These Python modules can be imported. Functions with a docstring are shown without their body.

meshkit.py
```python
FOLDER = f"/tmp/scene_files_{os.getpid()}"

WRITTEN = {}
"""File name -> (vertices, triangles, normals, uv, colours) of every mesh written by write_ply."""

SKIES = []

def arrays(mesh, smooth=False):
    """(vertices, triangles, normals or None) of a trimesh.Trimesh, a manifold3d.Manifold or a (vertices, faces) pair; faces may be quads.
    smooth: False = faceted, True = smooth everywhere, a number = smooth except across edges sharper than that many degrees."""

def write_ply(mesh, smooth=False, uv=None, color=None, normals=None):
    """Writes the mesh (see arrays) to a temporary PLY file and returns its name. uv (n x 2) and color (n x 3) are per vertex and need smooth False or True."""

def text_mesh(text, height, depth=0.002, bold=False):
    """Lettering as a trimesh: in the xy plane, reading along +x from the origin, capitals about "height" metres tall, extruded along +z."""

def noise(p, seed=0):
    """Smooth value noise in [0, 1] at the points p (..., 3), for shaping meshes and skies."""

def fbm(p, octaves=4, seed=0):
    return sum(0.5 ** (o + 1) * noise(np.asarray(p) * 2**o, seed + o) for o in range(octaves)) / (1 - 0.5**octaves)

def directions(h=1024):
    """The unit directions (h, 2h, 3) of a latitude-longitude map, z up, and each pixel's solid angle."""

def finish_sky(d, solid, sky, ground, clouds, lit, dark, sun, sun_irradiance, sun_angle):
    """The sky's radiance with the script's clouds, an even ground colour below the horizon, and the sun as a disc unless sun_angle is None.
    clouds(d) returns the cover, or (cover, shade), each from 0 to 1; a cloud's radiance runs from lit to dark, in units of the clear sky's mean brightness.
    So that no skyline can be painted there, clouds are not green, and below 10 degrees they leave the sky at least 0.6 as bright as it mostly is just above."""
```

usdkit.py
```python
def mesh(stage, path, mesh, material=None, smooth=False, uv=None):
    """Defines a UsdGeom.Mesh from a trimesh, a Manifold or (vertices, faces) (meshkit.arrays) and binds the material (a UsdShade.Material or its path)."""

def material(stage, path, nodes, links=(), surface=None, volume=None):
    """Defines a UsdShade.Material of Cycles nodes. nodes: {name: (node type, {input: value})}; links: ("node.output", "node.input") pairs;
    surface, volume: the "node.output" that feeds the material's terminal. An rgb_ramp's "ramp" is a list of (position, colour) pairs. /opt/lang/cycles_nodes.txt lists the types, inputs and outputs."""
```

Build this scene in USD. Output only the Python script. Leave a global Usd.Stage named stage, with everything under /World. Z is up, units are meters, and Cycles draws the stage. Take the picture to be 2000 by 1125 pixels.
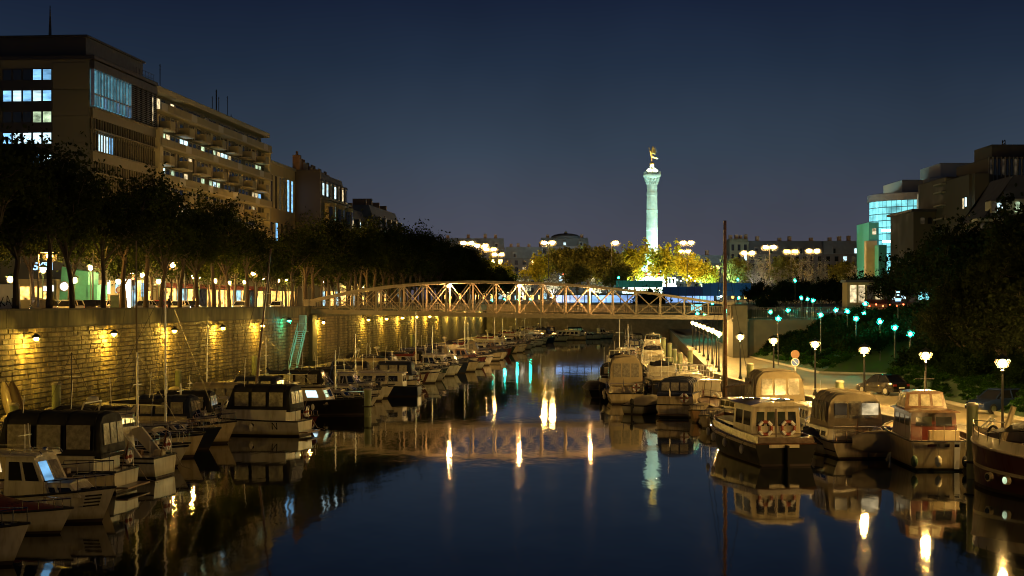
import math, random
import numpy as np
import usdkit, meshkit
from pxr import Usd, UsdGeom, UsdLux, UsdShade, Gf, Sdf, Vt

stage = Usd.Stage.CreateInMemory()
UsdGeom.SetStageUpAxis(stage, "Z")
UsdGeom.SetStageMetersPerUnit(stage, 1.0)
W = UsdGeom.Xform.Define(stage, "/World")
UsdGeom.Scope.Define(stage, "/World/Looks")

# ---------------------------------------------------------------- camera, sky, light
F, EYE, HOR = 3280.0, 8.0, 592.0          # focal length in photo pixels, eye height (m), horizon row
WZ = -0.45                                # water level
cam = UsdGeom.Camera.Define(stage, "/World/camera")
cam.CreateFocalLengthAttr(36.0 * F / 2000)
cam.CreateHorizontalApertureAttr(36.0)
cam.CreateVerticalApertureOffsetAttr(36.0 * 29.5 / 2000)
cam.CreateClippingRangeAttr((0.5, 20000.0))
cam.CreateExposureAttr(0.0)
cam.AddTranslateOp().Set((0, 0, EYE))
cam.AddRotateXOp().Set(90)

dome = UsdLux.DomeLight.Define(stage, "/World/sky")
dome.GetPrim().SetCustomDataByKey("kind", "structure")
sun_el, sun_rot = math.radians(-5.0), math.radians(215)
skym = usdkit.material(stage, "/World/Looks/night_sky", {
    "sky": ("sky_texture", {"sky_type": "single_scattering", "sun_disc": False, "sun_elevation": sun_el, "sun_rotation": sun_rot}),
    "tc": ("texture_coordinate", {}), "sep": ("separate_xyz", {}),
    "glow": ("rgb_ramp", {"ramp": [(0.0, (.092, .078, .100)), (.035, (.064, .066, .090)), (.09, (.032, .048, .074)), (.14, (.0145, .026, .050)), (.18, (.0075, .0135, .034)), (.26, (.0025, .005, .013)), (1.0, (.001, .002, .006))]}),
    "cl": ("noise_texture", {"scale": 5.0, "detail": 5}), "clr": ("map_range", {"from_min": .3, "from_max": .7, "to_min": .82, "to_max": 1.2}),
    "mul": ("mix_color", {"blend_type": "multiply", "fac": 1.0, "use_clamp": False}),
    "bg1": ("background_shader", {"strength": 0.05}), "bg2": ("background_shader", {"strength": 1.0}), "add": ("add_closure", {}),
}, [("tc.generated", "sep.vector"), ("sep.z", "glow.fac"), ("sky.color", "bg1.color"), ("tc.generated", "cl.vector"), ("cl.fac", "clr.value"),
    ("glow.color", "mul.a"), ("clr.result", "mul.b"), ("mul.result", "bg2.color"),
    ("bg1.background", "add.closure1"), ("bg2.background", "add.closure2")], surface="add.closure")
UsdShade.MaterialBindingAPI.Apply(dome.GetPrim()).Bind(skym)
moon = UsdLux.DistantLight.Define(stage, "/World/night_light")
moon.CreateNormalizeAttr(True)
moon.CreateIntensityAttr(0.004)
moon.CreateAngleAttr(0.5)
moon.CreateColorAttr(Gf.Vec3f(1.0, .93, .82))
moon.AddRotateZOp().Set(-35)
moon.AddRotateXOp().Set(50)

# ---------------------------------------------------------------- helpers
def gx(px, Y): return (px - 1000.0) / F * Y
def gz(py, Y): return EYE + (HOR - py) / F * Y
def xw(Y): return -44.5 + .0884 * Y            # the left quay wall, water side
CD = np.array([.0881, .9961]); CN = np.array([.9961, -.0881])
CANG = math.degrees(math.atan2(CD[1], CD[0]))
ORD = ("first second third fourth fifth sixth seventh eighth ninth tenth eleventh twelfth thirteenth fourteenth fifteenth sixteenth seventeenth eighteenth nineteenth twentieth".split() + ["twenty-" + w for w in "first second third fourth fifth sixth seventh eighth ninth".split()] + ["thirtieth"] + ["thirty-" + w for w in "first second third fourth fifth sixth seventh eighth ninth".split()])

class MB:
    def __init__(s): s.v, s.f, s.n = [], [], 0
    def add(s, v, f):
        v = np.asarray(v, float).reshape(-1, 3); f = np.asarray(f, int)
        if f.shape[1] == 4: f = np.vstack([f[:, [0, 1, 2]], f[:, [0, 2, 3]]])
        s.v.append(v); s.f.append(f + s.n); s.n += len(v); return s
    def hexa(s, p):                            # p: bottom 4 (ccw from above), top 4
        return s.add(p, [[0, 3, 2, 1], [4, 5, 6, 7], [0, 1, 5, 4], [1, 2, 6, 5], [2, 3, 7, 6], [3, 0, 4, 7]])
    def box(s, c, d, rz=0):
        x, y, z = np.array(d) / 2.0
        p = np.array([[-x, -y, -z], [x, -y, -z], [x, y, -z], [-x, y, -z], [-x, -y, z], [x, -y, z], [x, y, z], [-x, y, z]])
        if rz:
            a = math.radians(rz); R = np.array([[math.cos(a), -math.sin(a), 0], [math.sin(a), math.cos(a), 0], [0, 0, 1]]); p = p @ R.T
        return s.hexa(p + np.array(c))
    def bx(s, x0, x1, y0, y1, z0, z1): return s.box(((x0 + x1) / 2, (y0 + y1) / 2, (z0 + z1) / 2), (x1 - x0, y1 - y0, z1 - z0))
    def bb(s, x0, x1, y0, y1, z0, z1, b=.03):  # box with chamfered top edges
        s.bx(x0, x1, y0, y1, z0, z1 - b)
        z = z1 - b
        return s.hexa([[x0, y0, z], [x1, y0, z], [x1, y1, z], [x0, y1, z], [x0 + b, y0 + b, z1], [x1 - b, y0 + b, z1], [x1 - b, y1 - b, z1], [x0 + b, y1 - b, z1]])
    def fr(s, x0, x1, y0, y1, z0, z1, ix0=0, ix1=0, iy0=0, iy1=0):   # frustum
        return s.hexa([[x0, y0, z0], [x1, y0, z0], [x1, y1, z0], [x0, y1, z0], [x0 + ix0, y0 + iy0, z1], [x1 - ix1, y0 + iy0, z1], [x1 - ix1, y1 - iy1, z1], [x0 + ix0, y1 - iy1, z1]])
    def tube(s, pts, r, n=6, r1=None, cap=True):
        p = np.asarray(pts, float); k = len(p)
        r = np.full(k, r, float) if r1 is None and np.ndim(r) == 0 else (np.asarray(r, float) if r1 is None else np.linspace(r, r1, k))
        t = np.gradient(p, axis=0); t /= np.linalg.norm(t, axis=1, keepdims=True) + 1e-12
        a = np.cross(t, np.where(np.abs(t[:, 2:]) < .9, [0, 0, 1.], [1., 0, 0])); a /= np.linalg.norm(a, axis=1, keepdims=True) + 1e-12
        b = np.cross(t, a); an = np.arange(n) * 2 * np.pi / n + np.pi / n
        v = p[:, None] + r[:, None, None] * (np.cos(an)[None, :, None] * a[:, None] + np.sin(an)[None, :, None] * b[:, None])
        return s.rings(v, cap)
    def rings(s, v, cap=True, closed=True):
        v = np.asarray(v, float); k, n = v.shape[:2]
        i, j = np.meshgrid(np.arange(k - 1), np.arange(n if closed else n - 1), indexing="ij")
        j2 = (j + 1) % n
        q = np.stack([i * n + j, i * n + j2, (i + 1) * n + j2, (i + 1) * n + j], -1).reshape(-1, 4)
        s.add(v.reshape(-1, 3), q)
        if cap and closed:
            o = s.n - k * n
            s.f.append(np.array([[o, o + j + 1, o + j] for j in range(1, n - 1)])); o += (k - 1) * n
            s.f.append(np.array([[o, o + j, o + j + 1] for j in range(1, n - 1)]))
        return s
    def lathe(s, prof, c=(0, 0, 0), n=12):
        a = np.arange(n) * 2 * np.pi / n
        v = np.array([[[r * math.cos(t), r * math.sin(t), z] for t in a] for r, z in prof]) + np.array(c)
        return s.rings(v)
    def ell(s, c, r, n=8, k=6):
        th = np.linspace(-np.pi / 2 + .15, np.pi / 2 - .15, k); a = np.arange(n) * 2 * np.pi / n
        v = np.array([[[r[0] * math.cos(t) * math.cos(x), r[1] * math.cos(t) * math.sin(x), r[2] * math.sin(t)] for x in a] for t in th]) + np.array(c)
        return s.rings(v)
    def torus(s, c, R, r, u, w, n=16, m=6):
        u, w = np.array(u, float), np.array(w, float); nn = np.cross(u, w); v = []
        for i in range(n):
            a = 2 * np.pi * i / n; d = math.cos(a) * u + math.sin(a) * w
            v.append([np.array(c) + (R + r * math.cos(2 * np.pi * j / m)) * d + r * math.sin(2 * np.pi * j / m) * nn for j in range(m)])
        v.append(v[0]); return s.rings(np.array(v), cap=False)
    def panel(s, q, u0, u1, v0, v1, off=.008, th=.012):      # a thin slab on the quad q (p00,p10,p11,p01), outward = u x v
        q = np.asarray(q, float)
        P = lambda u, v: q[0] * (1 - u) * (1 - v) + q[1] * u * (1 - v) + q[2] * u * v + q[3] * (1 - u) * v
        n = np.cross(q[1] - q[0], q[3] - q[0]); n /= np.linalg.norm(n)
        b = np.array([P(u0, v0), P(u1, v0), P(u1, v1), P(u0, v1)])
        return s.hexa(np.vstack([b + n * (off - th), b + n * off]))
    def poly(s, pts2, org, u, v, d0, d1):                    # convex polygon extruded along u x v from d0 to d1
        org, u, v = (np.array(a, float) for a in (org, u, v)); n = np.cross(u, v); n = n / np.linalg.norm(n)
        p = np.array([org + a * u + b * v for a, b in pts2]); k = len(p)
        vv = np.vstack([p + n * d0, p + n * d1])
        f = [[0, j + 1, j] for j in range(1, k - 1)] + [[k, k + j, k + j + 1] for j in range(1, k - 1)]
        for j in range(k):
            j2 = (j + 1) % k; f += [[j, j2, k + j2], [j, k + j2, k + j]]
        return s.add(vv, f)
    def arr(s): return np.vstack(s.v), np.vstack(s.f)
    def move(s, M=None, t=(0, 0, 0)):
        v, f = s.arr(); v = (v @ np.asarray(M).T if M is not None else v) + np.array(t); s.v, s.f = [v], [f]; return s

_count = {}
def numbered(parent, name):
    k = (parent, name); i = _count.get(k, -1) + 1; _count[k] = i
    return f"{parent}/{name}" + (f"_{i:03d}" if i else "")

def tag(p, label=None, cat=None, group=None, kind=None):
    for k, v in (("label", label), ("category", cat), ("group", group), ("kind", kind)):
        if v: p.SetCustomDataByKey(k, v)
    return p

def thing(name, label, cat, loc=(0, 0, 0), rz=0, group=None, scale=None):
    x = UsdGeom.Xform.Define(stage, numbered("/World", name))
    x.AddTranslateOp().Set(Gf.Vec3d(*map(float, loc))); x.AddRotateZOp().Set(float(rz))
    if scale is not None: x.AddScaleOp().Set(Gf.Vec3f(*([float(scale)] * 3 if np.ndim(scale) == 0 else map(float, scale))))
    return tag(x.GetPrim(), label, cat, group)

def part(parent, name, mb, mat, label=None, smooth=30, kind=None):
    path = numbered(str(parent.GetPath()) if not isinstance(parent, str) else parent, name)
    m = usdkit.mesh(stage, path, mb.arr() if isinstance(mb, MB) else mb, mat, smooth=smooth)
    return tag(m.GetPrim(), label, None, None, kind)

def solo(name, mb, mat, label, cat, group=None, smooth=30, kind=None):
    return tag(part("/World", name, mb, mat, None, smooth), label, cat, group, kind)

def ground(name, mb, mat): return tag(part("/World", name, mb, mat, None, False), None, None, None, "structure")

def dup(src, label, loc, rz=0, group=None, scale=None):
    name = src.GetName().rstrip("0123456789").rstrip("_") if src.GetName()[-3:].isdigit() else src.GetName()
    was = src.GetCustomData()
    r = thing(name, label, was["category"], loc, rz, group or was.get("group"), scale)
    r.GetReferences().AddInternalReference(src.GetPath()); r.SetInstanceable(True)
    return r

# ---------------------------------------------------------------- materials
M = {}
def pm(name, col, rough=.6, metal=0., var=.25, scale=2., bump=0., bscale=None, coat=0., spec=.5):
    col = np.array(col, float)
    nodes = {"g": ("geometry", {}), "n": ("noise_texture", {"scale": scale, "detail": 5, "roughness": .6}),
             "r": ("rgb_ramp", {"ramp": [(.25, np.clip(col * (1 - var), 0, 1)), (.75, np.clip(col * (1 + var), 0, 1))]}),
             "rr": ("map_range", {"from_min": .3, "from_max": .7, "to_min": max(.02, rough * .8), "to_max": min(1, rough * 1.2)}),
             "p": ("principled_bsdf", {"metallic": metal, "coat_weight": coat, "specular_ior_level": spec})}
    links = [("g.position", "n.vector"), ("n.fac", "r.fac"), ("r.color", "p.base_color"), ("n.fac", "rr.value"), ("rr.result", "p.roughness")]
    if bump:
        nodes["bn"] = ("noise_texture", {"scale": bscale or scale * 6, "detail": 4}); nodes["b"] = ("bump", {"strength": bump, "distance": .03})
        links += [("g.position", "bn.vector"), ("bn.fac", "b.height"), ("b.normal", "p.normal")]
    M[name] = usdkit.material(stage, "/World/Looks/" + name, nodes, links, surface="p.BSDF"); return M[name]

def em(name, col, strength):
    M[name] = usdkit.material(stage, "/World/Looks/" + name, {"e": ("emission", {"color": col, "strength": strength})}, surface="e.emission"); return M[name]

def emwin(name, col, strength, scale=(1.2, 1.2, 1.6), lo=.25):    # a lit room seen through its pane: uneven light, dark furniture
    M[name] = usdkit.material(stage, "/World/Looks/" + name, {
        "g": ("geometry", {}), "m": ("mapping", {"scale": scale}), "n": ("noise_texture", {"scale": 1.0, "detail": 3}), "o": ("object_info", {}),
        "r": ("map_range", {"from_min": .35, "from_max": .62, "to_min": lo * strength, "to_max": strength}),
        "k": ("map_range", {"from_min": 0., "from_max": 1., "to_min": .6, "to_max": 1.15}), "x": ("math", {"math_type": "multiply"}),
        "e": ("emission", {"color": col}), "gl": ("glossy_bsdf", {"color": (.05, .05, .05), "roughness": .1}), "a": ("add_closure", {})},
        [("g.position", "m.vector"), ("m.vector", "n.vector"), ("n.fac", "r.value"), ("o.random", "k.value"), ("r.result", "x.value1"), ("k.result", "x.value2"), ("x.value", "e.strength"),
         ("e.emission", "a.closure1"), ("gl.BSDF", "a.closure2")], surface="a.closure"); return M[name]

def leafm(name, col, tr=.35):
    col = np.array(col, float)
    M[name] = usdkit.material(stage, "/World/Looks/" + name, {
        "g": ("geometry", {}), "n": ("noise_texture", {"scale": .6, "detail": 3}), "i": ("geometry", {}),
        "r": ("rgb_ramp", {"ramp": [(.3, col * .55), (.7, col * 1.35)]}),
        "d": ("diffuse_bsdf", {}), "t": ("translucent_bsdf", {}), "x": ("mix_closure", {"fac": tr})},
        [("g.position", "n.vector"), ("n.fac", "r.fac"), ("r.color", "d.color"), ("r.color", "t.color"), ("d.BSDF", "x.closure1"), ("t.BSDF", "x.closure2")], surface="x.closure"); return M[name]

def stone(name, col):                                # weathered stone: grain, blotches, dark runs of water and a damp green foot
    col = np.array(col)
    M[name] = usdkit.material(stage, "/World/Looks/" + name, {
        "g": ("geometry", {}), "n": ("noise_texture", {"scale": 1.3, "detail": 6, "roughness": .65}), "r": ("rgb_ramp", {"ramp": [(.28, col * .55), (.72, col * 1.4)]}),
        "m": ("mapping", {"scale": (.55, .55, .07)}), "s": ("noise_texture", {"scale": 1.0, "detail": 4}), "sr": ("rgb_ramp", {"ramp": [(.36, (.32, .31, .27)), (.55, (1, 1, 1))]}),
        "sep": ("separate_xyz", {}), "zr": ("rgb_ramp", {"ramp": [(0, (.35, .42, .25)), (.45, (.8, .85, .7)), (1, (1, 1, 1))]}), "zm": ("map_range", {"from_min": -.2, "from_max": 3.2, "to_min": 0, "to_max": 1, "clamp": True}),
        "x1": ("mix_color", {"blend_type": "multiply", "fac": .85}), "x2": ("mix_color", {"blend_type": "multiply", "fac": .8}),
        "bn": ("noise_texture", {"scale": 9, "detail": 5}), "b": ("bump", {"strength": .9, "distance": .04}), "p": ("principled_bsdf", {"roughness": .82})},
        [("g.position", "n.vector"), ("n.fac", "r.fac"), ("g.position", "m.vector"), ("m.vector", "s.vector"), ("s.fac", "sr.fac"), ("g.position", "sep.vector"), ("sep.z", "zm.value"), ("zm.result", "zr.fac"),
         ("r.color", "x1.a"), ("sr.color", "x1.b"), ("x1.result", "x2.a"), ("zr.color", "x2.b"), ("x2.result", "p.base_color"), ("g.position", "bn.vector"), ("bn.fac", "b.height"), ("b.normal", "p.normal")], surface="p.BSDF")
stone("stone_a", (.24, .19, .085)); stone("stone_b", (.18, .145, .065)); stone("stone_c", (.31, .245, .12))
pm("mortar", (.07, .06, .04), .9, var=.3, scale=3)
pm("concrete", (.27, .25, .20), .85, var=.35, scale=.9, bump=.3)
pm("concrete_dark", (.075, .07, .05), .9, var=.35, scale=.9, bump=.3)
pm("asphalt", (.055, .052, .05), .75, var=.3, scale=.8, bump=.3, bscale=30)
pm("road_surface", (.24, .20, .12), .75, var=.35, scale=.35, bump=.3, bscale=20)
M["quay_paving"] = usdkit.material(stage, "/World/Looks/quay_paving", {
    "g": ("geometry", {}), "n": ("noise_texture", {"scale": .5, "detail": 5, "roughness": .65}), "r": ("rgb_ramp", {"ramp": [(.3, (.13, .11, .075)), (.7, (.28, .24, .165))]}),
    "b": ("brick_texture", {"scale": 1.0, "brick_width": 1.1, "row_height": .55, "mortar_size": .018, "color1": (1., 1., 1.), "color2": (.72, .72, .72), "mortar": (.28, .28, .26)}),
    "x": ("mix_color", {"blend_type": "multiply", "fac": 1.0}), "p": ("principled_bsdf", {"roughness": .68}), "bp": ("bump", {"strength": .4, "distance": .02})},
    [("g.position", "n.vector"), ("g.position", "b.vector"), ("n.fac", "r.fac"), ("r.color", "x.a"), ("b.color", "x.b"), ("x.result", "p.base_color"), ("b.fac", "bp.height"), ("bp.normal", "p.normal")], surface="p.BSDF")
pm("kerb_stone", (.28, .26, .2), .7, var=.2, scale=2)
pm("grass", (.014, .048, .006), .9, var=.5, scale=1.5, bump=.8, bscale=20)
pm("earth", (.07, .065, .05), .9, var=.3, scale=.6)
pm("bark", (.055, .042, .028), .9, var=.4, scale=5, bump=.8, bscale=25)
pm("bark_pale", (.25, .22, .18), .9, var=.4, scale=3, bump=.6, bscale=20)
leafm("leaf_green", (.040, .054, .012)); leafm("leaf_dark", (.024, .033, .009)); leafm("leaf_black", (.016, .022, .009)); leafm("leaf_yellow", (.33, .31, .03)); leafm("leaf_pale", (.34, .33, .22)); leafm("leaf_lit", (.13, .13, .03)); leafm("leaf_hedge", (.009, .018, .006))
pm("bridge_paint", (.24, .20, .13), .45, var=.2, scale=2)
pm("bridge_dark", (.12, .11, .09), .6, var=.2, scale=2)
pm("deck_planks", (.28, .2, .12), .7, var=.3, scale=3)
def gelcoat(name, col, rough=.3, coat=.3):            # painted hulls: runs of rust and dirt, a scum line at the water
    col = np.array(col)
    M[name] = usdkit.material(stage, "/World/Looks/" + name, {
        "g": ("geometry", {}), "m": ("mapping", {"scale": (2.2, 2.2, .35)}), "s": ("noise_texture", {"scale": 1.0, "detail": 5, "roughness": .7}), "sr": ("rgb_ramp", {"ramp": [(.34, (.50, .43, .30)), (.52, (.92, .90, .85)), (.7, (1, 1, 1))]}),
        "n": ("noise_texture", {"scale": .9, "detail": 4}), "r": ("rgb_ramp", {"ramp": [(.3, col * .82), (.7, np.clip(col * 1.1, 0, 1))]}),
        "sep": ("separate_xyz", {}), "zm": ("map_range", {"from_min": WZ, "from_max": WZ + .5, "to_min": 0, "to_max": 1, "clamp": True}), "zr": ("rgb_ramp", {"ramp": [(0, (.22, .22, .13)), (.35, (.55, .52, .38)), (.8, (1, 1, 1))]}),
        "x1": ("mix_color", {"blend_type": "multiply", "fac": .75}), "x2": ("mix_color", {"blend_type": "multiply", "fac": .9}), "rr": ("map_range", {"from_min": .3, "from_max": .7, "to_min": rough * 1.6, "to_max": rough * .8}),
        "p": ("principled_bsdf", {"coat_weight": coat})},
        [("g.position", "m.vector"), ("m.vector", "s.vector"), ("s.fac", "sr.fac"), ("g.position", "n.vector"), ("n.fac", "r.fac"), ("g.position", "sep.vector"), ("sep.z", "zm.value"), ("zm.result", "zr.fac"), ("r.color", "x1.a"), ("sr.color", "x1.b"), ("x1.result", "x2.a"), ("zr.color", "x2.b"), ("x2.result", "p.base_color"), ("s.fac", "rr.value"), ("rr.result", "p.roughness")], surface="p.BSDF")
gelcoat("gel_white", (.62, .59, .49)); gelcoat("gel_cream", (.55, .47, .31)); gelcoat("gel_grey", (.32, .31, .28)); gelcoat("hull_green", (.012, .045, .03)); gelcoat("hull_maroon", (.085, .016, .010))
pm("hull_navy", (.010, .014, .035), .4, var=.2, scale=1.2, spec=.35)
pm("hull_black", (.010, .009, .008), .5, var=.3, scale=1.2, spec=.12)
pm("antifoul", (.03, .018, .016), .8, var=.4, scale=2)
pm("teak", (.22, .13, .06), .5, var=.3, scale=4, coat=.2)
pm("varnish", (.085, .042, .02), .3, var=.3, scale=4, coat=.5)
pm("canvas_black", (.012, .012, .016), .85, var=.3, scale=3, bump=.3, bscale=8)
pm("canvas_blue", (.012, .018, .05), .85, var=.3, scale=3, bump=.3, bscale=8)
pm("canvas_tan", (.36, .30, .19), .85, var=.2, scale=2, bump=.4, bscale=6)
pm("canvas_red", (.14, .02, .015), .85, var=.3, scale=3, bump=.3, bscale=8)
pm("rubber", (.015, .015, .015), .7)
pm("fender_white", (.62, .58, .48), .5, var=.15)
pm("buoy_orange", (.26, .04, .015), .5, var=.15)
pm("chrome", (.75, .74, .72), .18, metal=1., var=.05)
pm("alu", (.55, .55, .54), .4, metal=1., var=.1)
pm("iron_black", (.02, .02, .02), .45, var=.3)
pm("iron_green", (.05, .10, .06), .5, var=.25)
pm("pile_green", (.17, .20, .10), .55, var=.3, scale=1.4)
pm("stair_paint", (.30, .50, .50), .5, var=.15)
pm("wood_dark", (.06, .04, .025), .6, var=.3, scale=4)
pm("glass_dark", (.012, .013, .016), .06, var=.1, spec=.8)
pm("office_stone", (.082, .085, .07), .75, var=.12, scale=.25)
pm("office_black", (.016, .016, .018), .5, var=.3)
pm("office_fin", (.10, .095, .065), .6, var=.2)
pm("fascia_pale", (.30, .29, .21), .7, var=.15, scale=.5)
pm("apartment_wall", (.085, .08, .055), .8, var=.2, scale=.4)
pm("apartment_box", (.20, .185, .115), .7, var=.2, scale=.8)
pm("curtain", (.3, .27, .2), .9, var=.4, scale=2)
pm("cream_wall", (.32, .28, .16), .8, var=.2, scale=.4)
pm("slate", (.045, .047, .06), .6, var=.3, scale=1)
pm("zinc", (.09, .10, .13), .5, var=.25, scale=.7)
pm("far_wall", (.075, .07, .085), .8, var=.25, scale=.2)
pm("haussmann_wall", (.085, .08, .06), .8, var=.2, scale=.3)
pm("brick_chimney", (.16, .10, .07), .85, var=.3, scale=1.5)
pm("opera_panel", (.30, .31, .30), .6, var=.08, scale=.3)
pm("verdigris", (.30, .40, .37), .6, var=.25, scale=.5, bump=.5, bscale=3)
pm("marble", (.62, .60, .55), .5, var=.15, scale=.6)
pm("gilding", (.95, .72, .25), .3, metal=1., var=.1)
pm("hoarding_blue", (.07, .16, .62), .6, var=.15)
pm("kiosk_teal", (.05, .34, .32), .6, var=.15)
pm("teal_wall", (.06, .30, .27), .7, var=.2)
pm("car_white", (.7, .68, .62), .25, var=.04, coat=.6)
pm("car_dark", (.015, .014, .014), .22, var=.1, coat=.8)
pm("car_silver", (.35, .35, .36), .28, metal=.5, var=.05, coat=.6)
pm("car_blue", (.015, .03, .10), .22, var=.1, coat=.8)
pm("car_red", (.16, .015, .012), .25, var=.1, coat=.6)
pm("paint_white", (.75, .75, .72), .5, var=.1)
pm("paint_red", (.3, .03, .02), .5, var=.1)
pm("paint_black", (.01, .01, .01), .5, var=.1)
pm("cloth_dark", (.015, .015, .02), .9); pm("skin", (.42, .27, .19), .6)
pm("plastic_clear", (.25, .23, .18), .15, var=.5, scale=5, spec=.6)
M["parapet"] = usdkit.material(stage, "/World/Looks/parapet", {
    "g": ("geometry", {}), "m": ("mapping", {"scale": (.55, .55, .16)}), "n": ("noise_texture", {"scale": 1.0, "detail": 5, "roughness": .65}),
    "r": ("rgb_ramp", {"ramp": [(.3, (.03, .03, .016)), (.5, (.10, .094, .045)), (.72, (.19, .175, .09))]}), "p": ("principled_bsdf", {"roughness": .85})},
    [("g.position", "m.vector"), ("m.vector", "n.vector"), ("n.fac", "r.fac"), ("r.color", "p.base_color")], surface="p.BSDF")
M["vinyl"] = usdkit.material(stage, "/World/Looks/vinyl", {
    "t": ("transparent_bsdf", {"color": (.7, .68, .6)}), "gl": ("glossy_bsdf", {"color": (.9, .9, .9), "roughness": .08}), "f": ("fresnel", {"IOR": 1.7}),
    "g": ("geometry", {}), "n": ("noise_texture", {"scale": 6, "detail": 3, "distortion": 1.0}), "b": ("bump", {"strength": .6, "distance": .05}), "x": ("mix_closure", {})},
    [("g.position", "n.vector"), ("n.fac", "b.height"), ("b.normal", "gl.normal"), ("f.fac", "x.fac"), ("t.BSDF", "x.closure1"), ("gl.BSDF", "x.closure2")], surface="x.closure")
M["pane"] = usdkit.material(stage, "/World/Looks/pane", {
    "t": ("transparent_bsdf", {"color": (.75, .8, .78)}), "gl": ("glossy_bsdf", {"roughness": .02}), "f": ("fresnel", {"IOR": 1.5}), "x": ("mix_closure", {})},
    [("f.fac", "x.fac"), ("t.BSDF", "x.closure1"), ("gl.BSDF", "x.closure2")], surface="x.closure")
def frost(name, fac): M[name] = usdkit.material(stage, "/World/Looks/" + name, {"t": ("transparent_bsdf", {}), "s": ("translucent_bsdf", {"color": (1, 1, 1)}), "x": ("mix_closure", {"fac": fac})}, [("t.BSDF", "x.closure1"), ("s.BSDF", "x.closure2")], surface="x.closure")
for n_, f_ in (("frost_quay", .0016), ("frost_wall", .002), ("frost_place", .008), ("frost_globe", .0025), ("frost_bridge", .002), ("frost_teal", .012), ("frost_sodium", .002)): frost(n_, f_)
M["water"] = usdkit.material(stage, "/World/Looks/water", {
    "g": ("geometry", {}), "m": ("mapping", {"scale": (.5, .16, 1.)}), "n": ("noise_texture", {"scale": 1.0, "detail": 3, "roughness": .5}),
    "b": ("bump", {"strength": .05, "distance": .3}),
    "p": ("principled_bsdf", {"base_color": (.002, .004, .006), "roughness": .04, "ior": 1.27, "specular_ior_level": .5})},
    [("g.position", "m.vector"), ("m.vector", "n.vector"), ("n.fac", "b.height"), ("b.normal", "p.normal")], surface="p.BSDF")
SOD, WARM, TEAL, COOL = (1., .56, .13), (1., .68, .27), (.10, 1., .72), (.62, .88, 1.)
em("lamp_sodium", (1., .48, .08), 2000); em("lamp_quay", (1., .58, .15), 2500); em("lamp_wall", (1., .58, .07), 1700); em("lamp_teal", (.004, 1., .68), 300); em("lamp_place", (1., .55, .15), 520)
em("lamp_globe", (1., .60, .16), 1000); em("lamp_bridge", (1., .52, .18), 2600); em("lamp_white", (.9, 1., .95), 500); em("flood_cyan", (.56, 1., .92), 2000); em("flood_gold", (1., .85, .45), 7000); em("flood_white", (1., .95, .85), 700); em("flood_warm", (1., .78, .26), 1500)
pm("sign_tan", (.20, .10, .05), .6)
leafm("leaf_grass", (.018, .05, .008))
em("sign_blue", (.35, .65, 1.), 2.2); em("sign_white", (.95, .97, 1.), 4.); em("headlight", (1., .95, .8), 220); em("taillight", (1., .05, .02), 8); em("signal_red", (1., .12, .04), 10); em("neon_blue", (.2, .35, 1.), 2.5)
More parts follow.
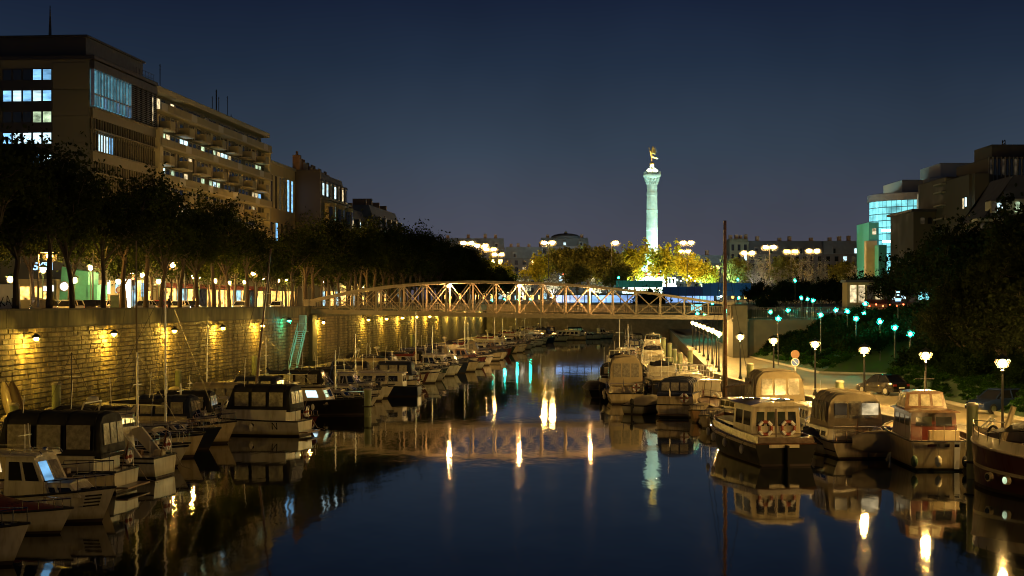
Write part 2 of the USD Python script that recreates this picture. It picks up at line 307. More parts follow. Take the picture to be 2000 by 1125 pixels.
emwin("win_cool", (.62, .90, 1.), 2.2, (.6, .6, 2.2), .55); emwin("win_blue", (.25, .60, 1.), 1.5, (.6, .6, 2.2), .5); emwin("win_aqua", (.22, .72, .95), 1.7, lo=.45); emwin("win_warm", (1., .78, .42), 1.3); emwin("win_green", (.75, 1., .62), 1.2); emwin("win_dim", (1., .75, .4), .05); emwin("shop_warm", (1., .56, .13), 4.2, (1.5, 1.5, 1.2), .2); emwin("shop_cool", (.5, .85, 1.), 1.6, (1.5, 1.5, 1.2), .2); emwin("glass_opera", (.26, .86, .92), 1.5, (.25, .25, .3), .5); emwin("metro_glow", (.30, .52, 1.), 1.7, (.2, .2, .6), .5)
# ---------------------------------------------------------------- the setting: water, quays, streets, banks
LAMPX = ([-60, 84, 96, 107, 122, 134, 148.6, 160, 264, 430, 700], [30, 24.5, 23.6, 22.5, 22.0, 21.0, 20.3, 20.1, 28.2, 41.2, 62])
def xq(Y): return float(np.interp(Y, *LAMPX)) - 1.0          # edge of the right quay
ground("water", MB().add([[-60, -80, WZ], [60, -80, WZ], [60, 432, WZ], [-60, 432, WZ]], [[0, 1, 2, 3]]), M["water"])

def strip(mb, ys, x0, x1, z0, z1=None):                       # a sheet between two curves
    z1 = z0 if z1 is None else z1
    g = lambda c, y: c(y) if callable(c) else c
    a = np.array([[[g(x0, y), y, g(z0, y)], [g(x1, y), y, g(z1, y)]] for y in ys]); k = len(ys)
    return mb.add(a.reshape(-1, 3), [[2 * i, 2 * i + 1, 2 * i + 3, 2 * i + 2] for i in range(k - 1)])
ys = [-80, 0, 60, 78, 92, 103, 120, 134, 148, 160, 200, 264, 330, 432]
zst = lambda y: float(np.interp(y, [330, 520], [6.8, 9.0]))
yl = [-80, 60, 200, 330, 432, 520, 700]
ground("street", strip(MB(), yl, -900, lambda y: xw(y) - .3, zst), M["asphalt"])
ground("pavement", strip(strip(MB(), yl[:5], lambda y: xw(y) - 8, lambda y: xw(y) - .25, lambda y: zst(y) + .12), yl[:5], lambda y: xw(y) - 8, lambda y: xw(y) - 8, lambda y: zst(y) + .12, zst), M["quay_paving"])
t = strip(MB(), yl[:5], xw, lambda y: xw(y) + 7.5, .1); strip(t, yl[:5], lambda y: xw(y) + 7.5, lambda y: xw(y) + 7.5, .1, -1.5)
ground("left_quay", t, M["quay_paving"])
t = strip(MB(), ys, xq, lambda y: xq(y) + 9, 1.3); strip(t, ys, xq, xq, -1.5, 1.3)
ground("right_quay", t, M["quay_paving"])
bank0 = lambda y: 29.2 if y < 132 else (35.5 if 137 < y < 158 else 29.4 + max(0, (y - 214) * .08))
ground("road", strip(MB(), ys, lambda y: xq(y) + 2.6, 40, 1.304), M["road_surface"])
t = MB()
for x0, w in ((.35, .0),): pass
t = strip(MB(), ys, xq, lambda y: xq(y) + .55, 1.36); strip(t, ys, xq, xq, 1.2, 1.36); strip(t, ys, lambda y: xq(y) + .55, lambda y: xq(y) + .55, 1.36, 1.29)
ground("quay_coping", t, M["kerb_stone"])
by = [-80, 40, 60, 80, 90, 100, 110, 120, 126, 131, 134, 137, 140, 150, 156, 160, 164, 180, 208, 240, 300, 432]
t = MB(); rows = []
for y in by:
    b = bank0(y); rr = random.Random(int(y))
    rows.append([[b + u * 14, y, 1.42 + 5.2 * (u ** .8) + rr.uniform(-.12, .12) * (0 < u < 1)] for u in (0, .12, .25, .4, .55, .7, .85, 1)])
t.rings(np.array(rows), cap=False, closed=False)
ground("grass_bank", t, M["grass"])
kb = MB()
kb.tube([[bank0(y) - .1, y, 1.4] for y in by[1:]], .14, 4)
ground("kerb", kb, M["kerb_stone"])
t = strip(MB(), [-80, 100, 208, 330, 432, 520, 700], lambda y: 42 + max(0, (y - 300) * .1), 900, lambda y: max(6.5, zst(y)))
ground("garden_ground", t, M["earth"])
ground("far_ground", MB().add([[-6000, 519, 8.99], [6000, 519, 8.99], [6000, 12000, 8.99], [-6000, 12000, 8.99]], [[0, 1, 2, 3]]).add([[-12, 432.5, 7.6], [46, 432.5, 7.6], [62, 520, 9.0], [-12, 520, 9.0]], [[0, 1, 2, 3]]), M["asphalt"])

# ---------------------------------------------------------------- the left quay wall with its stones
wall = thing("quay_wall", "long tall quay wall of coursed stone blocks under the left boulevard, lit by lamps", "wall", (xw(0), 0, 0), CANG)
WS = 1 / CD[1]                                     # local x = along the wall
def wl(Y): return Y * WS
t = MB().bx(wl(-40), wl(470), .12, .9, -1.2, 6.28)
part(wall, "core", t, M["mortar"])
rng = random.Random(5)
stones, far_st = [], MB()
zc = np.linspace(.12, 6.24, 18)
for r in range(17):
    z0, z1 = zc[r], zc[r + 1]; y = wl(94) + rng.uniform(0, 1)
    while y < wl(340):
        big = y > wl(214)
        L = rng.uniform(.65, 1.5) * (1.6 if big else 1)
        dz = rng.uniform(-.01, .01); pr = rng.uniform(-.05, .035)
        a = (y + .018, y + L - .018, pr, .15, z0 + .018 + dz, z1 - .018 + dz)
        c = .03
        v = [[a[0], a[3], a[4]], [a[1], a[3], a[4]], [a[1], a[3], a[5]], [a[0], a[3], a[5]], [a[0] + c, a[2], a[4] + c], [a[1] - c, a[2], a[4] + c], [a[1] - c, a[2], a[5] - c], [a[0] + c, a[2], a[5] - c]]
        f = [[4, 5, 6, 7], [0, 1, 5, 4], [1, 2, 6, 5], [2, 3, 7, 6], [3, 0, 4, 7]]
        if big or not (106 < y * CD[1] < 140 and 5 < r): far_st.add(v, f)
        else: stones.append((y, v, f))
        y += L
stones.sort(key=lambda s: s[0])
for i, (y, v, f) in enumerate(stones):
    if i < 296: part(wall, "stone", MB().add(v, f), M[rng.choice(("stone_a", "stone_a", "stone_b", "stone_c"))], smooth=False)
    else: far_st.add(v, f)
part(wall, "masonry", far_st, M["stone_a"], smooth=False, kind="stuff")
y = 60.0
while y < 440:                                      # the smooth parapet, panel by panel
    L = 6.0
    part(wall, "parapet_panel", MB().bx(wl(y) + .02, wl(y + L) - .02, -.1, .36, 6.29, 7.46), M["parapet"])
    part(wall, "coping", MB().bb(wl(y) + .02, wl(y + L) - .02, -.2, .46, 7.462, 7.62, .04), M["concrete_dark"])
    y += L
part(wall, "ledge", MB().bx(wl(60), wl(440), -.16, .1, 6.22, 6.3), M["concrete_dark"])

# ---------------------------------------------------------------- footbridge
BL, BR = (gx(599, 213.3), 213.3), (gx(1431, 208.0), 208.0)
bpx = lambda k: 1015 + 46.2 * k
def bpos(k, off=0):
    u = (k + 9) / 18.0; return np.array([BL[0] + (BR[0] - BL[0]) * u + off * .095, BL[1] + (BR[1] - BL[1]) * u + off])
def zbot(k): return float(np.interp(k, [-9, -4, 0, 5, 9], [6.95, 6.65, 6.42, 6.3, 6.2]))
def ztop(k):
    py = float(np.interp(bpx(k), [599, 620, 690, 765, 840, 925, 1015, 1110, 1200, 1290, 1400, 1431], [586, 580, 565, 555, 549, 546, 548, 552, 560, 571, 587, 590]))
    return gz(py + 4, 211)
br = thing("footbridge", "steel truss footbridge with an arched top chord crossing the basin", "footbridge", (0, 0, 0))
ks = np.arange(-9, 9.01, .5)
for off in (0.0, 3.4):
    lab = None
    def chord(zf, h, w):
        v = []
        for k in ks:
            p = bpos(k, off); z = zf(k)
            v.append([[p[0], p[1] - w, z - h], [p[0], p[1] + w, z - h], [p[0], p[1] + w, z + h], [p[0], p[1] - w, z + h]])
        return MB().rings(np.array(v))
    part(br, "top_chord", chord(ztop, .15, .18), M["bridge_paint"], smooth=False)
    part(br, "bottom_chord", chord(zbot, .27, .16), M["bridge_paint"], smooth=False)
    for k in range(-9, 10):
        p = bpos(k, off); hw = .085 if k % 3 else .12
        part(br, "upright", MB().bx(p[0] - hw, p[0] + hw, p[1] - .1, p[1] + .1, zbot(k) + .33, ztop(k) - .19), M["bridge_paint"])
    for k in range(-8, 8):
        a, b = bpos(k, off), bpos(k + 1, off)
        for s, (z0, z1) in enumerate(((zbot(k) + .3, ztop(k + 1) - .18), (ztop(k) - .18, zbot(k + 1) + .3))):
            o = .03 if s else -.03
            part(br, "diagonal", MB().tube([[a[0] + .1, a[1] + o, z0], [b[0] - .1, b[1] + o, z1]], .07, 4), M["bridge_paint"], smooth=False)
    rl = MB()
    for zz in (.55, 1.35): rl.tube([[*(bpos(k, off + (.3 if off == 0 else -.3))), zbot(k) + zz] for k in ks], .03, 4)
    for k in np.arange(-9, 9, .075):
        p = bpos(k, off + (.3 if off == 0 else -.3)); rl.bx(p[0] - .014, p[0] + .014, p[1] - .014, p[1] + .014, zbot(k) + .55, zbot(k) + 1.35)
    part(br, "railing", rl, M["bridge_paint"], smooth=False)
dk = MB()
v = []
for k in ks:
    a, b = bpos(k, .2), bpos(k, 3.2); z = zbot(k)
    v.append([[a[0], a[1], z + .1], [b[0], b[1], z + .1], [b[0], b[1], z + .24], [a[0], a[1], z + .24]])
part(br, "deck", MB().rings(np.array(v)), M["deck_planks"], smooth=False)
for k in range(-9, 10):
    a, b = bpos(k, .2), bpos(k, 3.2); part(br, "cross_beam", MB().tube([[*a, zbot(k) - .1], [*b, zbot(k) - .1]], .14, 4), M["bridge_dark"])
for i, k in enumerate((-3, 0, 3)):
    a = bpos(k, 1.7); z = ztop(k) - .25
    h = part(br, "lamp_bracket", MB().tube([[*bpos(k, .1), z + .1], [*bpos(k, 3.3), z + .1]], .06, 4), M["bridge_dark"])
    for s in (.55, 2.85):
        a = bpos(k, s); part(h, "bulb", MB().ell((a[0] + .05, a[1] - .1, z - .18), (.15, .15, .14), 8, 5), M["lamp_bridge"]); part(h, "bowl", MB().ell((a[0] + .05, a[1] - .1, z - .2), (.34, .34, .3), 12, 8), M["frost_bridge"])
for k0, sgn in ((-9, 1), (9, -1)):
    for off in (0, 3.4):
        p = bpos(k0, off); part(br, "end_post", MB().bb(p[0] - .35, p[0] + .35, p[1] - .3, p[1] + .3, zbot(k0) - .3, ztop(k0) + .35, .08), M["concrete"])
solo("bridge_pier", MB().bb(-27.1, -25.2, 212.2, 217.2, -1.2, 6.55, .1).bx(-27.6, -24.8, 211.9, 217.5, -1.2, .7), M["concrete_dark"], "dark concrete pier carrying the left end of the footbridge", "bridge pier")
ab = MB().bb(27.1, 28.9, 206.0, 213.5, 1.2, 7.8, .12)
solo("bridge_abutment", ab.bx(26.95, 29.05, 205.8, 213.7, 5.7, 6.0), M["concrete_dark"], "square concrete abutment at the right end of the footbridge", "abutment")
rw = thing("approach_ramp", "walled ramp with iron railing leading right from the footbridge", "ramp", (0, 0, 0))
part(rw, "ramp_wall", MB().fr(29.06, 47, 207.5, 213, 1.2, 5.95), M["concrete_dark"])
t = MB()
for zz in (6.2, 7.45): t.tube([[29.6, 207.7, zz], [47, 207.7, zz]], .035, 4)
for x in np.arange(29.8, 47, .22): t.bx(x - .015, x + .015, 207.68, 207.72, 5.94, 7.45)
part(rw, "railing", t, M["iron_black"], smooth=False)

# teal lit steel stair at the wall
st = thing("steel_stair", "pale steel stair with caged landing against the stone wall, lit teal", "stair", (0, 0, 0))
A = np.array([xw(201) + 1.1, 201, 4.6]); B = np.array([xw(193) + 1.7, 193.4, .15])
nrm = np.array([.9, .05, 0])
for s in (0, 1):
    o = nrm * s; part(st, "stringer", MB().tube([A + o, B + o], .1, 4), M["stair_paint"])
    part(st, "handrail", MB().tube([A + o + (0, 0, 1), B + o + (0, 0, 1)], .045, 5).tube([A + o, A + o + (0, 0, 1.05)], .045, 5).tube([B + o, B + o + (0, 0, 1.05)], .045, 5).tube([(A + B) / 2 + o, (A + B) / 2 + o + (0, 0, 1)], .04, 5), M["stair_paint"])
for i in range(1, 20):
    p = A + (B - A) * i / 20; part(st, "tread", MB().box(p + nrm / 2, (.95, .3, .05)), M["stair_paint"])
part(st, "landing", MB().box(A + nrm / 2 + (0, .7, 0), (1.3, 1.7, .08)), M["stair_paint"])
t = MB()
for s in np.linspace(0, 1, 9): t.tube([A + nrm * s + (0, 1.4, 0), A + nrm * s + (0, 1.4, 1.9)], .03, 4)
for s in np.linspace(0, 1, 7): t.tube([A + nrm + (0, 1.4 * s, 0), A + nrm + (0, 1.4 * s, 1.9)], .03, 4)
for zz in (.9, 1.9): t.tube([A + (0, 1.4, zz), A + nrm + (0, 1.4, zz), A + nrm + (0, 0, zz)], .04, 4)
part(st, "cage", t, M["stair_paint"])

# ---------------------------------------------------------------- the end of the basin: lit station hall, walls, hoardings
CX = lambda px, Y: gx(px, Y)
sn = thing("metro_station", "long low station hall with blue lit windows across the end of the basin", "station", (0, 0, 0))
Ys = 470.0
x0, x1 = CX(1085, Ys), CX(1395, Ys)
part(sn, "base_wall", MB().bx(x0 - 22, x1 + 4, Ys, Ys + 6, -1, 7.7), M["concrete_dark"])
part(sn, "lower_wall", MB().bx(x0, x1, Ys + .3, Ys + 6, 7.7, 8.0), M["concrete"])
part(sn, "roof", MB().bb(x0 - .6, x1 + .6, Ys - .8, Ys + 7, 10.25, 10.75, .1), M["zinc"])
part(sn, "rear_wall", MB().bx(x0, x1, Ys + 5.2, Ys + 5.6, 8.0, 10.24), M["paint_white"])
n = 22; dx = (x1 - x0) / n
for i in range(n + 1): part(sn, "mullion", MB().bx(x0 + i * dx - .1, x0 + i * dx + .1, Ys - .1, Ys + .25, 8.0, 10.24), M["iron_black"])
for i in range(n): part(sn, "window", MB().bx(x0 + i * dx + .12, x0 + (i + 1) * dx - .12, Ys + .08, Ys + .14, 8.05, 10.2), M["metro_glow"])
xa, xb = CX(1180, 455), CX(1372, 455); n = 12; dx = (xb - xa) / n
lw = thing("station_gallery", "lower glazed gallery glowing blue green in front of the station hall", "gallery", (0, 0, 0))
part(lw, "wall", MB().bx(xa, xb, 455, 458, -1, 5.9), M["concrete"]); part(lw, "roof", MB().bb(xa - .3, xb + .3, 454.4, 458.4, 7.75, 8.0, .05), M["concrete_dark"])
for i in range(n): part(lw, "window", MB().bx(xa + i * dx + .15, xa + (i + 1) * dx - .15, 455.05, 455.1, 6.0, 7.7), M["glass_opera"])
for i in range(n + 1): part(lw, "mullion", MB().bx(xa + i * dx - .13, xa + i * dx + .13, 454.9, 455.2, 5.9, 7.76), M["iron_black"])
solo("basin_end_wall", MB().bx(-14, 46, 431, 433, -2, 7.55).bb(-14, 46, 430.8, 433.2, 7.55, 7.8, .05), M["concrete"], "stone wall closing the far end of the basin below the station", "wall")
def hoarding(name, label, pxa, pxb, pya, pyb, Y, mat, n):
    t = thing(name, label, "hoarding", (0, 0, 0)); xa, xb = CX(pxa, Y), CX(pxb, Y); zb, za = gz(pyb, Y), gz(pya, Y); d = (xb - xa) / n
    for i in range(n): part(t, "panel", MB().bx(xa + i * d + .03, xa + (i + 1) * d - .03, Y + (i % 2) * .03, Y + .08 + (i % 2) * .03, zb, za), M[mat])
    for i in range(n + 1): part(t, "post", MB().bx(xa + i * d - .05, xa + i * d + .05, Y + .12, Y + .22, 7.5, za + .05), M["iron_black"])
hoarding("site_hoarding", "blue site hoarding behind the right end of the footbridge", 1372, 1467, 553, 578, 440, "hoarding_blue", 6)
hoarding("site_hoarding", "teal site hoarding at the foot of the column", 1203, 1294, 548, 561, 520, "kiosk_teal", 7)
hoarding("site_hoarding", "darker blue hoarding between the teal one and the bridge arch", 1294, 1372, 560, 578, 445, "hoarding_blue", 5)

# ---------------------------------------------------------------- the column
KY = 620.0; KX = gx(1273.5, KY); kz = lambda py: gz(py, KY)
co = thing("victory_column", "tall pale green bronze column with winged gilded statue, floodlit", "column", (KX, KY, 0))
part(co, "socle", MB().lathe([(10.5, 8.9), (10.5, 12.6), (10.2, 12.9)], n=28), M["marble"])
bal = part(co, "balustrade", MB().bx(-8, 8, -8, -7.7, 16.9, 17.3).bx(-8, 8, -8, -7.6, 14.6, 15.1), M["marble"])
part(co, "plinth_step", MB().bx(-8.2, 8.2, -8.2, 8.2, 12.9, 14.6), M["marble"])
for i in range(13): part(bal, "baluster", MB().bx(-7.8 + i * 1.3 - .28, -7.8 + i * 1.3 + .28, -7.98, -7.72, 15.1, 16.9), M["marble"])
part(co, "lower_pedestal", MB().bx(-5.3, 5.3, -5.3, 5.3, 14.6, 18.2).fr(-5.6, 5.6, -5.6, 5.6, 18.2, 18.8, .3, .3, .3, .3), M["marble"])
pd = part(co, "pedestal", MB().fr(-3.9, 3.9, -3.9, 3.9, 18.8, 24.6, .15, .15, .15, .15).bx(-4.6, 4.6, -4.6, 4.6, 24.6, 25.3).bx(-4.1, 4.1, -4.1, 4.1, 25.3, 26.0), M["verdigris"])
part(pd, "relief", MB().bx(-2.6, 2.6, -4.0, -3.7, 20, 23.5).ell((0, -4.0, 21.8), (1.3, .3, 1.3), 12, 6), M["verdigris"])
zb = 26.0; prof = [(3.0, zb), (3.1, zb + .5), (2.7, zb + .9), (2.75, zb + 1.6), (2.25, zb + 2.2)]
part(co, "column_base", MB().lathe(prof, n=24), M["verdigris"])
ztp = kz(362)
rad = lambda z: float(np.interp(z, [28.2, ztp], [2.2, 1.82]))
zs = [28.2] + [kz(p) for p in (445, 444, 438, 437, 411, 410, 404, 403, 377, 376, 370, 369)] + [ztp]
for i in range(4):
    za, zb2 = (28.2, kz(444), kz(410), kz(376))[i], (kz(444), kz(410), kz(376), ztp)[i]
    v = []
    for z in (za, zb2 - 1.15):
        v.append([[(rad(z) - .05 * (j % 2)) * math.cos(j * math.pi / 24), (rad(z) - .05 * (j % 2)) * math.sin(j * math.pi / 24), z] for j in range(48)])
    part(co, "shaft_drum", MB().rings(np.array(v)), M["verdigris"], smooth=False)
    r = rad(zb2) + .14
    part(co, "shaft_band", MB().lathe([(r - .14, zb2 - 1.16), (r, zb2 - 1.05), (r - .06, zb2 - .9), (r - .06, zb2 - .25), (r, zb2 - .1), (r - .14, zb2)], n=24), M["verdigris"])
cap0, cap1 = ztp, kz(343)
cp = MB().lathe([(1.85, cap0), (1.95, cap0 + .3), (1.8, cap0 + .6), (2.1, cap0 + 1.6), (2.5, cap0 + 2.6), (2.9, cap1 - .5)], n=24)
capi = part(co, "capital", cp, M["verdigris"])
for ring, (zz, rr, nn, s) in enumerate(((cap0 + .9, 2.0, 16, .33), (cap0 + 1.9, 2.35, 12, .38))):
    for j in range(nn):
        a = 2 * math.pi * (j + .5 * ring) / nn; part(capi, "acanthus_leaf", MB().ell((rr * math.cos(a), rr * math.sin(a), zz), (s, s, .6), 6, 5), M["verdigris"])
for a in (45, 135, 225, 315):
    ca, sa = math.cos(math.radians(a)), math.sin(math.radians(a)); part(capi, "volute", MB().torus((3.0 * ca, 3.0 * sa, cap1 - 1.0), .45, .2, (ca, sa, 0), (0, 0, 1), 12, 6), M["verdigris"])
part(co, "abacus", MB().fr(-2.9, 2.9, -2.9, 2.9, cap1 - .5, cap1 + .2, -.15, -.15, -.15, -.15), M["verdigris"])
rl = MB()
for a, b in (((-2.9, -2.9), (2.9, -2.9)), ((2.9, -2.9), (2.9, 2.9)), ((2.9, 2.9), (-2.9, 2.9)), ((-2.9, 2.9), (-2.9, -2.9))):
    for zz in (.7, 1.25): rl.tube([[*a, cap1 + zz], [*b, cap1 + zz]], .06, 4)
    for u in np.linspace(0, 1, 9): rl.tube([[a[0] + (b[0] - a[0]) * u, a[1] + (b[1] - a[1]) * u, cap1 + .2], [a[0] + (b[0] - a[0]) * u, a[1] + (b[1] - a[1]) * u, cap1 + 1.25]], .04, 4)
part(co, "gallery_railing", rl, M["verdigris"])
z = kz(330)
part(co, "lantern_drum", MB().lathe([(1.75, cap1 + .2), (1.6, cap1 + .5), (1.6, z - .5), (1.75, z - .3), (1.6, z), (.8, z + .6), (.75, z + 1.0)], n=20), M["verdigris"])
part(co, "globe", MB().ell((0, 0, z + 1.75), (.85, .85, .85), 12, 8), M["gilding"])
# the winged figure: one continuous body from hulled joints
from manifold3d import Manifold
import trimesh
def body(bones, ref=.25, it=8):
    tot = None
    for a, ra, b, rb in bones:
        h = Manifold.batch_hull([Manifold.sphere(ra, 12).translate(list(map(float, a))), Manifold.sphere(rb, 12).translate(list(map(float, b)))])
        tot = h if tot is None else tot + h
    m = tot.refine_to_length(ref).to_mesh(); tm = trimesh.Trimesh(m.vert_properties[:, :3], m.tri_verts, process=True)
    trimesh.smoothing.filter_taubin(tm, iterations=it); return np.array(tm.vertices), np.array(tm.faces)
g0 = np.array([0, 0, z + 2.5])
J = dict(toe=(.05, -.1, 0.05), ank=(0, 0, .3), knee=(-.15, 0, 1.25), hip=(-.1, 0, 2.2), lk=(.75, 0, 1.75), la=(1.65, .05, 1.55), lt=(1.9, .05, 1.35), waist=(-.2, 0, 2.7), chest=(-.4, 0, 3.45), neck=(-.5, 0, 3.9), head=(-.55, 0, 4.25), rs=(-.55, -.4, 3.65), re=(-1.0, -.5, 4.1), rh=(-1.1, -.5, 4.75), ls=(-.3, .4, 3.6), le=(-.1, .7, 3.0), lh=(-.6, .8, 2.7))
P = {k: g0 + np.array(v) for k, v in J.items()}
bones = [(P["toe"], .1, P["ank"], .13), (P["ank"], .13, P["knee"], .2), (P["knee"], .2, P["hip"], .34), (P["hip"], .33, P["lk"], .21), (P["lk"], .2, P["la"], .13), (P["la"], .12, P["lt"], .08), (P["hip"], .38, P["waist"], .34), (P["waist"], .34, P["chest"], .46), (P["chest"], .36, P["neck"], .16), (P["neck"], .15, P["head"], .24),
         (P["chest"], .3, P["rs"], .18), (P["rs"], .17, P["re"], .13), (P["re"], .13, P["rh"], .09), (P["chest"], .3, P["ls"], .18), (P["ls"], .17, P["le"], .13), (P["le"], .12, P["lh"], .09)]
stt = part(co, "statue", body(bones), M["gilding"], smooth=40)
part(stt, "torch", MB().tube([P["rh"] + (0, 0, -.25), P["rh"] + (-.05, 0, .45)], .07, 6, .13).ell(P["rh"] + (-.05, 0, .6), (.13, .13, .25)), M["gilding"])
for s in (-1, 1):
    w = MB()
    for i in range(7):
        a = math.radians(82 - i * 17); L = 2.6 - .18 * abs(i - 1); r0 = P["chest"] + (.25, s * .15, .1)
        tip = r0 + np.array([L * math.cos(a) * .85, s * (.5 + .1 * i) * L * .35, L * math.sin(a)])
        m_ = (r0 + tip) / 2 + (0, 0, .12); w.tube([r0, m_, tip], [.2, .24, .05], 5)
    part(stt, "wing", w, M["gilding"])
# ---------------------------------------------------------------- left bank buildings (local x along the facade, y into the building)
def fx(Y): return -70 + .0884 * Y
def frame(name, label, cat, Y0): return thing(name, label, cat, (fx(Y0), Y0, 0), CANG)
R = random.Random(11)
def pick(*a): return M[R.choice(a)]

ob = frame("office_block", "tall office block with blue lit top storeys and a black rooftop storey", "office building", 207)
H = 38.1
part(ob, "wall", MB().bx(0, 26, .35, 30, 6.8, H), M["office_stone"])
part(ob, "roof", MB().bb(-.2, 26.1, -.3, 30, H, H + .5, .08), M["office_black"])
part(ob, "rooftop_storey", MB().fr(1.0, 24, 1.2, 24, H + .5, H + 2.9, 0, 0, 0, 0).bb(.7, 24.3, .9, 24.3, H + 2.9, H + 3.15, .06), M["office_black"])
part(ob, "antenna_mast", MB().tube([[3, 6.5, H + 3], [3, 6.5, H + 7.2]], .22, 6, .05), M["iron_black"])
rl = MB()
for yy in (.2,):
    for zz in (.9, 1.5): rl.tube([[18, yy, H + zz], [26, yy, H + zz]], .03, 4)
    for q in np.arange(18, 26.1, 1.3): rl.tube([[q, yy, H + .5], [q, yy, H + 1.5]], .03, 4)
for zz in (1.0,): rl.tube([[-.1, 12, H + zz], [-.1, 30, H + zz]], .03, 4)
part(ob, "roof_railing", rl, M["iron_black"])
# end face toward the camera: five windows a floor beside a plain stone panel
for i in range(9):
    part(ob, "stone_panel", MB().bb(-.16, 0, .4, 5.0, 8 + i * 3.3, 8 + i * 3.3 + 3.24, .01), M["office_stone"])
litf = {0: "00011", 1: "12121", 2: "xx033", 3: "12222", 4: "x1212", 5: "xxxxx", 6: "xxxxx", 7: "x00xx"}
for f in range(8):
    zc_ = 36.3 - f * 2.62
    part(ob, "spandrel", MB().bx(-.12, 0, 5.1, 11.6, zc_ - 1.95, zc_ - .72), M["office_black"])
    for c in range(5):
        ch = litf[f][4 - c] if f in litf else "x"
        y0 = 5.15 + c * 1.27
        w = part(ob, "window_frame", MB().bx(-.1, .02, y0, y0 + .07, zc_ - .7, zc_ + .68).bx(-.1, .02, y0 + 1.13, y0 + 1.2, zc_ - .7, zc_ + .68).bx(-.1, .02, y0 + .07, y0 + 1.13, zc_ + .6, zc_ + .68), M["office_black"])
        mm = {"0": "glass_dark", "1": "win_blue", "2": "win_cool", "3": "win_green", "x": "glass_dark"}[ch]
        part(w, "pane", MB().bx(-.05, -.02, y0 + .08, y0 + 1.12, zc_ - .7, zc_ + .6), M[mm])
part(ob, "end_pier", MB().bx(-.16, 0, 11.7, 12.6, 6.8, H - .3), M["office_black"])
# canal face: two glazed lit storeys, louvred bay, then fin storeys
part(ob, "cornice", MB().bx(-.05, 26, -.25, .3, 36.9, 37.9), M["office_black"])
for row, (za, zb_) in enumerate(((34.0, 36.8), (32.5, 33.8))):
    for c in range(12):
        xa = .15 + c * 1.22
        mat = "win_aqua" if c < 3 or R.random() < .75 else "win_blue"
        part(ob, "window", MB().bx(xa, xa + 1.1, .12, .2, za, zb_), M["win_aqua" if row == 0 else mat])
part(ob, "glazing_bar", MB().bx(0, 14.8, -.05, .1, 33.8, 34.0), M["alu"])
for c in range(13): part(ob, "mullion", MB().bx(.02 + c * 1.22, .12 + c * 1.22, -.2, .2, 32.4, 36.9), M["alu"])
for c in range(12):
    for k in (1, 2):
        xx = .15 + c * 1.22 + k * .38; part(ob, "blind_slat", MB().bx(xx, xx + .09, -.02, .06, 32.5, 36.8), M["office_black"])
part(ob, "louvre_backing", MB().bx(15, 25.8, .2, .3, 32.4, 36.8), M["office_black"])
for k in range(17): part(ob, "louvre", MB().hexa([[15, -.12, 32.5 + k * .26], [25.8, -.12, 32.5 + k * .26], [25.8, .12, 32.6 + k * .26], [15, .12, 32.6 + k * .26], [15, -.12, 32.53 + k * .26], [25.8, -.12, 32.53 + k * .26], [25.8, .12, 32.63 + k * .26], [15, .12, 32.63 + k * .26]]), M["alu"])
for k in range(6): part(ob, "louvre_post", MB().bx(15 + k * 2.15, 15.1 + k * 2.15, -.2, .15, 32.4, 36.9), M["iron_black"])
part(ob, "window", MB().bx(24.4, 25.4, .14, .19, 33.2, 36.4), M["win_warm"])
for f in range(9):
    zt = 32.2 - f * 2.66
    part(ob, "ledge", MB().bx(0, 26, -.28, .34, zt - .12, zt), M["office_fin"])
    part(ob, "panel_band", MB().bx(0, 26, -.06, .3, zt - 1.28, zt - .13), M["office_fin"]) if f % 2 == 0 else None
    for c in range(26):
        xx = c * 1.0
        part(ob, "fin", MB().bx(xx, xx + .12, -.05, .2, zt - 2.6, zt - .13), M["office_fin"]) if f < 6 else None
        if f == 1 and 2 <= c <= 7: mat = M["win_cool"] if c < 6 else M["win_blue"]
        else: mat = M["glass_dark"]
        if f < 6: part(ob, "window", MB().bx(xx + .14, xx + .97, .1, .18, zt - 2.6, zt - (1.3 if f % 2 == 0 else .5)), mat)
for c in range(6):
    xx = .6 + c * 4.2; part(ob, "shop_window", MB().bx(xx, xx + 3.6, .12, .2, 7.3, 10.2), M[("shop_cool", "shop_warm", "shop_cool", "shop_cool", "shop_warm", "shop_warm")[c]])
part(ob, "shop_canopy", MB().bb(0, 26, -1.3, .3, 10.4, 10.75, .06), M["office_black"])

# ---- apartment block with alternating balconies
ap = frame("apartment_block", "long apartment block with rows of balconies and a few lit windows", "apartment building", 233)
AL = 67.0
part(ap, "wall", MB().bx(.05, AL, .6, 14, 6.8, 35.0), M["apartment_wall"])
part(ap, "end_pier", MB().bx(-.02, 1.5, -.6, .6, 6.8, 32.4).bx(AL - .9, AL, -.5, .6, 6.8, 34.7), M["fascia_pale"])
part(ap, "top_storey", MB().bx(.05, AL, 1.3, 13, 35.0, 37.4), M["apartment_wall"])
part(ap, "roof_fascia", MB().bb(-.3, AL + .3, -.2, 13.5, 37.5, 38.3, .05), M["fascia_pale"])
ch = MB()
for k, (xx, h, w) in enumerate(((3, .6, 1.2), (7, .5, 2), (15, .7, 1.4), (24, .5, 1.6), (33, .8, 1.0), (45, .9, 2.6), (56, .6, 1.4))):
    part(ap, "chimney", MB().bb(xx, xx + w, 3, 4.4, 38.31, 38.31 + h, .05), M["concrete_dark"])
for xx, h in ((10.5, 4.4), (39, 3.2), (41.5, 4.6), (43, 3.6), (48.5, 4.4), (51, 1.6)):
    t = MB().tube([[xx, 2.6, 38.3], [xx, 2.6, 38.3 + h]], .06 if h < 4.5 else .1, 5)
    for q in range(3): t.tube([[xx - .5 + q * .1, 2.6, 38 + h - q * .5], [xx + .5 - q * .1, 2.6, 38 + h - q * .5]], .03, 4)
    part(ap, "roof_aerial", t, M["iron_black"])
nb = 7; bw = AL / nb; zf = 35.0
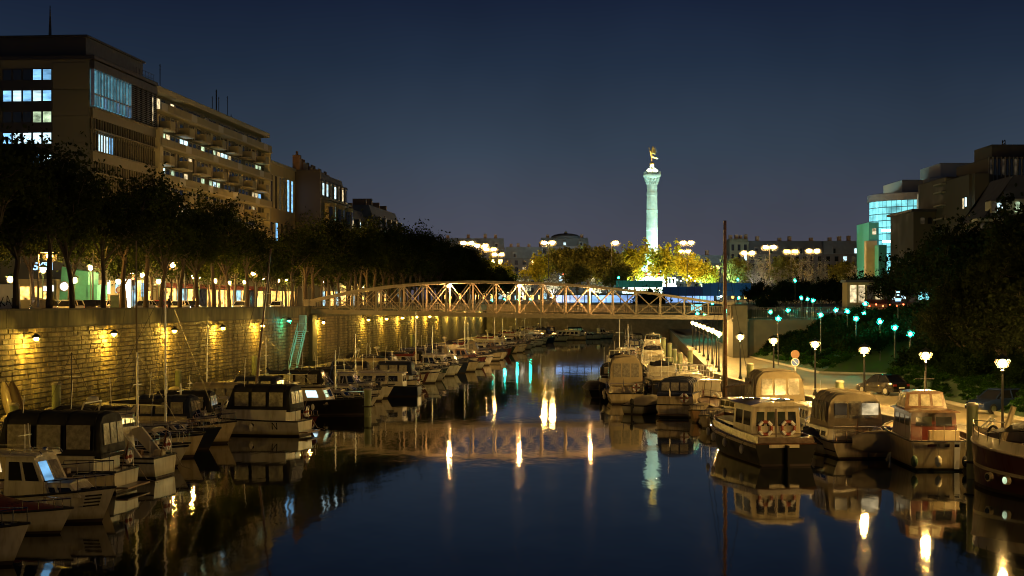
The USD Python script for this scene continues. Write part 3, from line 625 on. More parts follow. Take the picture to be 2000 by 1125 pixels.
litA = {(0, 1): "win_warm", (0, 4): "win_warm", (0, 12): "win_dim", (1, 3): "win_dim", (2, 0): "win_warm", (2, 1): "win_green", (2, 2): "win_warm", (2, 5): "win_cool", (2, 6): "win_cool", (2, 9): "win_dim", (2, 10): "win_green", (2, 13): "win_green", (2, 14): "win_warm", (2, 15): "win_cool", (2, 16): "win_cool", (2, 17): "win_warm", (2, 25): "win_green", (2, 26): "win_green",
        (3, 7): "win_warm", (3, 9): "win_dim", (3, 2): "win_dim", (3, 20): "win_dim", (4, 0): "win_cool", (4, 1): "win_cool", (4, 3): "win_green", (4, 6): "win_warm", (4, 8): "win_dim", (4, 10): "win_green", (4, 12): "win_green", (4, 13): "win_cool", (4, 14): "win_green", (4, 18): "win_dim", (4, 24): "win_warm", (4, 25): "win_warm", (4, 26): "win_blue", (5, 24): "win_warm", (6, 5): "win_warm", (6, 22): "win_dim"}
nw = 28; ww = (AL - 2.6) / nw
for f in range(9):
    z0 = 35.0 - 2.46 * f; yf = 1.3 if f == 0 else .6
    for c in range(nw):
        xx = 1.7 + c * ww
        if (c + f) % 4 == 3 and (f, c) not in litA: 
            continue
        hgt = 1.9
        w = part(ap, "window_frame", MB().bx(xx + .1, xx + .2, yf - .09, yf + .02, z0 + .12, z0 + hgt + .2).bx(xx + ww - .2, xx + ww - .1, yf - .09, yf + .02, z0 + .12, z0 + hgt + .2).bx(xx + .2, xx + ww - .2, yf - .09, yf + .02, z0 + hgt + .1, z0 + hgt + .2), M["fascia_pale" if f else "iron_black"])
        part(w, "pane", MB().bx(xx + .2, xx + ww - .2, yf - .04, yf - .02, z0 + .12, z0 + hgt + .1), M[litA.get((f, c), "glass_dark")])
    if f % 2 == 0:
        part(ap, "balcony_slab", MB().bb(.1, AL, -.75, .6, z0 - .3, z0 - .05, .03), M["fascia_pale"])
        for c in range(22):
            xx = .3 + c * (AL - .5) / 22; part(ap, "balcony_panel", MB().bx(xx, xx + (AL - .5) / 22 - .06, -.72, -.66, z0 - .04, z0 + .95), M["apartment_box" if (c * 7 + f) % 5 else "opera_panel"])
    else:
        for b in range(nb):
            xx = 2.6 + b * bw + R.uniform(-.5, .5) + 1.2
            part(ap, "balcony_slab", MB().bb(xx - 2.6, xx + 2.2, -1.0, .6, z0 - .22, z0 - .03, .03), M["fascia_pale"])
            part(ap, "balcony_box", MB().bx(xx - .2, xx + 2.2, -.98, -.9, z0 - .02, z0 + 1.15).bx(xx + 2.12, xx + 2.2, -.9, .55, z0 - .02, z0 + 1.15).bx(xx - .2, xx - .12, -.9, .55, z0 - .02, z0 + 1.15), M["apartment_box"])
            part(ap, "curtain_panel", MB().bx(xx - 2.3, xx - 1.5, .3, .36, z0, z0 + 2.1), M["curtain"])
for c in range(12):
    xx = 1.5 + c * 5.4; part(ap, "shop_window", MB().bx(xx, xx + 4.4, .45, .55, 7.2, 10.1), M[("shop_warm", "shop_warm", "shop_cool", "shop_warm", "win_dim", "shop_warm")[c % 6]])
part(ap, "shop_awning", MB().hexa([[1, -1.4, 10.2], [AL, -1.4, 10.2], [AL, .5, 10.5], [1, .5, 10.5], [1, -1.4, 10.3], [AL, -1.4, 10.3], [AL, .5, 10.9], [1, .5, 10.9]]), M["canvas_red"])

# ---- narrow cream building with six tall slit windows
cb = frame("slit_window_building", "narrow cream building with six tall slit windows, two glowing blue", "building", 300.3)
part(cb, "wall", MB().bx(0, 21.5, 0, 12, 6.8, 33.2), M["cream_wall"]); part(cb, "parapet", MB().bb(-.1, 21.6, -.2, 12, 33.2, 33.7, .05), M["fascia_pale"])
part(cb, "roof_storey", MB().bb(0, 7, 2.5, 10, 33.7, 35.6, .1), M["cream_wall"])
for i in range(6):
    xx = 1.0 + i * 3.35
    f = part(cb, "window_frame", MB().bx(xx, xx + .16, -.06, .04, 25.2, 31.3).bx(xx + 1.8, xx + 1.96, -.06, .04, 25.2, 31.3).bx(xx + .16, xx + 1.8, -.06, .04, 31.1, 31.3), M["fascia_pale"])
    part(f, "pane", MB().bx(xx + .17, xx + 1.79, -.03, -.01, 25.2, 31.1), M[("glass_dark", "glass_dark", "win_dim", "win_dim", "win_blue", "win_blue")[i]])
for i in range(5): part(cb, "window", MB().bx(1.2 + i * 4.1, 2.8 + i * 4.1, -.03, .02, 17.6 + (i == 1) * 1, 22.6), M["win_blue" if i == 1 else "glass_dark"])
for i in range(4): part(cb, "shop_window", MB().bx(.8 + i * 5.2, 5 + i * 5.2, -.04, .02, 7.2, 10.2), M["shop_warm"])

# ---- dark corner house with party wall, mansard and bow windows
db = thing("corner_house", "dark gabled town house with lit mansard windows and bow fronted bays", "town house", (fx(322) + 4.7, 322.2, 0), CANG)
part(db, "wall", MB().bx(0, 30, 0, 13, 6.8, 28.5), M["haussmann_wall"])
part(db, "party_wall", MB().bx(-.35, 0, -.2, 13, 6.8, 33.6), M["office_black"])
part(db, "mansard", MB().fr(0, 30, .2, 13, 28.6, 33.5, 0, .8, 1.2, 1.2), M["slate"])
part(db, "cornice", MB().bb(-.1, 30.3, -.5, 13, 28.2, 28.6, .06), M["haussmann_wall"])
for i in range(7):
    xx = 1.6 + i * 4; dm = part(db, "dormer", MB().bx(xx, xx + 2, -.1, 1.8, 28.7, 31.6).fr(xx - .15, xx + 2.15, -.25, 1.8, 31.6, 32, .2, .2, .2, 0), M["zinc"])
    part(dm, "pane", MB().bx(xx + .3, xx + 1.7, -.14, -.11, 28.9, 31.2), M[("win_cool", "win_cool", "win_dim", "win_cool", "win_dim", "win_warm", "glass_dark")[i]])
for i, (xx, w, h) in enumerate(((.2, 1.5, 3.0), (3.4, 4.5, 1.9), (10, 2.2, 1.6), (14, 4, 1.5), (21, 3.4, 1.3), (27, 2.6, 1.2))):
    s = part(db, "chimney_stack", MB().bx(xx, xx + w, 4, 5.4, 32.5, 33.5 + h), M["brick_chimney"])
    for q in range(int(w / .5)): part(s, "chimney_pot", MB().lathe([(.16, 0), (.13, .7), (.17, .75)], (xx + .3 + q * .5, 4.7, 33.5 + h), 6), M["brick_chimney"])
for f, z0 in enumerate((23.6, 18.6)):
    for i in range(3):
        xx = 4.5 + i * 9; v = []
        for zz in (z0 - .4, z0, z0 + 3.4, z0 + 3.9):
            o = .25 if zz in (z0 - .4, z0 + 3.9) else 0
            v.append([[xx + 2.8 - (2.9 + o) * math.cos(a), -(1.5 + o) * math.sin(a), zz] for a in np.linspace(0, math.pi, 9)])
        b = part(db, "bow_window", MB().rings(np.array(v)), M["cream_wall"], smooth=False)
        for q in range(3):
            a = math.pi * (q + 1) / 4; cx_, cy_ = xx + 2.8 - 2.93 * math.cos(a), -1.53 * math.sin(a)
            part(b, "pane", MB().box((cx_, cy_, z0 + 1.9), (1.1, .08, 2.5), math.degrees(math.atan2(1.5 * math.cos(a), 2.9 * math.sin(a))) * -1), M["glass_dark" if (f, i, q) != (1, 2, 1) else "win_warm"])
    part(db, "balcony", MB().bb(.5, 30, -1.9, 0, z0 - .75, z0 - .45, .05), M["cream_wall"])
for i in range(8): part(db, "window", MB().bx(1.2 + i * 3.6, 2.8 + i * 3.6, -.05, .02, 13, 16), M["win_warm" if i in (2, 5) else "glass_dark"])
for i in range(6): part(db, "shop_window", MB().bx(.8 + i * 4.9, 4.8 + i * 4.9, -.06, .02, 7.2, 10.3), M["shop_warm" if i % 3 else "shop_cool"])

# ---- generic Haussmann block: wall, mansard, windows, chimneys
def block(name, label, X, Y, rz, L, D, z0, zw, zr, nf, nw, seed, lit=.15, wall="haussmann_wall", roof="zinc", chim=4, base=True, pots=True, sides=False, bright=None, litm=("win_warm", "win_dim", "win_cool")):
    r = random.Random(seed); t = thing(name, label, "building", (X, Y, 0), rz)
    part(t, "wall", MB().bx(0, L, 0, D, z0, zw), M[wall]); part(t, "cornice", MB().bb(-.2, L + .2, -.35, D, zw, zw + .35, .06), M[wall])
    mi = min(2.2, (zr - zw) * .35)
    part(t, "roof", MB().fr(0, L, .1, D, zw + .36, zr, .3, .3, mi, mi), M[roof])
    h = (zw - z0) / nf; w = L / nw
    for f in range(nf):
        for c in range(nw):
            m_ = r.choice(litm) if r.random() < lit else "glass_dark"
            if f == 0: m_ = r.choice(("shop_warm", "shop_warm", "shop_cool"))
            part(t, "window", MB().bx(c * w + w * .28, c * w + w * .72, -.06, .02, z0 + f * h + h * .18, z0 + f * h + h * .82), M[m_])
        if f: part(t, "string_course", MB().bx(0, L, -.22, 0, z0 + f * h - .12, z0 + f * h + .1), M[wall])
    for c in range(max(2, nw // 2)):
        xx = (c + .5) * L / max(2, nw // 2); d = part(t, "dormer", MB().bx(xx - .8, xx + .8, -.05, mi + .8, zw + .4, zw + .4 + (zr - zw) * .5), M[roof])
        part(d, "pane", MB().bx(xx - .5, xx + .5, -.09, -.06, zw + .7, zw + (zr - zw) * .45), M[r.choice(litm) if r.random() < lit * 1.5 else "glass_dark"])
    for c in range(chim):
        xx = (c + .2 + .5 * r.random()) * L / chim; s = part(t, "chimney_stack", MB().bx(xx, xx + 1.2, D * .3, D * .3 + 3.2, zr - .5, zr + 1.3 + r.random()), M["brick_chimney"])
    return t
block("town_house", "low town house with black roof beyond the corner house on the left bank", fx(352) + 3, 352.5, CANG, 36, 12, 6.9, 23.5, 29.0, 5, 9, 21, .18, wall="cream_wall", roof="slate")
block("town_house", "farther pale town house with tall chimneys above the left trees", fx(392) + 4, 392, CANG, 40, 12, 7.3, 25.0, 31.0, 5, 10, 22, .15)
# far side of the square
FY = 690
def farb(label, pxa, pxb, pyw, pyr, seed, Y=FY, **k):
    xa, xb = gx(pxa, Y), gx(pxb, Y); return block("town_house", label, xa, Y, 0, xb - xa, 14, 9.0, gz(pyw, Y), gz(pyr, Y), 6, max(3, int((xb - xa) / 3)), seed, **{"wall": "far_wall", **k})
farb("grey far town house behind the leftmost orange lights of the square", 862, 985, 486, 465, 31, lit=.08)
farb("far town house with a long zinc roof between two groups of square lights", 986, 1062, 506, 482, 32, lit=.05)
farb("far town house with a raised dark dome roof and two lit windows", 1056, 1150, 482, 464, 33, lit=.3, roof="slate")
farb("low far town house directly behind the column trees", 1151, 1424, 516, 498, 34, lit=.1)
g = farb("far house with a pale bare gable right of the tall mast", 1425, 1462, 474, 466, 35, lit=.05, wall="haussmann_wall", roof="haussmann_wall")
farb("far town house with dark roof behind three orange square lights", 1463, 1608, 498, 470, 36, lit=.06, roof="slate")
farb("far town house with a row of pale dormers left of the opera", 1609, 1692, 498, 470, 37, lit=.35, litm=("win_cool", "win_dim"))
dr = thing("dome_roof", "raised dark dome on the far town house roof", "dome", (gx(1105, 694), 694, gz(464, 694)))
part(dr, "dome", MB().lathe([(6.4, -.5), (5.9, .5), (4.6, 1.2), (2.5, 1.6), (.8, 1.7), (.4, 2.3), (.1, 2.6)], n=16), M["slate"]); part(dr, "lantern", MB().lathe([(.6, 1.6), (.6, 2.3), (.2, 2.8)], n=8), M["zinc"])

# ---------------------------------------------------------------- the opera house: curved glass drum and stacked boxes
op = thing("opera_house", "modern opera house with curved glowing glass drum and stacked grey boxes", "opera house", (0, 0, 0))
OY, OR_ = 585.0, 21.0; ocx = gx(1712, 575) + OR_ - .4; zt, zb0 = gz(389, 566), 9.0
na, nz = 20, 15
part(op, "drum_core", MB().lathe([(OR_ - .5, zb0), (OR_ - .5, zt)], (ocx, OY, 0), 40), M["office_black"])
for j in range(nz):
    za, zb_ = zb0 + (zt - zb0) * j / nz, zb0 + (zt - zb0) * (j + 1) / nz
    for i in range(na):
        a0, a1 = (math.pi + math.pi * .62 * (i + q) / na for q in (.05, .95))
        p0, p1 = ((ocx + OR_ * math.cos(a), OY + OR_ * math.sin(a)) for a in (a0, a1))
        nx, ny = math.cos((a0 + a1) / 2), math.sin((a0 + a1) / 2)
        if j < 14 or i % 2 == 0 or True:
            b = [[p0[0], p0[1], za + .13], [p1[0], p1[1], za + .13], [p1[0], p1[1], zb_ - .13], [p0[0], p0[1], zb_ - .13]]
            part(op, "glass_pane", MB().panel(b, 0, 1, 0, 1, .0, .06), M["glass_opera"], smooth=False, kind=None)
part(op, "drum_cornice", MB().lathe([(OR_ + .3, zt), (OR_ + .3, zt + 2.4), (OR_ - .5, zt + 2.6)], (ocx, OY, 0), 40), M["zinc"])
def oboxp(name, pxa, pxb, pya, pyb, Y, d, mat, tz=0):
    part(op, name, MB().bb(gx(pxa, Y), gx(pxb, Y), Y, Y + d, gz(pyb, Y), gz(pya, Y), .15), M[mat])
oboxp("upper_box", 1762, 1835, 351, 388, 590, 30, "opera_panel"); oboxp("upper_box", 1816, 1882, 347, 377, 580, 30, "opera_panel"); oboxp("upper_box", 1837, 1925, 318, 347, 600, 30, "opera_panel"); oboxp("side_box", 1799, 1846, 376, 412, 560, 26, "opera_panel")
oboxp("glass_lantern", 1730, 1762, 380, 392, 592, 12, "kiosk_teal"); oboxp("side_wing", 1697, 1716, 434, 586, 570, 20, "kiosk_teal"); oboxp("entrance_pier", 1692, 1713, 470, 586, 566, 3.5, "cream_wall"); oboxp("arch_block", 1716, 1732, 478, 586, 560, 6, "kiosk_teal")
for pxa, pxb, pya, pyb in ((1721, 1743, 448, 453), (1723, 1748, 469, 474), (1742, 1762, 492, 497), (1722, 1731, 489, 497)):
    part(op, "lit_sign", MB().bx(gx(pxa, 561), gx(pxb, 561), 561, 561.2, gz(pyb, 561), gz(pya, 561)), M["sign_white"])
part(op, "window", MB().bx(gx(1705, 569), gx(1712, 569), 569.6, 569.9, gz(458, 569), gz(446, 569)), M["win_warm"])

# ---------------------------------------------------------------- right bank apartment blocks
def rbox(t, name, pxa, pxb, pya, pyb, Y, d, mat): return part(t, name, MB().bb(gx(pxa, Y), gx(pxb, Y), Y, Y + d, gz(pyb, Y), gz(pya, Y), .08), M[mat])
ra = thing("terraced_block", "dim terraced apartment block with stepped balconies in front of the opera", "apartment building", (0, 0, 0))
rbox(ra, "wall", 1784, 1850, 412, 560, 330, 20, "haussmann_wall"); rbox(ra, "roof", 1781, 1846, 408, 413, 329, 22, "slate"); rbox(ra, "tower", 1848, 1880, 345, 560, 322, 22, "apartment_wall")
for i, (pa, pb) in enumerate(((347, 360), (368, 376), (392, 402), (420, 428), (442, 450), (462, 470))):
    rbox(ra, "balcony", 1838, 1874, pb - 3, pb, 316, 6, "fascia_pale"); rbox(ra, "balcony_wall", 1846, 1872, pb - 8 - (i == 0) * 4, pb - 3, 316.4, .3, "apartment_box")
    rbox(ra, "window", 1852, 1858, pb + 2, pb + 12, 321.8, .15, "win_warm" if i in (2,) else "glass_dark"); rbox(ra, "window", 1862, 1870, pb + 2, pb + 12, 321.8, .15, "win_dim" if i == 2 else "glass_dark")
for i in range(3): rbox(ra, "window", 1798 + i * 14, 1806 + i * 14, 425, 437, 329.7, .15, "win_dim" if i == 0 else "glass_dark")
rb2 = thing("tall_block", "tall dark apartment block with vertical window strips at the right edge", "apartment building", (0, 0, 0))
rbox(rb2, "wall", 1893, 1940, 340, 560, 300, 18, "concrete_dark"); rbox(rb2, "pale_wall", 1904, 1932, 338, 480, 298, 2, "apartment_wall"); rbox(rb2, "tower", 1930, 2060, 308, 560, 308, 22, "concrete_dark"); rbox(rb2, "tower_top", 1937, 2060, 282, 306, 316, 12, "concrete_dark")
for i in range(12): rbox(rb2, "fin", 1931 + i * 8, 1933 + i * 8, 306, 345 + (i % 3) * 12, 307.6, .4, "fascia_pale" if i % 4 == 1 else "concrete")
for i in range(10): rbox(rb2, "window", 1934 + i * 8, 1938 + i * 8, 310, 342, 307.8, .15, "win_dim" if i % 3 == 0 else "glass_dark")
t = MB()
for xx in (1958, 1963): t.tube([[gx(xx, 320), 320, gz(306, 320)], [gx(xx, 320), 320, gz(274, 320)]], .12, 4)
for q in range(5): t.tube([[gx(1958, 320), 320, gz(302 - q * 6, 320)], [gx(1963, 320), 320, gz(297 - q * 6, 320)]], .08, 4)
part(rb2, "roof_mast", t, M["iron_black"])
rbox(rb2, "window", 1880, 1883, 387, 408, 299, .2, "win_warm"); rbox(rb2, "window", 1885, 1888, 385, 403, 299, .2, "win_cool")
rc = thing("mansard_house", "pale house with steep dark mansard and a lit window at the right edge", "town house", (0, 0, 0))
Yc = 250; rbox(rc, "wall", 1910, 2080, 432, 590, Yc, 14, "haussmann_wall")
p = lambda a, b: [gx(a, Yc), Yc, gz(b, Yc)]
part(rc, "roof", MB().poly([(1918, -430), (2080, -398), (2080, -343), (1980, -343), (1950, -392)], (gx(0, Yc) , Yc + .2, gz(0, Yc)), (Yc / F, 0, 0), (0, 0, Yc / F), -12, 0), M["slate"])
for i, (a, b, pa, pb, m_) in enumerate(((1938, 1946, 396, 412, "win_dim"), (1949, 1954, 396, 413, "win_cool"), (1957, 1959, 396, 413, "win_cool"), (1983, 1992, 394, 414, "win_green"), (1916, 1924, 436, 446, "win_dim"), (1928, 1934, 436, 444, "win_dim"), (1968, 1976, 430, 440, "glass_dark"))): rbox(rc, "window", a, b, pa, pb, Yc - .4, .3, m_)
rbox(rc, "dormer_cheek", 1935, 1962, 392, 416, Yc - .05, 3, "fascia_pale"); rbox(rc, "dormer_cheek", 1966, 2010, 388, 418, Yc - .05, 3, "fascia_pale"); rbox(rc, "cornice", 1908, 2080, 426, 432, Yc - .5, 3, "fascia_pale")

# ---------------------------------------------------------------- street front pavilions behind the left trees
kx = thing("theatre_front", "teal pointed pavilion front with a round white lit clock", "pavilion", (0, 0, 0))
Yk = 199.0; q = [(113, -612), (172, -612), (172, -530), (150, -528), (121, -521)]
part(kx, "front_wall", MB().poly(q, (gx(0, Yk), Yk, gz(0, Yk)), (Yk / F, 0, 0), (0, 0, Yk / F), -5, 0), M["teal_wall"])
part(kx, "teal_wing", MB().bx(gx(172, Yk), gx(190, Yk), Yk - .2, Yk + 5, 6.8, gz(556, Yk)), M["teal_wall"])
ck = part(kx, "clock_ring", MB().torus((gx(126, Yk), Yk - .12, gz(559.5, Yk)), .55, .09, (1, 0, 0), (0, 0, 1), 20, 6), M["opera_panel"])
part(ck, "clock_face", MB().tube([[gx(126, Yk), Yk - .02, gz(559.5, Yk)], [gx(126, Yk), Yk - .12, gz(559.5, Yk)]], .5, 20), M["sign_white"])
kd = thing("corner_shop", "cream corner shop with yellow fascia below a blue neon sign", "shop", (0, 0, 0))
Yd = 203.0; part(kd, "wall", MB().bx(gx(20, Yd), gx(106, Yd), Yd, Yd + 8, 6.8, gz(545, Yd)), M["cream_wall"])
part(kd, "fascia", MB().bb(gx(62, Yd), gx(104, Yd), Yd - .5, Yd, gz(557, Yd), gz(550, Yd), .04), M["canvas_tan"])
for a, b, pa, pb, m_ in ((66, 72, 560, 580, "shop_warm"), (74, 82, 562, 582, "shop_warm"), (84, 97, 560, 568, "sign_white"), (84, 97, 570, 584, "shop_warm"), (98, 104, 557, 569, "sign_white"), (24, 58, 560, 585, "shop_warm")): part(kd, "shop_window", MB().bx(gx(a, Yd), gx(b, Yd), Yd - .1, Yd - .02, gz(pb, Yd), gz(pa, Yd)), M[m_])
ns = thing("neon_sign", "blue neon letters above the corner shop behind the leftmost trees", "sign", (gx(64, Yd), Yd - .4, gz(527, Yd)))
for i, chh in enumerate("SYIN"):
    m_ = meshkit.text_mesh(chh, .9, .12, bold=True); v = np.array(m_.vertices); v = np.stack([v[:, 0] + i * .62 + (i > 2) * -.28 + (i > 1) * .05, -v[:, 2], v[:, 1]], 1)
    part(ns, "letter", (v, np.array(m_.faces)), M["sign_blue"], smooth=False)
part(ns, "frame", MB().bx(-.1, 2.5, .1, .2, -.1, 0).bx(0, .08, .1, .6, -.8, 0).bx(2.3, 2.38, .1, .6, -.8, 0), M["iron_black"])
kw = thing("white_shopfront", "shopfront with bright white windows behind the road sign on the boulevard", "shop", (0, 0, 0))
Yw = 205.2; part(kw, "wall", MB().bx(gx(176, Yw), gx(286, Yw), Yw, Yw + 1, 6.8, gz(548, Yw)), M["cream_wall"])
for a, b, pa, pb, m_ in ((180, 187, 552, 580, "shop_cool"), (192, 201, 556, 580, "win_blue"), (211, 215, 548, 574, "sign_white"), (226, 238, 546, 572, "shop_cool"), (244, 256, 545, 600, "sign_white"), (258, 268, 548, 598, "shop_cool"), (276, 284, 552, 580, "win_blue")): part(kw, "shop_window", MB().bx(gx(a, Yw), gx(b, Yw), Yw - .1, Yw - .02, gz(pb, Yw), gz(pa, Yw)), M[m_])
# ---------------------------------------------------------------- trees
def rv(r): 
    v = np.array([r.gauss(0, 1) for _ in range(3)]); return v / np.linalg.norm(v)
def tree_meshes(seed, H, Rc, th, nl, ls, tr=.3, bare=.0, up=.35, squash=1.0):
    r = random.Random(seed); g = np.random.default_rng(seed)
    tk = MB(); tips = []
    lean = np.array([r.uniform(-.5, .5), r.uniform(-.5, .5), 0])
    tp = [np.zeros(3)] + [np.array([0, 0, th * u]) + lean * u * u + np.array([r.uniform(-.08, .08), r.uniform(-.08, .08), 0]) for u in (.3, .6, .85, 1.0)]
    tk.tube(tp, [tr * 1.35, tr * 1.02, tr * .9, tr * .84, tr * .7], 7)
    ch_ = H - th; c0 = tp[-1] + np.array([0, 0, ch_ * .45])
    for i in range(9):
        a = 2 * math.pi * (i + r.uniform(-.3, .3)) / 9 * 2.0; e = r.uniform(.15, 1.35) if i else 1.5
        s = tp[3] + (tp[4] - tp[3]) * r.random()
        end = c0 + np.array([math.cos(a) * math.cos(e) * Rc * .75, math.sin(a) * math.cos(e) * Rc * .75, (math.sin(e) - .45) * ch_ * .62])
        mid = s * .5 + end * .5 + np.array([r.uniform(-.5, .5), r.uniform(-.5, .5), r.uniform(0, .7)])
        tk.tube([s, s * .6 + mid * .4 + (0, 0, .1), mid, end], [tr * .5, tr * .42, tr * .3, tr * .1], 5, cap=False); tips += [mid, end]
        for q in range(5):
            b0 = mid + (end - mid) * r.uniform(-.3, .9); d = rv(r); d[2] = abs(d[2]) * .8 + up - .35
            e2 = b0 + d * Rc * r.uniform(.3, .62); tk.tube([b0, (b0 + e2) / 2 + rv(r) * .2, e2], [tr * .2, tr * .13, tr * .04], 4, cap=False); tips += [e2, (b0 + e2) / 2]
            for w in range(3):
                e3 = e2 + rv(r) * Rc * .25; tk.tube([(b0 + e2) / 2 * (.4) + e2 * .6, e3], [tr * .08, tr * .03], 3, cap=False); tips.append(e3)
    cr = None
    if nl:
        tips = np.array(tips); k = g.integers(0, len(tips), nl); keep = tips[:, 2] > 0
        w = g.random(len(tips)) ** 1.2 * .8 + .25
        P_ = tips[k] + g.normal(0, 1, (nl, 3)) * (Rc * .15 * w[k])[:, None]
        P_ = P_[P_[:, 2] > th * .55]; n = len(P_)
        u = g.normal(0, 1, (n, 3)); u /= np.linalg.norm(u, axis=1, keepdims=True); v = np.cross(u, g.normal(0, 1, (n, 3))); v /= np.linalg.norm(v, axis=1, keepdims=True)
        s = ls * g.uniform(.6, 1.3, (n, 1)); s2 = s * .62
        V = np.stack([P_ - u * s, P_ - v * s2, P_ + u * s, P_ + v * s2], 1).reshape(-1, 3); o = np.arange(n)[:, None] * 4
        cr = (V, np.vstack([o + [0, 1, 2], o + [0, 2, 3]]))
    return tk, cr
def tree(name, label, loc, seed, H, Rc, th, nl, ls, leaf, bark="bark", group=None, rz=0, scale=None, tr=.3, cat="tree", **k):
    t = thing(name, label, cat, loc, rz, group, scale); tk, cr = tree_meshes(seed, H, Rc, th, nl, ls, tr, **k)
    part(t, "trunk" if cat == "tree" else "stem", tk, M[bark]); 
    if cr: part(t, "crown" if cat == "tree" else "foliage", cr, M[leaf], smooth=False)
    return t
R = random.Random(3)
# first row along the parapet
protos = []
trunk_px = [-12, 47, 108, 155, 207, 250, 291, 328, 365, 393, 425, 460, 495, 530, 575]
ysrow = [159080 / (1290 - p) for p in trunk_px]
y = ysrow[-1] + 6.5
while y < 425: ysrow.append(y); y += 6.6
ysrow = [ysrow[0] - 6.5 * k for k in (3, 2, 1)] + ysrow
for i, Y in enumerate(ysrow):
    X = xw(Y) - 4 - R.uniform(0, .8); sc = R.uniform(.84, .98) * float(np.interp(Y, [100, 150, 180, 205, 240, 300, 360, 430], [1.06, 1.0, .92, .83, .95, 1.2, 1.26, 1.1]))
    nvis = i - 3
    if nvis < 0: lab = f"leafy plane tree outside the left edge, {ORD[-nvis - 1]} one out"
    elif nvis < 15: lab = f"dark plane tree at the parapet, {ORD[nvis]} trunk from the left edge of the picture"
    else: lab = f"dark plane tree behind the parapet, {ORD[nvis - 15]} beyond the footbridge end"
    g_ = None if 0 <= nvis < 15 else ("parapet trees beyond the footbridge" if nvis >= 0 else "parapet trees before the left edge")
    if i < 4: protos.append(tree("plane_tree", lab, (X, Y, 6.9), 40 + i, 13.6 + (i % 3) * .8, 4.6 + .4 * (i % 2), 5.6 + .5 * (i % 2), 5200, .2, "leaf_dark" if i % 2 else "leaf_green", group=g_, rz=R.uniform(0, 360), scale=sc, tr=.25))
    else: dup(protos[i % 4], lab, (X, Y, 6.9 if Y < 330 else zst(Y)), R.uniform(0, 360), g_ or "plane trees along the parapet", (sc, sc, sc * R.uniform(.94, 1.06)))
for p_ in protos: p_.SetCustomDataByKey("group", p_.GetCustomDataByKey("group") or "plane trees along the parapet")
for k, (off, y0, y1, st_, lab) in enumerate(((-15.5, 150, 420, 9.5, "plane tree of the middle boulevard row"), (-21, 206, 430, 8.8, "plane tree close to the left building fronts"))):
    y = y0; kk = 0
    while y < y1:
        sc = R.uniform(.66, .8) * (1 + max(0, y - 260) * .0012); kk += 1; dup(protos[R.randrange(4)], f"{lab}, {ORD[kk - 1]} from the left", (xw(y) + off + R.uniform(-.6, .6), y, zst(y)), R.uniform(0, 360), "middle row of boulevard trees" if k == 0 else "far row of boulevard trees", sc); y += st_ * R.uniform(.85, 1.2)
# big dark trees at the end of the basin, left of the square
dense = tree("dense_tree", "round dense dark tree above the middle of the bridge arch", (gx(932, 405), 405, 7.6), 61, 11, 6.2, 2.5, 9000, .27, "leaf_green", tr=.3)
dup(dense, "smaller dense tree just right of the round dark one above the bridge", (gx(972, 425), 425, 7.6), 60, scale=.85)
for i, (px_, Y, s, lab) in enumerate(((838, 380, 1.3, "tallest dark tree where the left tree mass drops toward the square"), (880, 395, 1.0, "dark tree at the right tip of the left tree mass"), (800, 372, 1.4, "broad dark tree left of the tallest one in the left mass"), (760, 350, 1.35, "dark tree in front of the farther town houses on the left"))): dup(dense, lab, (gx(px_, Y), Y, 7.3), 70 * i, scale=s)
# yellow trees round the square, uplit pale trees
yl0 = None
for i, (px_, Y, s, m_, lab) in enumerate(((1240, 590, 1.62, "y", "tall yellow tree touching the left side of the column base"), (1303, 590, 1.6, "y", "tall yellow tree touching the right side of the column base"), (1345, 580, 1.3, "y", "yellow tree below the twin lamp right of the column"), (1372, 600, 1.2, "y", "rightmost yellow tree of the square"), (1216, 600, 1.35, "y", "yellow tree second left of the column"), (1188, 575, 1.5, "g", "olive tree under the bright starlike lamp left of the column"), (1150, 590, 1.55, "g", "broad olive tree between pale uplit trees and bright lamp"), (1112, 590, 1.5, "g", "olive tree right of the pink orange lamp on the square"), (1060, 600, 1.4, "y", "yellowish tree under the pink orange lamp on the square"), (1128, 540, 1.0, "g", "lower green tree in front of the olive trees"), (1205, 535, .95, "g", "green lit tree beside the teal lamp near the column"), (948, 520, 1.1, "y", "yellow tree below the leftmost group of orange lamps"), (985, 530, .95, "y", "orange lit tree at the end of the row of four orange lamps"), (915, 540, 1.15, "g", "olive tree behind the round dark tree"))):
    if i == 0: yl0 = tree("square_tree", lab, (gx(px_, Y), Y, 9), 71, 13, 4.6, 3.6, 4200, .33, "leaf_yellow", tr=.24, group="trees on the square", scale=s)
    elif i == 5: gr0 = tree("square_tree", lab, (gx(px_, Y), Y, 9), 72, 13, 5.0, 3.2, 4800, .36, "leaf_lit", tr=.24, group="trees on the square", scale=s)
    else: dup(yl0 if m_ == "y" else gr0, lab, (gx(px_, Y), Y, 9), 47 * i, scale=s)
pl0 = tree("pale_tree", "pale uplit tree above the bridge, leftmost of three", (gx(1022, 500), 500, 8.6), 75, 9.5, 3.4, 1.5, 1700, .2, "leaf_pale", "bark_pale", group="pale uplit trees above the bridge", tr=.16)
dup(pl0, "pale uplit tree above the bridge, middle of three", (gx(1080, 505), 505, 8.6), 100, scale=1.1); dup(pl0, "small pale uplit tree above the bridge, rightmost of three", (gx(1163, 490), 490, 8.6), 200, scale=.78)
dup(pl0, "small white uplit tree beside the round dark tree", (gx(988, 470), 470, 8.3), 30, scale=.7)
br0 = tree("bare_tree", "spreading bare tree behind the blue hoarding right of the mast", (gx(1478, 480), 480, 8), 77, 13, 5.5, 3.5, 500, .16, "leaf_pale", "bark_pale", tr=.34)
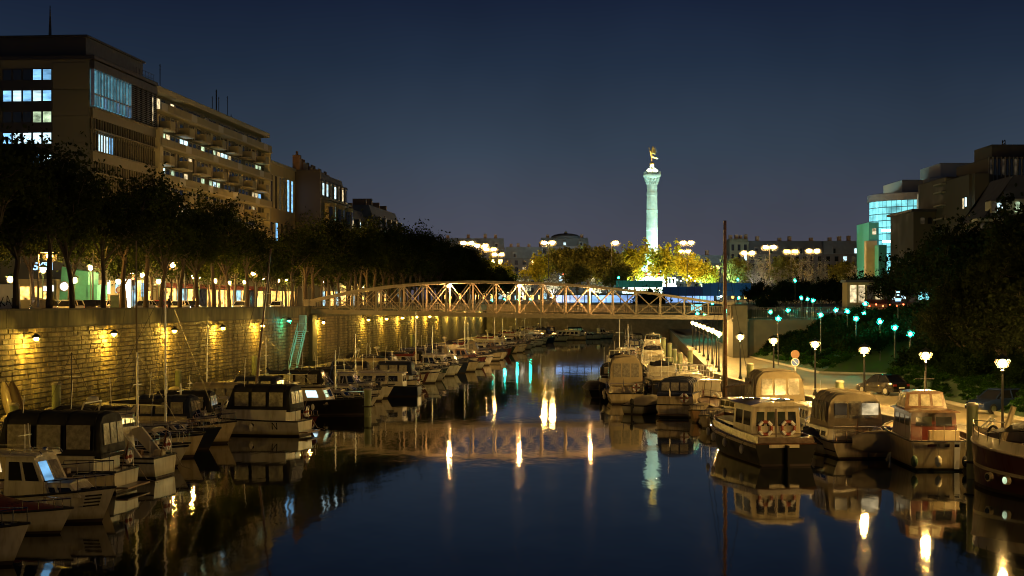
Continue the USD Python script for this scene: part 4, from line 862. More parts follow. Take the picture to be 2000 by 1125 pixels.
dup(br0, "bare tree right of the spreading one, below the square lamps", (gx(1525, 500), 500, 8), 90, scale=.9); dup(br0, "bare tree in front of the pale dormer house", (gx(1600, 490), 490, 8), 140, scale=.8)
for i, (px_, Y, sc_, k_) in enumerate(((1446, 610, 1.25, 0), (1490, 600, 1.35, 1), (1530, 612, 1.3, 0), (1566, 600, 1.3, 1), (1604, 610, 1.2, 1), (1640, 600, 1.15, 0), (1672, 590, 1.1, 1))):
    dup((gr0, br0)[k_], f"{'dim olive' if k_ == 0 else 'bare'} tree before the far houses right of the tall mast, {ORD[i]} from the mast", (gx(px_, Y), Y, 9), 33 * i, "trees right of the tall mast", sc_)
# right bank: dark trees and shrubs
def bankz(x, y): 
    u = min(1, max(0, (x - bank0(y)) / 14)); return 1.42 + 5.2 * u ** .8
rt0 = tree("garden_tree", "large dark tree left of the terraced block on the right bank", (gx(1842, 182), 182, 6.4), 81, 9.5, 4.6, 2.0, 6800, .22, "leaf_black", tr=.24, group="dark trees on the right bank")
spots = [(1850, 175, 1.0), (1900, 170, 1.05), (1950, 165, 1.08), (2000, 160, 1.1), (2040, 150, 1.2), (1825, 210, 1.05), (1880, 210, 1.15), (1940, 205, 1.2), (1770, 230, .8), (1735, 260, .72), (1705, 280, .72), (1670, 300, .7), (1640, 310, .66), (1605, 310, .66), (1570, 320, .62), (1535, 315, .6), (1500, 310, .55), (1480, 420, .8), (1530, 430, .85), (1575, 425, .85), (1620, 430, .9), (1660, 425, .85), (1700, 430, .85), (1985, 128, .85), (1920, 135, .8), (1860, 145, .72), (2050, 120, .9), (1825, 152, .6)]
spots.sort(); spots += [(1960, 112, .62), (2010, 108, .7), (1890, 122, .6), (1850, 130, .55), (2040, 100, .7)]
for i, (px_, Y, s) in enumerate(spots): dup(rt0, f"dark tree in the black mass on the right bank, {ORD[i]} from its left end" if i < len(spots) - 5 else f"low dark tree on the grass bank, {ORD[len(spots) - 1 - i]} from the dark car", (gx(px_, Y), Y, min(6.5, bankz(gx(px_, Y), Y)) - .1), 51 * i, scale=s)
sh0 = tree("shrub", "dark round bush in front of the lit station gallery", (gx(1277, 440), 440, 4.6), 91, 2.6, 1.7, .3, 2400, .13, "leaf_hedge", tr=.06, cat="shrub", scale=(3.0, 2.5, 2.6))
ug = UsdGeom.PointInstancer.Define(stage, "/World/undergrowth"); tag(ug.GetPrim(), None, None, None, "stuff")
UsdGeom.Xform.Define(stage, "/World/undergrowth/bush"); _, cr_ = tree_meshes(92, 2.4, 1.7, .2, 1500, .15, .05); usdkit.mesh(stage, "/World/undergrowth/bush/foliage", cr_, M["leaf_hedge"])
pp, oo, ss = [], [], []
for i in range(1000):
    Y = 60 + 146 * R.random() ** 1.1; u = R.random() ** .8; X = bank0(Y) + (2.4 if Y < 165 else 1.0) + 12 * u ** 1.2; pp.append((X, Y, bankz(X, Y) - .2)); q = R.uniform(.45, .85) * (1 + u * .5) * (.6 if Y > 165 else 1); ss.append((q, q, q * R.uniform(.7, 1.2))); h_ = R.uniform(0, math.pi); oo.append(Gf.Quath(math.cos(h_), 0, 0, math.sin(h_)))
n1 = len(pp)
for i in range(1500):
    Y = R.uniform(84, 206); X = bank0(Y) + .3 + 6.5 * R.random(); pp.append((X, Y, bankz(X, Y) - .06)); q = R.uniform(.10, .2); ss.append((q * 1.6, q * 1.6, q)); h_ = R.uniform(0, math.pi); oo.append(Gf.Quath(math.cos(h_), 0, 0, math.sin(h_)))
UsdGeom.Xform.Define(stage, "/World/undergrowth/tuft"); usdkit.mesh(stage, "/World/undergrowth/tuft/blades", tree_meshes(93, 2.4, 1.7, .2, 260, .34, .05)[1], M["leaf_grass"])
ug.CreatePrototypesRel().SetTargets(["/World/undergrowth/bush", "/World/undergrowth/tuft"]); ug.CreatePositionsAttr(Vt.Vec3fArray([Gf.Vec3f(*map(float, p)) for p in pp])); ug.CreateOrientationsAttr(Vt.QuathArray(oo)); ug.CreateScalesAttr(Vt.Vec3fArray([Gf.Vec3f(*map(float, p)) for p in ss])); ug.CreateProtoIndicesAttr(Vt.IntArray([0] * n1 + [1] * (len(pp) - n1)))

# ---------------------------------------------------------------- lamps
def quay_lamp(label, loc):
    t = thing("quay_lamp", label, "street lamp", loc, 0, "lamps along the right quay")
    part(t, "post", MB().lathe([(.17, 0), (.17, .12), (.10, .3), (.075, .6), (.055, 3.25), (.10, 3.32), (.05, 3.4)], n=8), M["iron_black"])
    g = part(t, "globe", MB().lathe([(.05, 3.4), (.24, 3.47), (.36, 3.62), (.40, 3.78), (.30, 3.92)], n=14), M["frost_quay"]); part(g, "bulb", MB().ell((0, 0, 3.69), (.2, .2, .2), 10, 7), M["lamp_quay"])
    for a in range(6): part(t, "frame_bar", MB().tube([[.19 * math.cos(a * 1.047), .19 * math.sin(a * 1.047), 3.47], [.41 * math.cos(a * 1.047), .41 * math.sin(a * 1.047), 3.78], [.3 * math.cos(a * 1.047), .3 * math.sin(a * 1.047), 3.93]], .012, 4), M["iron_black"])
    part(t, "cap", MB().lathe([(.38, 3.91), (.26, 4.02), (.08, 4.1), (.02, 4.2)], n=10), M["iron_black"]); return t
ql = [(84, 1958), (96, 1808), (107, 1688), (122, 1592), (134, 1511), (148.6, 1446), (164, 1404)]
src = None
for i, (Y, px_) in enumerate(ql):
    lab = "quay lamp " + ("nearest the right edge, above the dark blue car", "second from the right edge, left of the blue car", "above the dark car parked on the quay", "above the beige cabin between sign and dark car", "left of the round no parking sign", "at the corner left of the pale quay wall panel", "at the near end of the bright lamp streak beside the tall mast")[i]
    if src is None: src = quay_lamp(lab, (gx(px_, Y), Y, 1.3))
    else: dup(src, lab, (gx(px_, Y), Y, 1.3))
for i, Y in enumerate((174, 185, 197, 211, 226, 241, 257)): dup(src, "quay lamp in the bright receding row under the right end of the footbridge", (float(np.interp(Y, *LAMPX)), Y, 1.3), 0, "receding quay lamps under the footbridge")
for Y in (64, 50, 36): dup(src, "quay lamp of the row before the right edge of the picture", (float(np.interp(Y, *LAMPX)), Y, 1.3), 0, "quay lamps before the right edge")

def wall_lamp(label, loc, mat="lamp_wall", group="lamps on the quay wall"):
    t = thing("wall_lamp", label, "wall lamp", loc, CANG - 90, group)
    part(t, "bracket", MB().tube([[-.15, 0, .25], [.45, 0, .42], [.85, 0, .3]], .035, 5).bx(-.12, .02, -.1, .1, .1, .42), M["iron_black"])
    part(t, "shade", MB().lathe([(.34, .02), (.30, .12), (.16, .26), (.06, .3)], (.85, 0, 0), 10), M["iron_black"])
    g = part(t, "globe", MB().ell((.85, 0, -.1), (.33, .33, .3), 12, 8), M["frost_teal" if mat == "lamp_teal" else "frost_wall"]); part(g, "bulb", MB().ell((.85, 0, -.04), (.18, .18, .15), 8, 6), M[mat]); return t
src = None
for k in range(-4, 20):
    Y = 117.5 + 16.7 * k
    if k == 7: continue
    if k == 5:
        wall_lamp("teal lamp on the quay wall beside the steel stair", (xw(197) + .1, 197, 6.0), "lamp_teal"); continue
    lab = f"amber wall lamp on the stone quay wall, {ORD[k]} from the left edge" if 0 <= k < 5 else (f"amber wall lamp beyond the bridge pier, {ORD[k - 6]} from the pier" if 5 < k < 14 else ("amber wall lamp far along the quay wall below the trees" if k >= 14 else "amber wall lamp before the left edge of the picture"))
    loc = (xw(Y), Y, 5.55)
    g_ = "lamps on the quay wall" if 0 <= k < 14 else ("far quay wall lamps" if k >= 14 else "quay wall lamps before the left edge")
    if src is None: src = wall_lamp(lab, loc, group=g_)
    else: dup(src, lab, loc, CANG - 90, g_)
def tall_lamp(label, loc, h, mat, group):
    t = thing("street_lamp", label, "street lamp", loc, 0, group)
    part(t, "mast", MB().tube([[0, 0, 0], [0, 0, h * .6], [0, 0, h - .1], [.5, 0, h + .1], [.9, 0, h + .12]], [.11, .08, .06, .05, .05], 6), M["iron_black"])
    part(t, "head", MB().fr(.3, 1.7, -.65, .65, h + .1, h + .3, .3, .3, .3, .3), M["iron_black"]); g = part(t, "bowl", MB().ell((1.0, 0, h - .32), (.7, .62, .5), 12, 8), M["frost_sodium"]); part(g, "bulb", MB().ell((1.0, 0, h - .22), (.3, .26, .2), 8, 5), M[mat]); return t
s1 = None
for i, (px_, py_, off) in enumerate(((97, 495, 10), (337, 515, 10), (495, 532, 10), (603, 497, 14), (377, 473, 14), (200, 453, 14), (585, 483, 14), (513, 490, 14))):
    Y = 3280 * (44.5 + off) / (1290 - px_); z = gz(py_, Y); X = xw(Y) - off - 1
    lab = "orange street lamp " + ("left of the round lit clock behind the trees", "glowing brightly before the big forked tree", "low behind the leaning mast", "right of two high lamps near the bridge end", "hanging high in the dark crowns", "high above the white shopfront", "left of two high lamps near the bridge end", "high and small beside the leaning mast")[i]
    if s1 is None: s1 = tall_lamp(lab, (X, Y, 6.85), z - 6.85, "lamp_sodium", "orange street lamps of the boulevard")
    else: dup(s1, lab, (X, Y, 6.85), 0, scale=(1, 1, (z - 6.85) / 5.55))
def globe_lamp(label, loc):
    t = thing("globe_lamp", label, "street lamp", loc, 0, "globe lamps of the far pavement")
    part(t, "post", MB().lathe([(.14, 0), (.1, .4), (.06, 1), (.05, 4.6), (.12, 4.7)], n=7), M["iron_green"]); g = part(t, "globe", MB().ell((0, 0, 5.02), (.45, .45, .45), 12, 8), M["frost_globe"]); part(g, "bulb", MB().ell((0, 0, 5.0), (.24, .24, .26), 9, 6), M["lamp_globe"]); part(t, "finial", MB().lathe([(.5, 5.30), (.44, 5.42), (.05, 5.62), (.01, 5.8)], n=6), M["iron_green"]); return t
s1 = None
for i, (px_, py_) in enumerate(((84, 528), (177, 523), (257, 533), (278, 537), (378, 540), (389, 540), (514, 543), (545, 548), (560, 546), (597, 540), (658, 548), (733, 552), (20, 546), (146, 548), (232, 549), (310, 550), (420, 549), (448, 553), (478, 551), (630, 551), (695, 556), (770, 560))):
    Y = 3280 * 63 / (1290 - px_); z = gz(py_, Y)
    lab = f"warm globe lamp on the far pavement, {ORD[i]} from the left"
    if s1 is None: s1 = globe_lamp(lab, (xw(Y) - 18.5, Y, z - 5))
    else: dup(s1, lab, (xw(Y) - 18.5, Y, z - 5))
def park_lamp(label, loc, h):
    t = thing("park_lamp", label, "park lamp", loc, 0, "teal park lamps on the right bank")
    part(t, "post", MB().lathe([(.09, 0), (.06, .3), (.045, h - .15), (.09, h - .08)], n=7), M["iron_black"]); g = part(t, "globe", MB().ell((0, 0, h + .14), (.36, .36, .36), 12, 8), M["frost_teal"]); part(g, "bulb", MB().ell((0, 0, h + .12), (.18, .18, .18), 8, 6), M["lamp_teal"]); part(t, "cap", MB().lathe([(.2, h + .46), (.1, h + .54), (.02, h + .6)], n=7), M["iron_green"]); return t
s1 = None
for i, (px_, py_, Y) in enumerate(((1655, 608, 185), (1672, 622, 160), (1690, 593, 195), (1688, 612, 190), (1719, 628, 158), (1778, 652, 142), (1565, 582, 230), (1577, 584, 240), (1588, 587, 235), (1505, 609, 216), (1539, 606, 222), (1443, 582, 428), (1391, 592, 340), (1376, 615, 300), (1362, 612, 310), (1441, 546, 450), (1208, 542, 505), (1553, 548, 300), (1633, 606, 200), (962, 586, 434), (986, 584, 434), (1010, 585, 434), (1036, 584, 434), (1603, 615, 170), (1748, 640, 150), (1520, 622, 180))):
    z = gz(py_, Y); X = gx(px_, Y); gz0 = bankz(X, Y) if X > bank0(Y) and Y < 432 else 1.3
    if Y > 400: gz0 = 8.0
    h = max(1.0, z - gz0 - .12)
    lab = "teal park lamp, " + ("left of the starlike pair on the bank", "lowest and brightest of the starlike pair on the bank", "above the starlike pair on the bank", "small, right of the starlike pair", "right of the starlike pair, nearer the dark trees", "alone over the grass left of the second quay lamp", "leftmost of three in a row above the ramp railing", "middle of three in a row above the ramp railing", "rightmost of three in a row above the ramp railing", "just over the left part of the ramp railing", "just over the right part of the ramp railing", "below the blue hoarding behind the tall mast", "low near the right end of the truss", "bright under the right end of the footbridge", "small under the right end of the footbridge", "with star glow on top of the blue hoarding", "bright, left of the column base", "high and small in the dark right trees", "small and faint left of the starlike pair", "on the basin end wall, leftmost of four", "on the basin end wall, second of four", "on the basin end wall, third of four", "on the basin end wall, rightmost of four", "low on the bank behind the no parking sign", "low between the starlike pair and the dark trees", "low above the second quay lamp from the bridge")[i]
    h = 7.0
    if s1 is None: s1 = park_lamp(lab, (X, Y, z - h - .14), h)
    else: dup(s1, lab, (X, Y, z - 7.14 * (1.3 if Y > 300 else 1)), 0, scale=1.3 if Y > 300 else 1.0)
def place_lamp(label, px_, py_, Y, n=2):
    z = gz(py_, Y); t = thing("square_lamp", label, "street lamp", (gx(px_, Y), Y, 9), 0, "tall orange lamps round the square"); h = z - 9
    part(t, "mast", MB().lathe([(.2, 0), (.12, h * .5), (.08, h - .2)], n=6), M["iron_black"])
    a = MB().tube([[-1.3 * (n > 1), 0, h], [0, 0, h - .25], [1.3, 0, h]], .07, 5); part(t, "arms", a, M["iron_black"])
    for s in ((-1.3, 1.3) if n > 1 else (1.3,)):
        hd = part(t, "head", MB().fr(s - .6, s + .6, -.25, .25, h + .1, h + .3, .1, .1, .05, .05), M["iron_black"]); part(hd, "bowl", MB().ell((s, 0, h - .5), (1.7, 1.4, 1.1), 12, 8), M["frost_place"]); part(hd, "bulb", MB().ell((s, 0, h - .35), (.9, .6, .5), 10, 6), M["lamp_place"])
for px_, py_, Y, n, lab in ((913, 473, 530, 2, "orange square lamp, leftmost above the round dark tree"), (940, 478, 560, 2, "orange square lamp, second from the left, with long rays"), (957, 485, 600, 2, "orange square lamp, third of the descending four on the left"), (973, 495, 640, 2, "orange square lamp, lowest of the descending four on the left"), (1071, 472, 560, 2, "pinkish orange square lamp before the domed house"), (1194, 472, 540, 1, "brightest orange square lamp left of the column"), (1342, 472, 570, 2, "upper twin lamp right of the column"), (1337, 489, 610, 2, "lower twin lamp right of the column"), (1461, 492, 560, 2, "orange square lamp before the pale gable"), (1503, 481, 560, 2, "orange square lamp second right of the gable"), (1545, 489, 540, 2, "orange square lamp with fine rays left of the dormer house"), (1588, 488, 560, 2, "orange square lamp nearest the opera")): place_lamp(lab, px_, py_, Y, n)
# floodlights of the column and of the pale trees
def flood(label, loc, d, mat, s=.5, group="floodlights round the column"):
    d = np.array(d, float); d /= np.linalg.norm(d); a = np.cross(d, [0, 0, 1.]); a /= np.linalg.norm(a); b = np.cross(a, d); p = np.array(loc, float)
    t = thing("floodlight", label, "floodlight", p, 0, group)
    q = lambda k, e: [k * d - e * a - e * b, k * d + e * a - e * b, k * d + e * a + e * b, k * d - e * a + e * b]
    q0, q1 = q(-.4, s * .7), q(.16, s * 1.08)
    part(t, "housing", MB().add(q0 + q1, [[0, 3, 2, 1], [0, 1, 5, 4], [1, 2, 6, 5], [2, 3, 7, 6], [3, 0, 4, 7]]), M["iron_black"]); part(t, "lens", MB().add(q(.02, s), [[0, 1, 2, 3]]), M[mat], smooth=False)
    part(t, "stand", MB().tube([-.2 * d, -.2 * d + (0, 0, -1.2)], .08, 5), M["iron_black"])
for i, a in enumerate((-150, -115, -65, -30, 60, 120)):
    r_ = 27; loc = np.array([KX + r_ * math.cos(math.radians(a)), KY + r_ * math.sin(math.radians(a)), 10.5])
    for q, zt_ in enumerate((30, 52)): flood("floodlight on the ground aimed at the column shaft", loc + (q * 1.4, 0, 0), np.array([KX, KY, zt_]) - loc, "flood_cyan", .6 if q == 0 else .9)
for a in (-135, -45): 
    loc = np.array([KX + 2.6 * math.cos(math.radians(a)), KY + 2.6 * math.sin(math.radians(a)), cap1 + 1.5]); flood("small floodlight on the column gallery aimed at the gilded statue", loc, np.array([KX, KY, z_top if False else kz(305)]) - loc, "flood_gold", .3, "floodlights on the column gallery")
for px_, Y in ((1022, 500), (1080, 505), (1163, 490), (988, 470), (1478, 478)): flood("floodlight at the foot of a pale tree above the bridge", (gx(px_, Y) - .6, Y - 2.6, 9.6), (.15, .55, .8), "flood_white", .35, "tree floodlights")
for px_, Y in ((1228, 578), (1312, 578), (1352, 570), (1200, 588)): flood("warm floodlight under a yellow tree of the square", (gx(px_, Y), Y - 4, 10.2), (.1, .6, .9), "flood_warm", .5, "warm tree floodlights")
# bright specks along the square: traffic signals and small lights
for i, (px_, py_, m_) in enumerate(((1262, 536, "signal_red"), (1287, 536, "signal_red"), (1259, 520, "lamp_teal"), (1290, 530, "lamp_teal"), (1131, 533, "lamp_place"), (1100, 536, "signal_red"))):
    Y = 560; z = gz(py_, Y); t = thing("traffic_light", "traffic light " + ("at the left foot of the column, red", "at the right foot of the column, red", "at the left of the column, green", "at the right of the column, green", "amber, left of the small pale tree", "red, right of the middle pale tree")[i], "traffic light", (gx(px_, Y), Y, 9), 0, "traffic lights of the square")
    part(t, "pole", MB().tube([[0, 0, 0], [0, 0, z - 9 - .3]], .07, 6), M["iron_black"]); part(t, "box", MB().bb(-.3, .3, -.1, .3, z - 9.5, z - 8.4, .05), M["iron_black"]); part(t, "lens", MB().tube([[0, -.1, z - 9], [0, -.16, z - 9]], .22, 10), M["signal_red" if m_ == "signal_red" else "sign_white" if m_ == "lamp_place" else "sign_blue"])
mg = thing("fairground_light", "burst of white lights behind the blue hoarding right of the column", "light cluster", (gx(1337, 520), 520, 9))
part(mg, "pole", MB().tube([[0, 0, 0], [0, 0, 6.3]], .08, 6), M["iron_black"])
for i, (dx_, dz_) in enumerate(((-2.2, 6.2), (-.5, 6.6), (.8, 6.1), (2.0, 6.7), (1.4, 7.3), (-1.2, 5.8), (3.2, 5.9))): part(mg, "bulb", MB().ell((dx_, 0, dz_), (.14, .14, .14), 7, 5), M["lamp_white"])
t = MB(); t.tube([[-2.4, .1, 6.2], [3.4, .1, 6.2]], .05, 4); part(mg, "bar", t, M["iron_black"])

# ---------------------------------------------------------------- vehicles
def car(label, loc, rz, paint, group=None, lights=True, wagon=False, hl=True, cat="car"):
    t = thing("parked_car", label, cat, loc, rz, group)
    st_ = [(2.1, .38, .56, .70), (2.02, .28, .68, .78), (1.6, .24, .78, .84), (.95, .22, .90, .86), (-1.3, .22, .96, .86), (-1.9, .28, .95, .82), (-2.06, .40, .82, .76)]
    v = [[[x, -w, zb], [x, w, zb], [x, w * 1.02, (zb + zt) / 2], [x, w * .98, zt - .08], [x, w * .9, zt], [x, -w * .9, zt], [x, -w * .98, zt - .08], [x, -w * 1.02, (zb + zt) / 2]] for x, zb, zt, w in st_]
    b = part(t, "body", MB().rings(np.array(v)[:, ::-1]), M[paint], smooth=40)
    rb = -1.95 if wagon else -1.7; rt_ = -1.75 if wagon else -1.05
    gw = [[1.0, .9, .76], [.25, 1.42, .6], [rt_, 1.44, .6], [rb, .95, .74]]
    part(t, "windows", MB().hexa([[1.0, -.77, .88], [1.0, .77, .88], [rb, .77, .94], [rb, -.77, .94], [.28, -.6, 1.40], [.28, .6, 1.40], [rt_, .6, 1.42], [rt_, -.6, 1.42]]), M["glass_dark"])
    part(t, "roof", MB().fr(rt_ - .08, .34, -.63, .63, 1.405, 1.49, .1, .12, .1, .1), M[paint])
    pl = MB()
    for s in (-1, 1):
        pl.tube([[1.02, s * .78, .9], [.28, s * .62, 1.42]], .035, 4).tube([[-.35, s * .79, .95], [-.35, s * .62, 1.43]], .035, 4).tube([[rb, s * .76, .95], [rt_, s * .62, 1.43]], .05, 4)
    part(t, "pillars", pl, M[paint])
    for x in (1.3, -1.28):
        for s in (-1, 1):
            w = part(t, "wheel", MB().tube([[x, s * .66, .32], [x, s * .87, .32]], .32, 14), M["rubber"]); part(w, "rim", MB().tube([[x, s * .86, .32], [x, s * .885, .32]], .2, 10), M["alu"])
    for s in (-1, 1):
        part(t, "headlight", MB().ell((2.03, s * .58, .62), (.08, .16, .09), 8, 5), M["headlight" if hl else "chrome"]); part(t, "tail_light", MB().bx(-2.08, -2.0, s * .62 - .13, s * .62 + .13, .68, .84), M["taillight" if lights else "paint_red"])
        part(t, "mirror", MB().ell((.78, s * .95, .98), (.08, .1, .07), 6, 4), M[paint])
    part(t, "number_plate", MB().bx(-2.09, -2.07, -.26, .26, .52, .63), M["paint_white"]); part(t, "front_plate", MB().bx(2.1, 2.12, -.26, .26, .42, .52), M["paint_white"])
    part(t, "bumper", MB().bx(-2.1, -1.98, -.76, .76, .34, .48).bx(2.02, 2.12, -.7, .7, .32, .4), M["rubber"]); return t
car("dark car parked on the right quay road, seen from behind", (gx(1724, 123), 123, 1.31), 118, "car_dark", "cars on the right quay", lights=False, hl=False)
car("dark blue car on the right quay road near the right edge", (gx(1955, 102), 102.5, 1.31), -150, "car_blue", "cars on the right quay", lights=False, hl=False, wagon=True)
zz = 6.82
for i, (px_, off, paint, ang, lab, wg) in enumerate(((85, 11, "car_dark", 265, "dark car behind the parapet right of the white van", 1), (104, 14, "car_silver", 265, "silver car behind the dark one near the yellow shop", 0), (134, 11, "car_white", 262, "white car with headlights on below the round clock", 1), (176, 11.5, "car_dark", 265, "dark car between the two thick trunks right of the clock", 1), (200, 14, "car_white", 265, "pale car left of the leaning trunk", 0), (283, 11, "car_silver", 265, "silver car with bright headlights left of the forked tree", 0), (312, 11, "car_red", 265, "car with bright headlights just before the forked tree", 0), (348, 11.5, "car_white", 265, "white car right of the forked tree", 1), (372, 13, "car_dark", 265, "dark car under the twin globe lamps", 0), (540, 12, "car_white", 265, "white car near the left end of the footbridge", 0), (470, 12, "car_silver", 265, "silver car half way to the footbridge end", 1))):
    Y = 3280 * (44.5 + off) / (1290 - px_); car(lab, (xw(Y) - off, Y, zz), ang + (0 if i % 3 else 4), paint, "cars on the boulevard", wagon=bool(wg))
vn = thing("white_van", "white van with scribbled graffiti behind the parapet at the left edge", "van", (xw(139) - 11.7, 139.0, 6.82), 236)
part(vn, "cargo_box", MB().fr(-3.2, .6, -1.05, 1.05, .45, 2.75, .05, 0, .08, .08), M["car_white"])
part(vn, "cab", MB().poly([(0, .45), (2.1, .45), (2.15, 1.1), (1.75, 1.25), (1.0, 2.2), (0, 2.3)], (.61, 1.0, 0), (1, 0, 0), (0, 0, 1), 0, 2.0), M["car_white"])
part(vn, "side_window", MB().poly([(.2, 1.25), (1.5, 1.25), (.95, 2.0), (.2, 2.05)], (.61, 1.0, 0), (1, 0, 0), (0, 0, 1), -.02, 0).poly([(.2, 1.25), (1.5, 1.25), (.95, 2.0), (.2, 2.05)], (.61, -1.02, 0), (1, 0, 0), (0, 0, 1), 0, .02), M["glass_dark"])
part(vn, "windscreen", MB().hexa([[2.38, -.9, 1.24], [2.40, -.9, 1.26], [2.40, .9, 1.26], [2.38, .9, 1.24], [1.66, -.85, 2.14], [1.68, -.85, 2.16], [1.68, .85, 2.16], [1.66, .85, 2.14]]), M["glass_dark"])
for x in (1.7, -2.2):
    for s in (-1, 1): part(vn, "wheel", MB().tube([[x, s * .8, .38], [x, s * 1.06, .38]], .38, 14), M["rubber"])
tm_ = meshkit.text_mesh("SKAR", .75, .01); tv = np.array(tm_.vertices)
part(vn, "graffiti", (np.stack([-.35 - tv[:, 0] * .95 + tv[:, 1] * .2, 1.062 + tv[:, 2] - tv[:, 1] * .03, .95 + tv[:, 1] + .12 * np.sin(tv[:, 0] * 5)], 1), np.array(tm_.faces)), M["paint_black"], smooth=False)
tv2 = np.stack([-2.95 + tv[:, 0], -1.05 - tv[:, 2] + tv[:, 1] * .035, .95 + tv[:, 1]], 1); part(vn, "graffiti", (tv2, np.array(tm_.faces)), M["paint_black"], smooth=False)
# ---------------------------------------------------------------- street furniture
def roundsign(label, loc, rz, cols):
    t = thing("road_sign", label, "road sign", loc, rz)
    part(t, "post", MB().tube([[0, 0.05, 0], [0, .05, 3.0]], .04, 6), M["alu"])
    for z_, kind in cols:
        d = part(t, "disc", MB().tube([[0, 0, z_], [0, -.03, z_]], .33, 20), M["paint_red" if kind != "back" else "sign_tan"])
        if kind == "park": part(d, "field", MB().tube([[0, -.03, z_], [0, -.04, z_]], .26, 18), M["hoarding_blue"]); part(d, "border", MB().torus((0, -.035, z_), .29, .035, (1, 0, 0), (0, 0, 1), 20, 5), M["paint_white"]); part(d, "bar", MB().tube([[-.19, -.045, z_ + .19], [.19, -.045, z_ - .19]], .035, 4), M["paint_white"])
        if kind == "circ": part(d, "field", MB().tube([[0, -.03, z_], [0, -.04, z_]], .24, 18), M["paint_white"])
    return t
roundsign("post with two round signs, lower one no parking, on the grass edge", (gx(1553, 128), 128, 1.35), 0, ((2.75, "back"), (2.15, "park")))
s_ = roundsign("round road sign seen from behind on a post before the white shopfront", (xw(166) - 9, 166, 6.9), 0, ((2.4, "circ"),))
def bin_(label, loc): 
    t = thing("litter_bin", label, "bin", loc); part(t, "body", MB().lathe([(.28, .05), (.3, .9)], n=10), M["iron_green"]); part(t, "lid", MB().lathe([(.33, .9), (.33, 1.0), (.2, 1.08)], n=10), M["iron_green"]); part(t, "foot", MB().lathe([(.2, 0), (.2, .05)], n=8), M["iron_black"])
bin_("pale green litter bin on the grass right of the dark car", (29.6, 119.5, 1.42)); bin_("green bin on the boulevard between trunks left of the white shopfront", (xw(168) - 7, 168, 6.92))
ut = thing("utility_cabinet", "dark grey utility cabinet on the boulevard pavement left of the lit shop door", "cabinet", (gx(226, 172), 172, 6.92)); part(ut, "body", MB().bb(-.5, .5, -.3, .3, .1, 1.9, .04), M["concrete_dark"]); part(ut, "plinth", MB().bx(-.55, .55, -.35, .35, 0, .1), M["concrete"]); part(ut, "door", MB().bx(-.44, .44, -.33, -.3, .2, 1.8), M["iron_green"])
sgl = thing("traffic_light", "traffic light showing red beside the white shopfront on the boulevard", "traffic light", (xw(172) - 9.5, 172, 6.9)); part(sgl, "pole", MB().tube([[0, 0, 0], [0, 0, 3.4]], .06, 6), M["iron_black"]); part(sgl, "box", MB().bb(-.16, .16, -.1, .15, 2.9, 3.8, .03), M["iron_black"]); part(sgl, "lens", MB().tube([[0, -.1, 3.6], [0, -.13, 3.6]], .13, 10), M["signal_red"])
hs = thing("info_sign", "small blue white lit information sign in the dark right trees", "sign", (gx(1754, 150), 150, gz(590, 150))); part(hs, "panel", MB().bx(-.25, .25, 0, .08, 0, 1.05), M["iron_black"])
for z_, w_ in ((.82, .16), (.55, .1), (.2, .24), (.08, .24)): part(hs, "lettering", MB().bx(-w_, w_, -.02, 0, z_, z_ + .13), M["sign_blue"])
part(hs, "post", MB().tube([[0, .05, -1.5], [0, .05, 0]], .05, 6), M["iron_black"])
cf = thing("cafe_front", "warm and red lit cafe front between the trunks on the right bank", "cafe", (gx(1655, 260), 260, 6.6))
part(cf, "wall", MB().bx(0, 11, 0, 4, 0, 4.6), M["cream_wall"]); part(cf, "roof", MB().bb(-.3, 11.3, -.4, 4, 4.6, 5, .05), M["slate"])
for i in range(8): part(cf, "window", MB().bx(.4 + i * 1.32, 1.4 + i * 1.32, -.05, .02, 1.5, 4.2), M[("win_warm", "win_warm", "win_dim", "win_warm", "win_dim", "win_cool", "win_cool", "win_dim")[i]])
part(cf, "awning", MB().hexa([[2.6, -1.4, 1.3], [9.5, -1.4, 1.3], [9.5, -.05, 1.9], [2.6, -.05, 1.9], [2.6, -1.4, 1.36], [9.5, -1.4, 1.36], [9.5, -.05, 1.98], [2.6, -.05, 1.98]]), M["canvas_red"])
for i in range(6): part(cf, "red_lamp", MB().ell((3.2 + i * 1.05, -1.0, .95 + (i % 2) * .25), (.13, .13, .13), 6, 5), M["signal_red"])
# a person walking on the boulevard
ps = thing("person", "person in dark clothes walking on the boulevard by the white shopfront", "person", (xw(163) - 3.2, 163, 6.95), 20)
J = dict(lf=(.22, .09, .05), la=(.12, .09, .1), lk=(.1, .09, .5), lh=(0, .09, .92), rf=(-.18, -.09, .06), ra=(-.28, -.09, .12), rk=(-.1, -.09, .5), rh=(0, -.09, .92), pel=(0, 0, .95), wa=(0, 0, 1.12), ch=(.02, 0, 1.36), nk=(.03, 0, 1.5), hd=(.06, 0, 1.64), ls=(.02, .2, 1.4), le=(-.08, .25, 1.13), lw=(.02, .25, .9), rs=(.02, -.2, 1.4), re=(.05, -.25, 1.13), rw=(.22, -.24, .98))
B = lambda a, ra_, b, rb_: (J[a], ra_, J[b], rb_)
legs = [("lf", .045, "la", .055), ("la", .05, "lk", .065), ("lk", .065, "lh", .1), ("rf", .045, "ra", .055), ("ra", .05, "rk", .065), ("rk", .065, "rh", .1), ("lh", .11, "rh", .11)]
arms = [("ls", .07, "le", .055), ("le", .05, "lw", .04), ("rs", .07, "re", .055), ("re", .05, "rw", .04)]
trunk_ = [("pel", .14, "wa", .13), ("wa", .13, "ch", .16), ("ch", .12, "ls", .08), ("ch", .12, "rs", .08)]
bd = body([B(*b) for b in legs + arms + trunk_ + [("ch", .13, "nk", .055), ("nk", .055, "hd", .095)]], .05, 6)
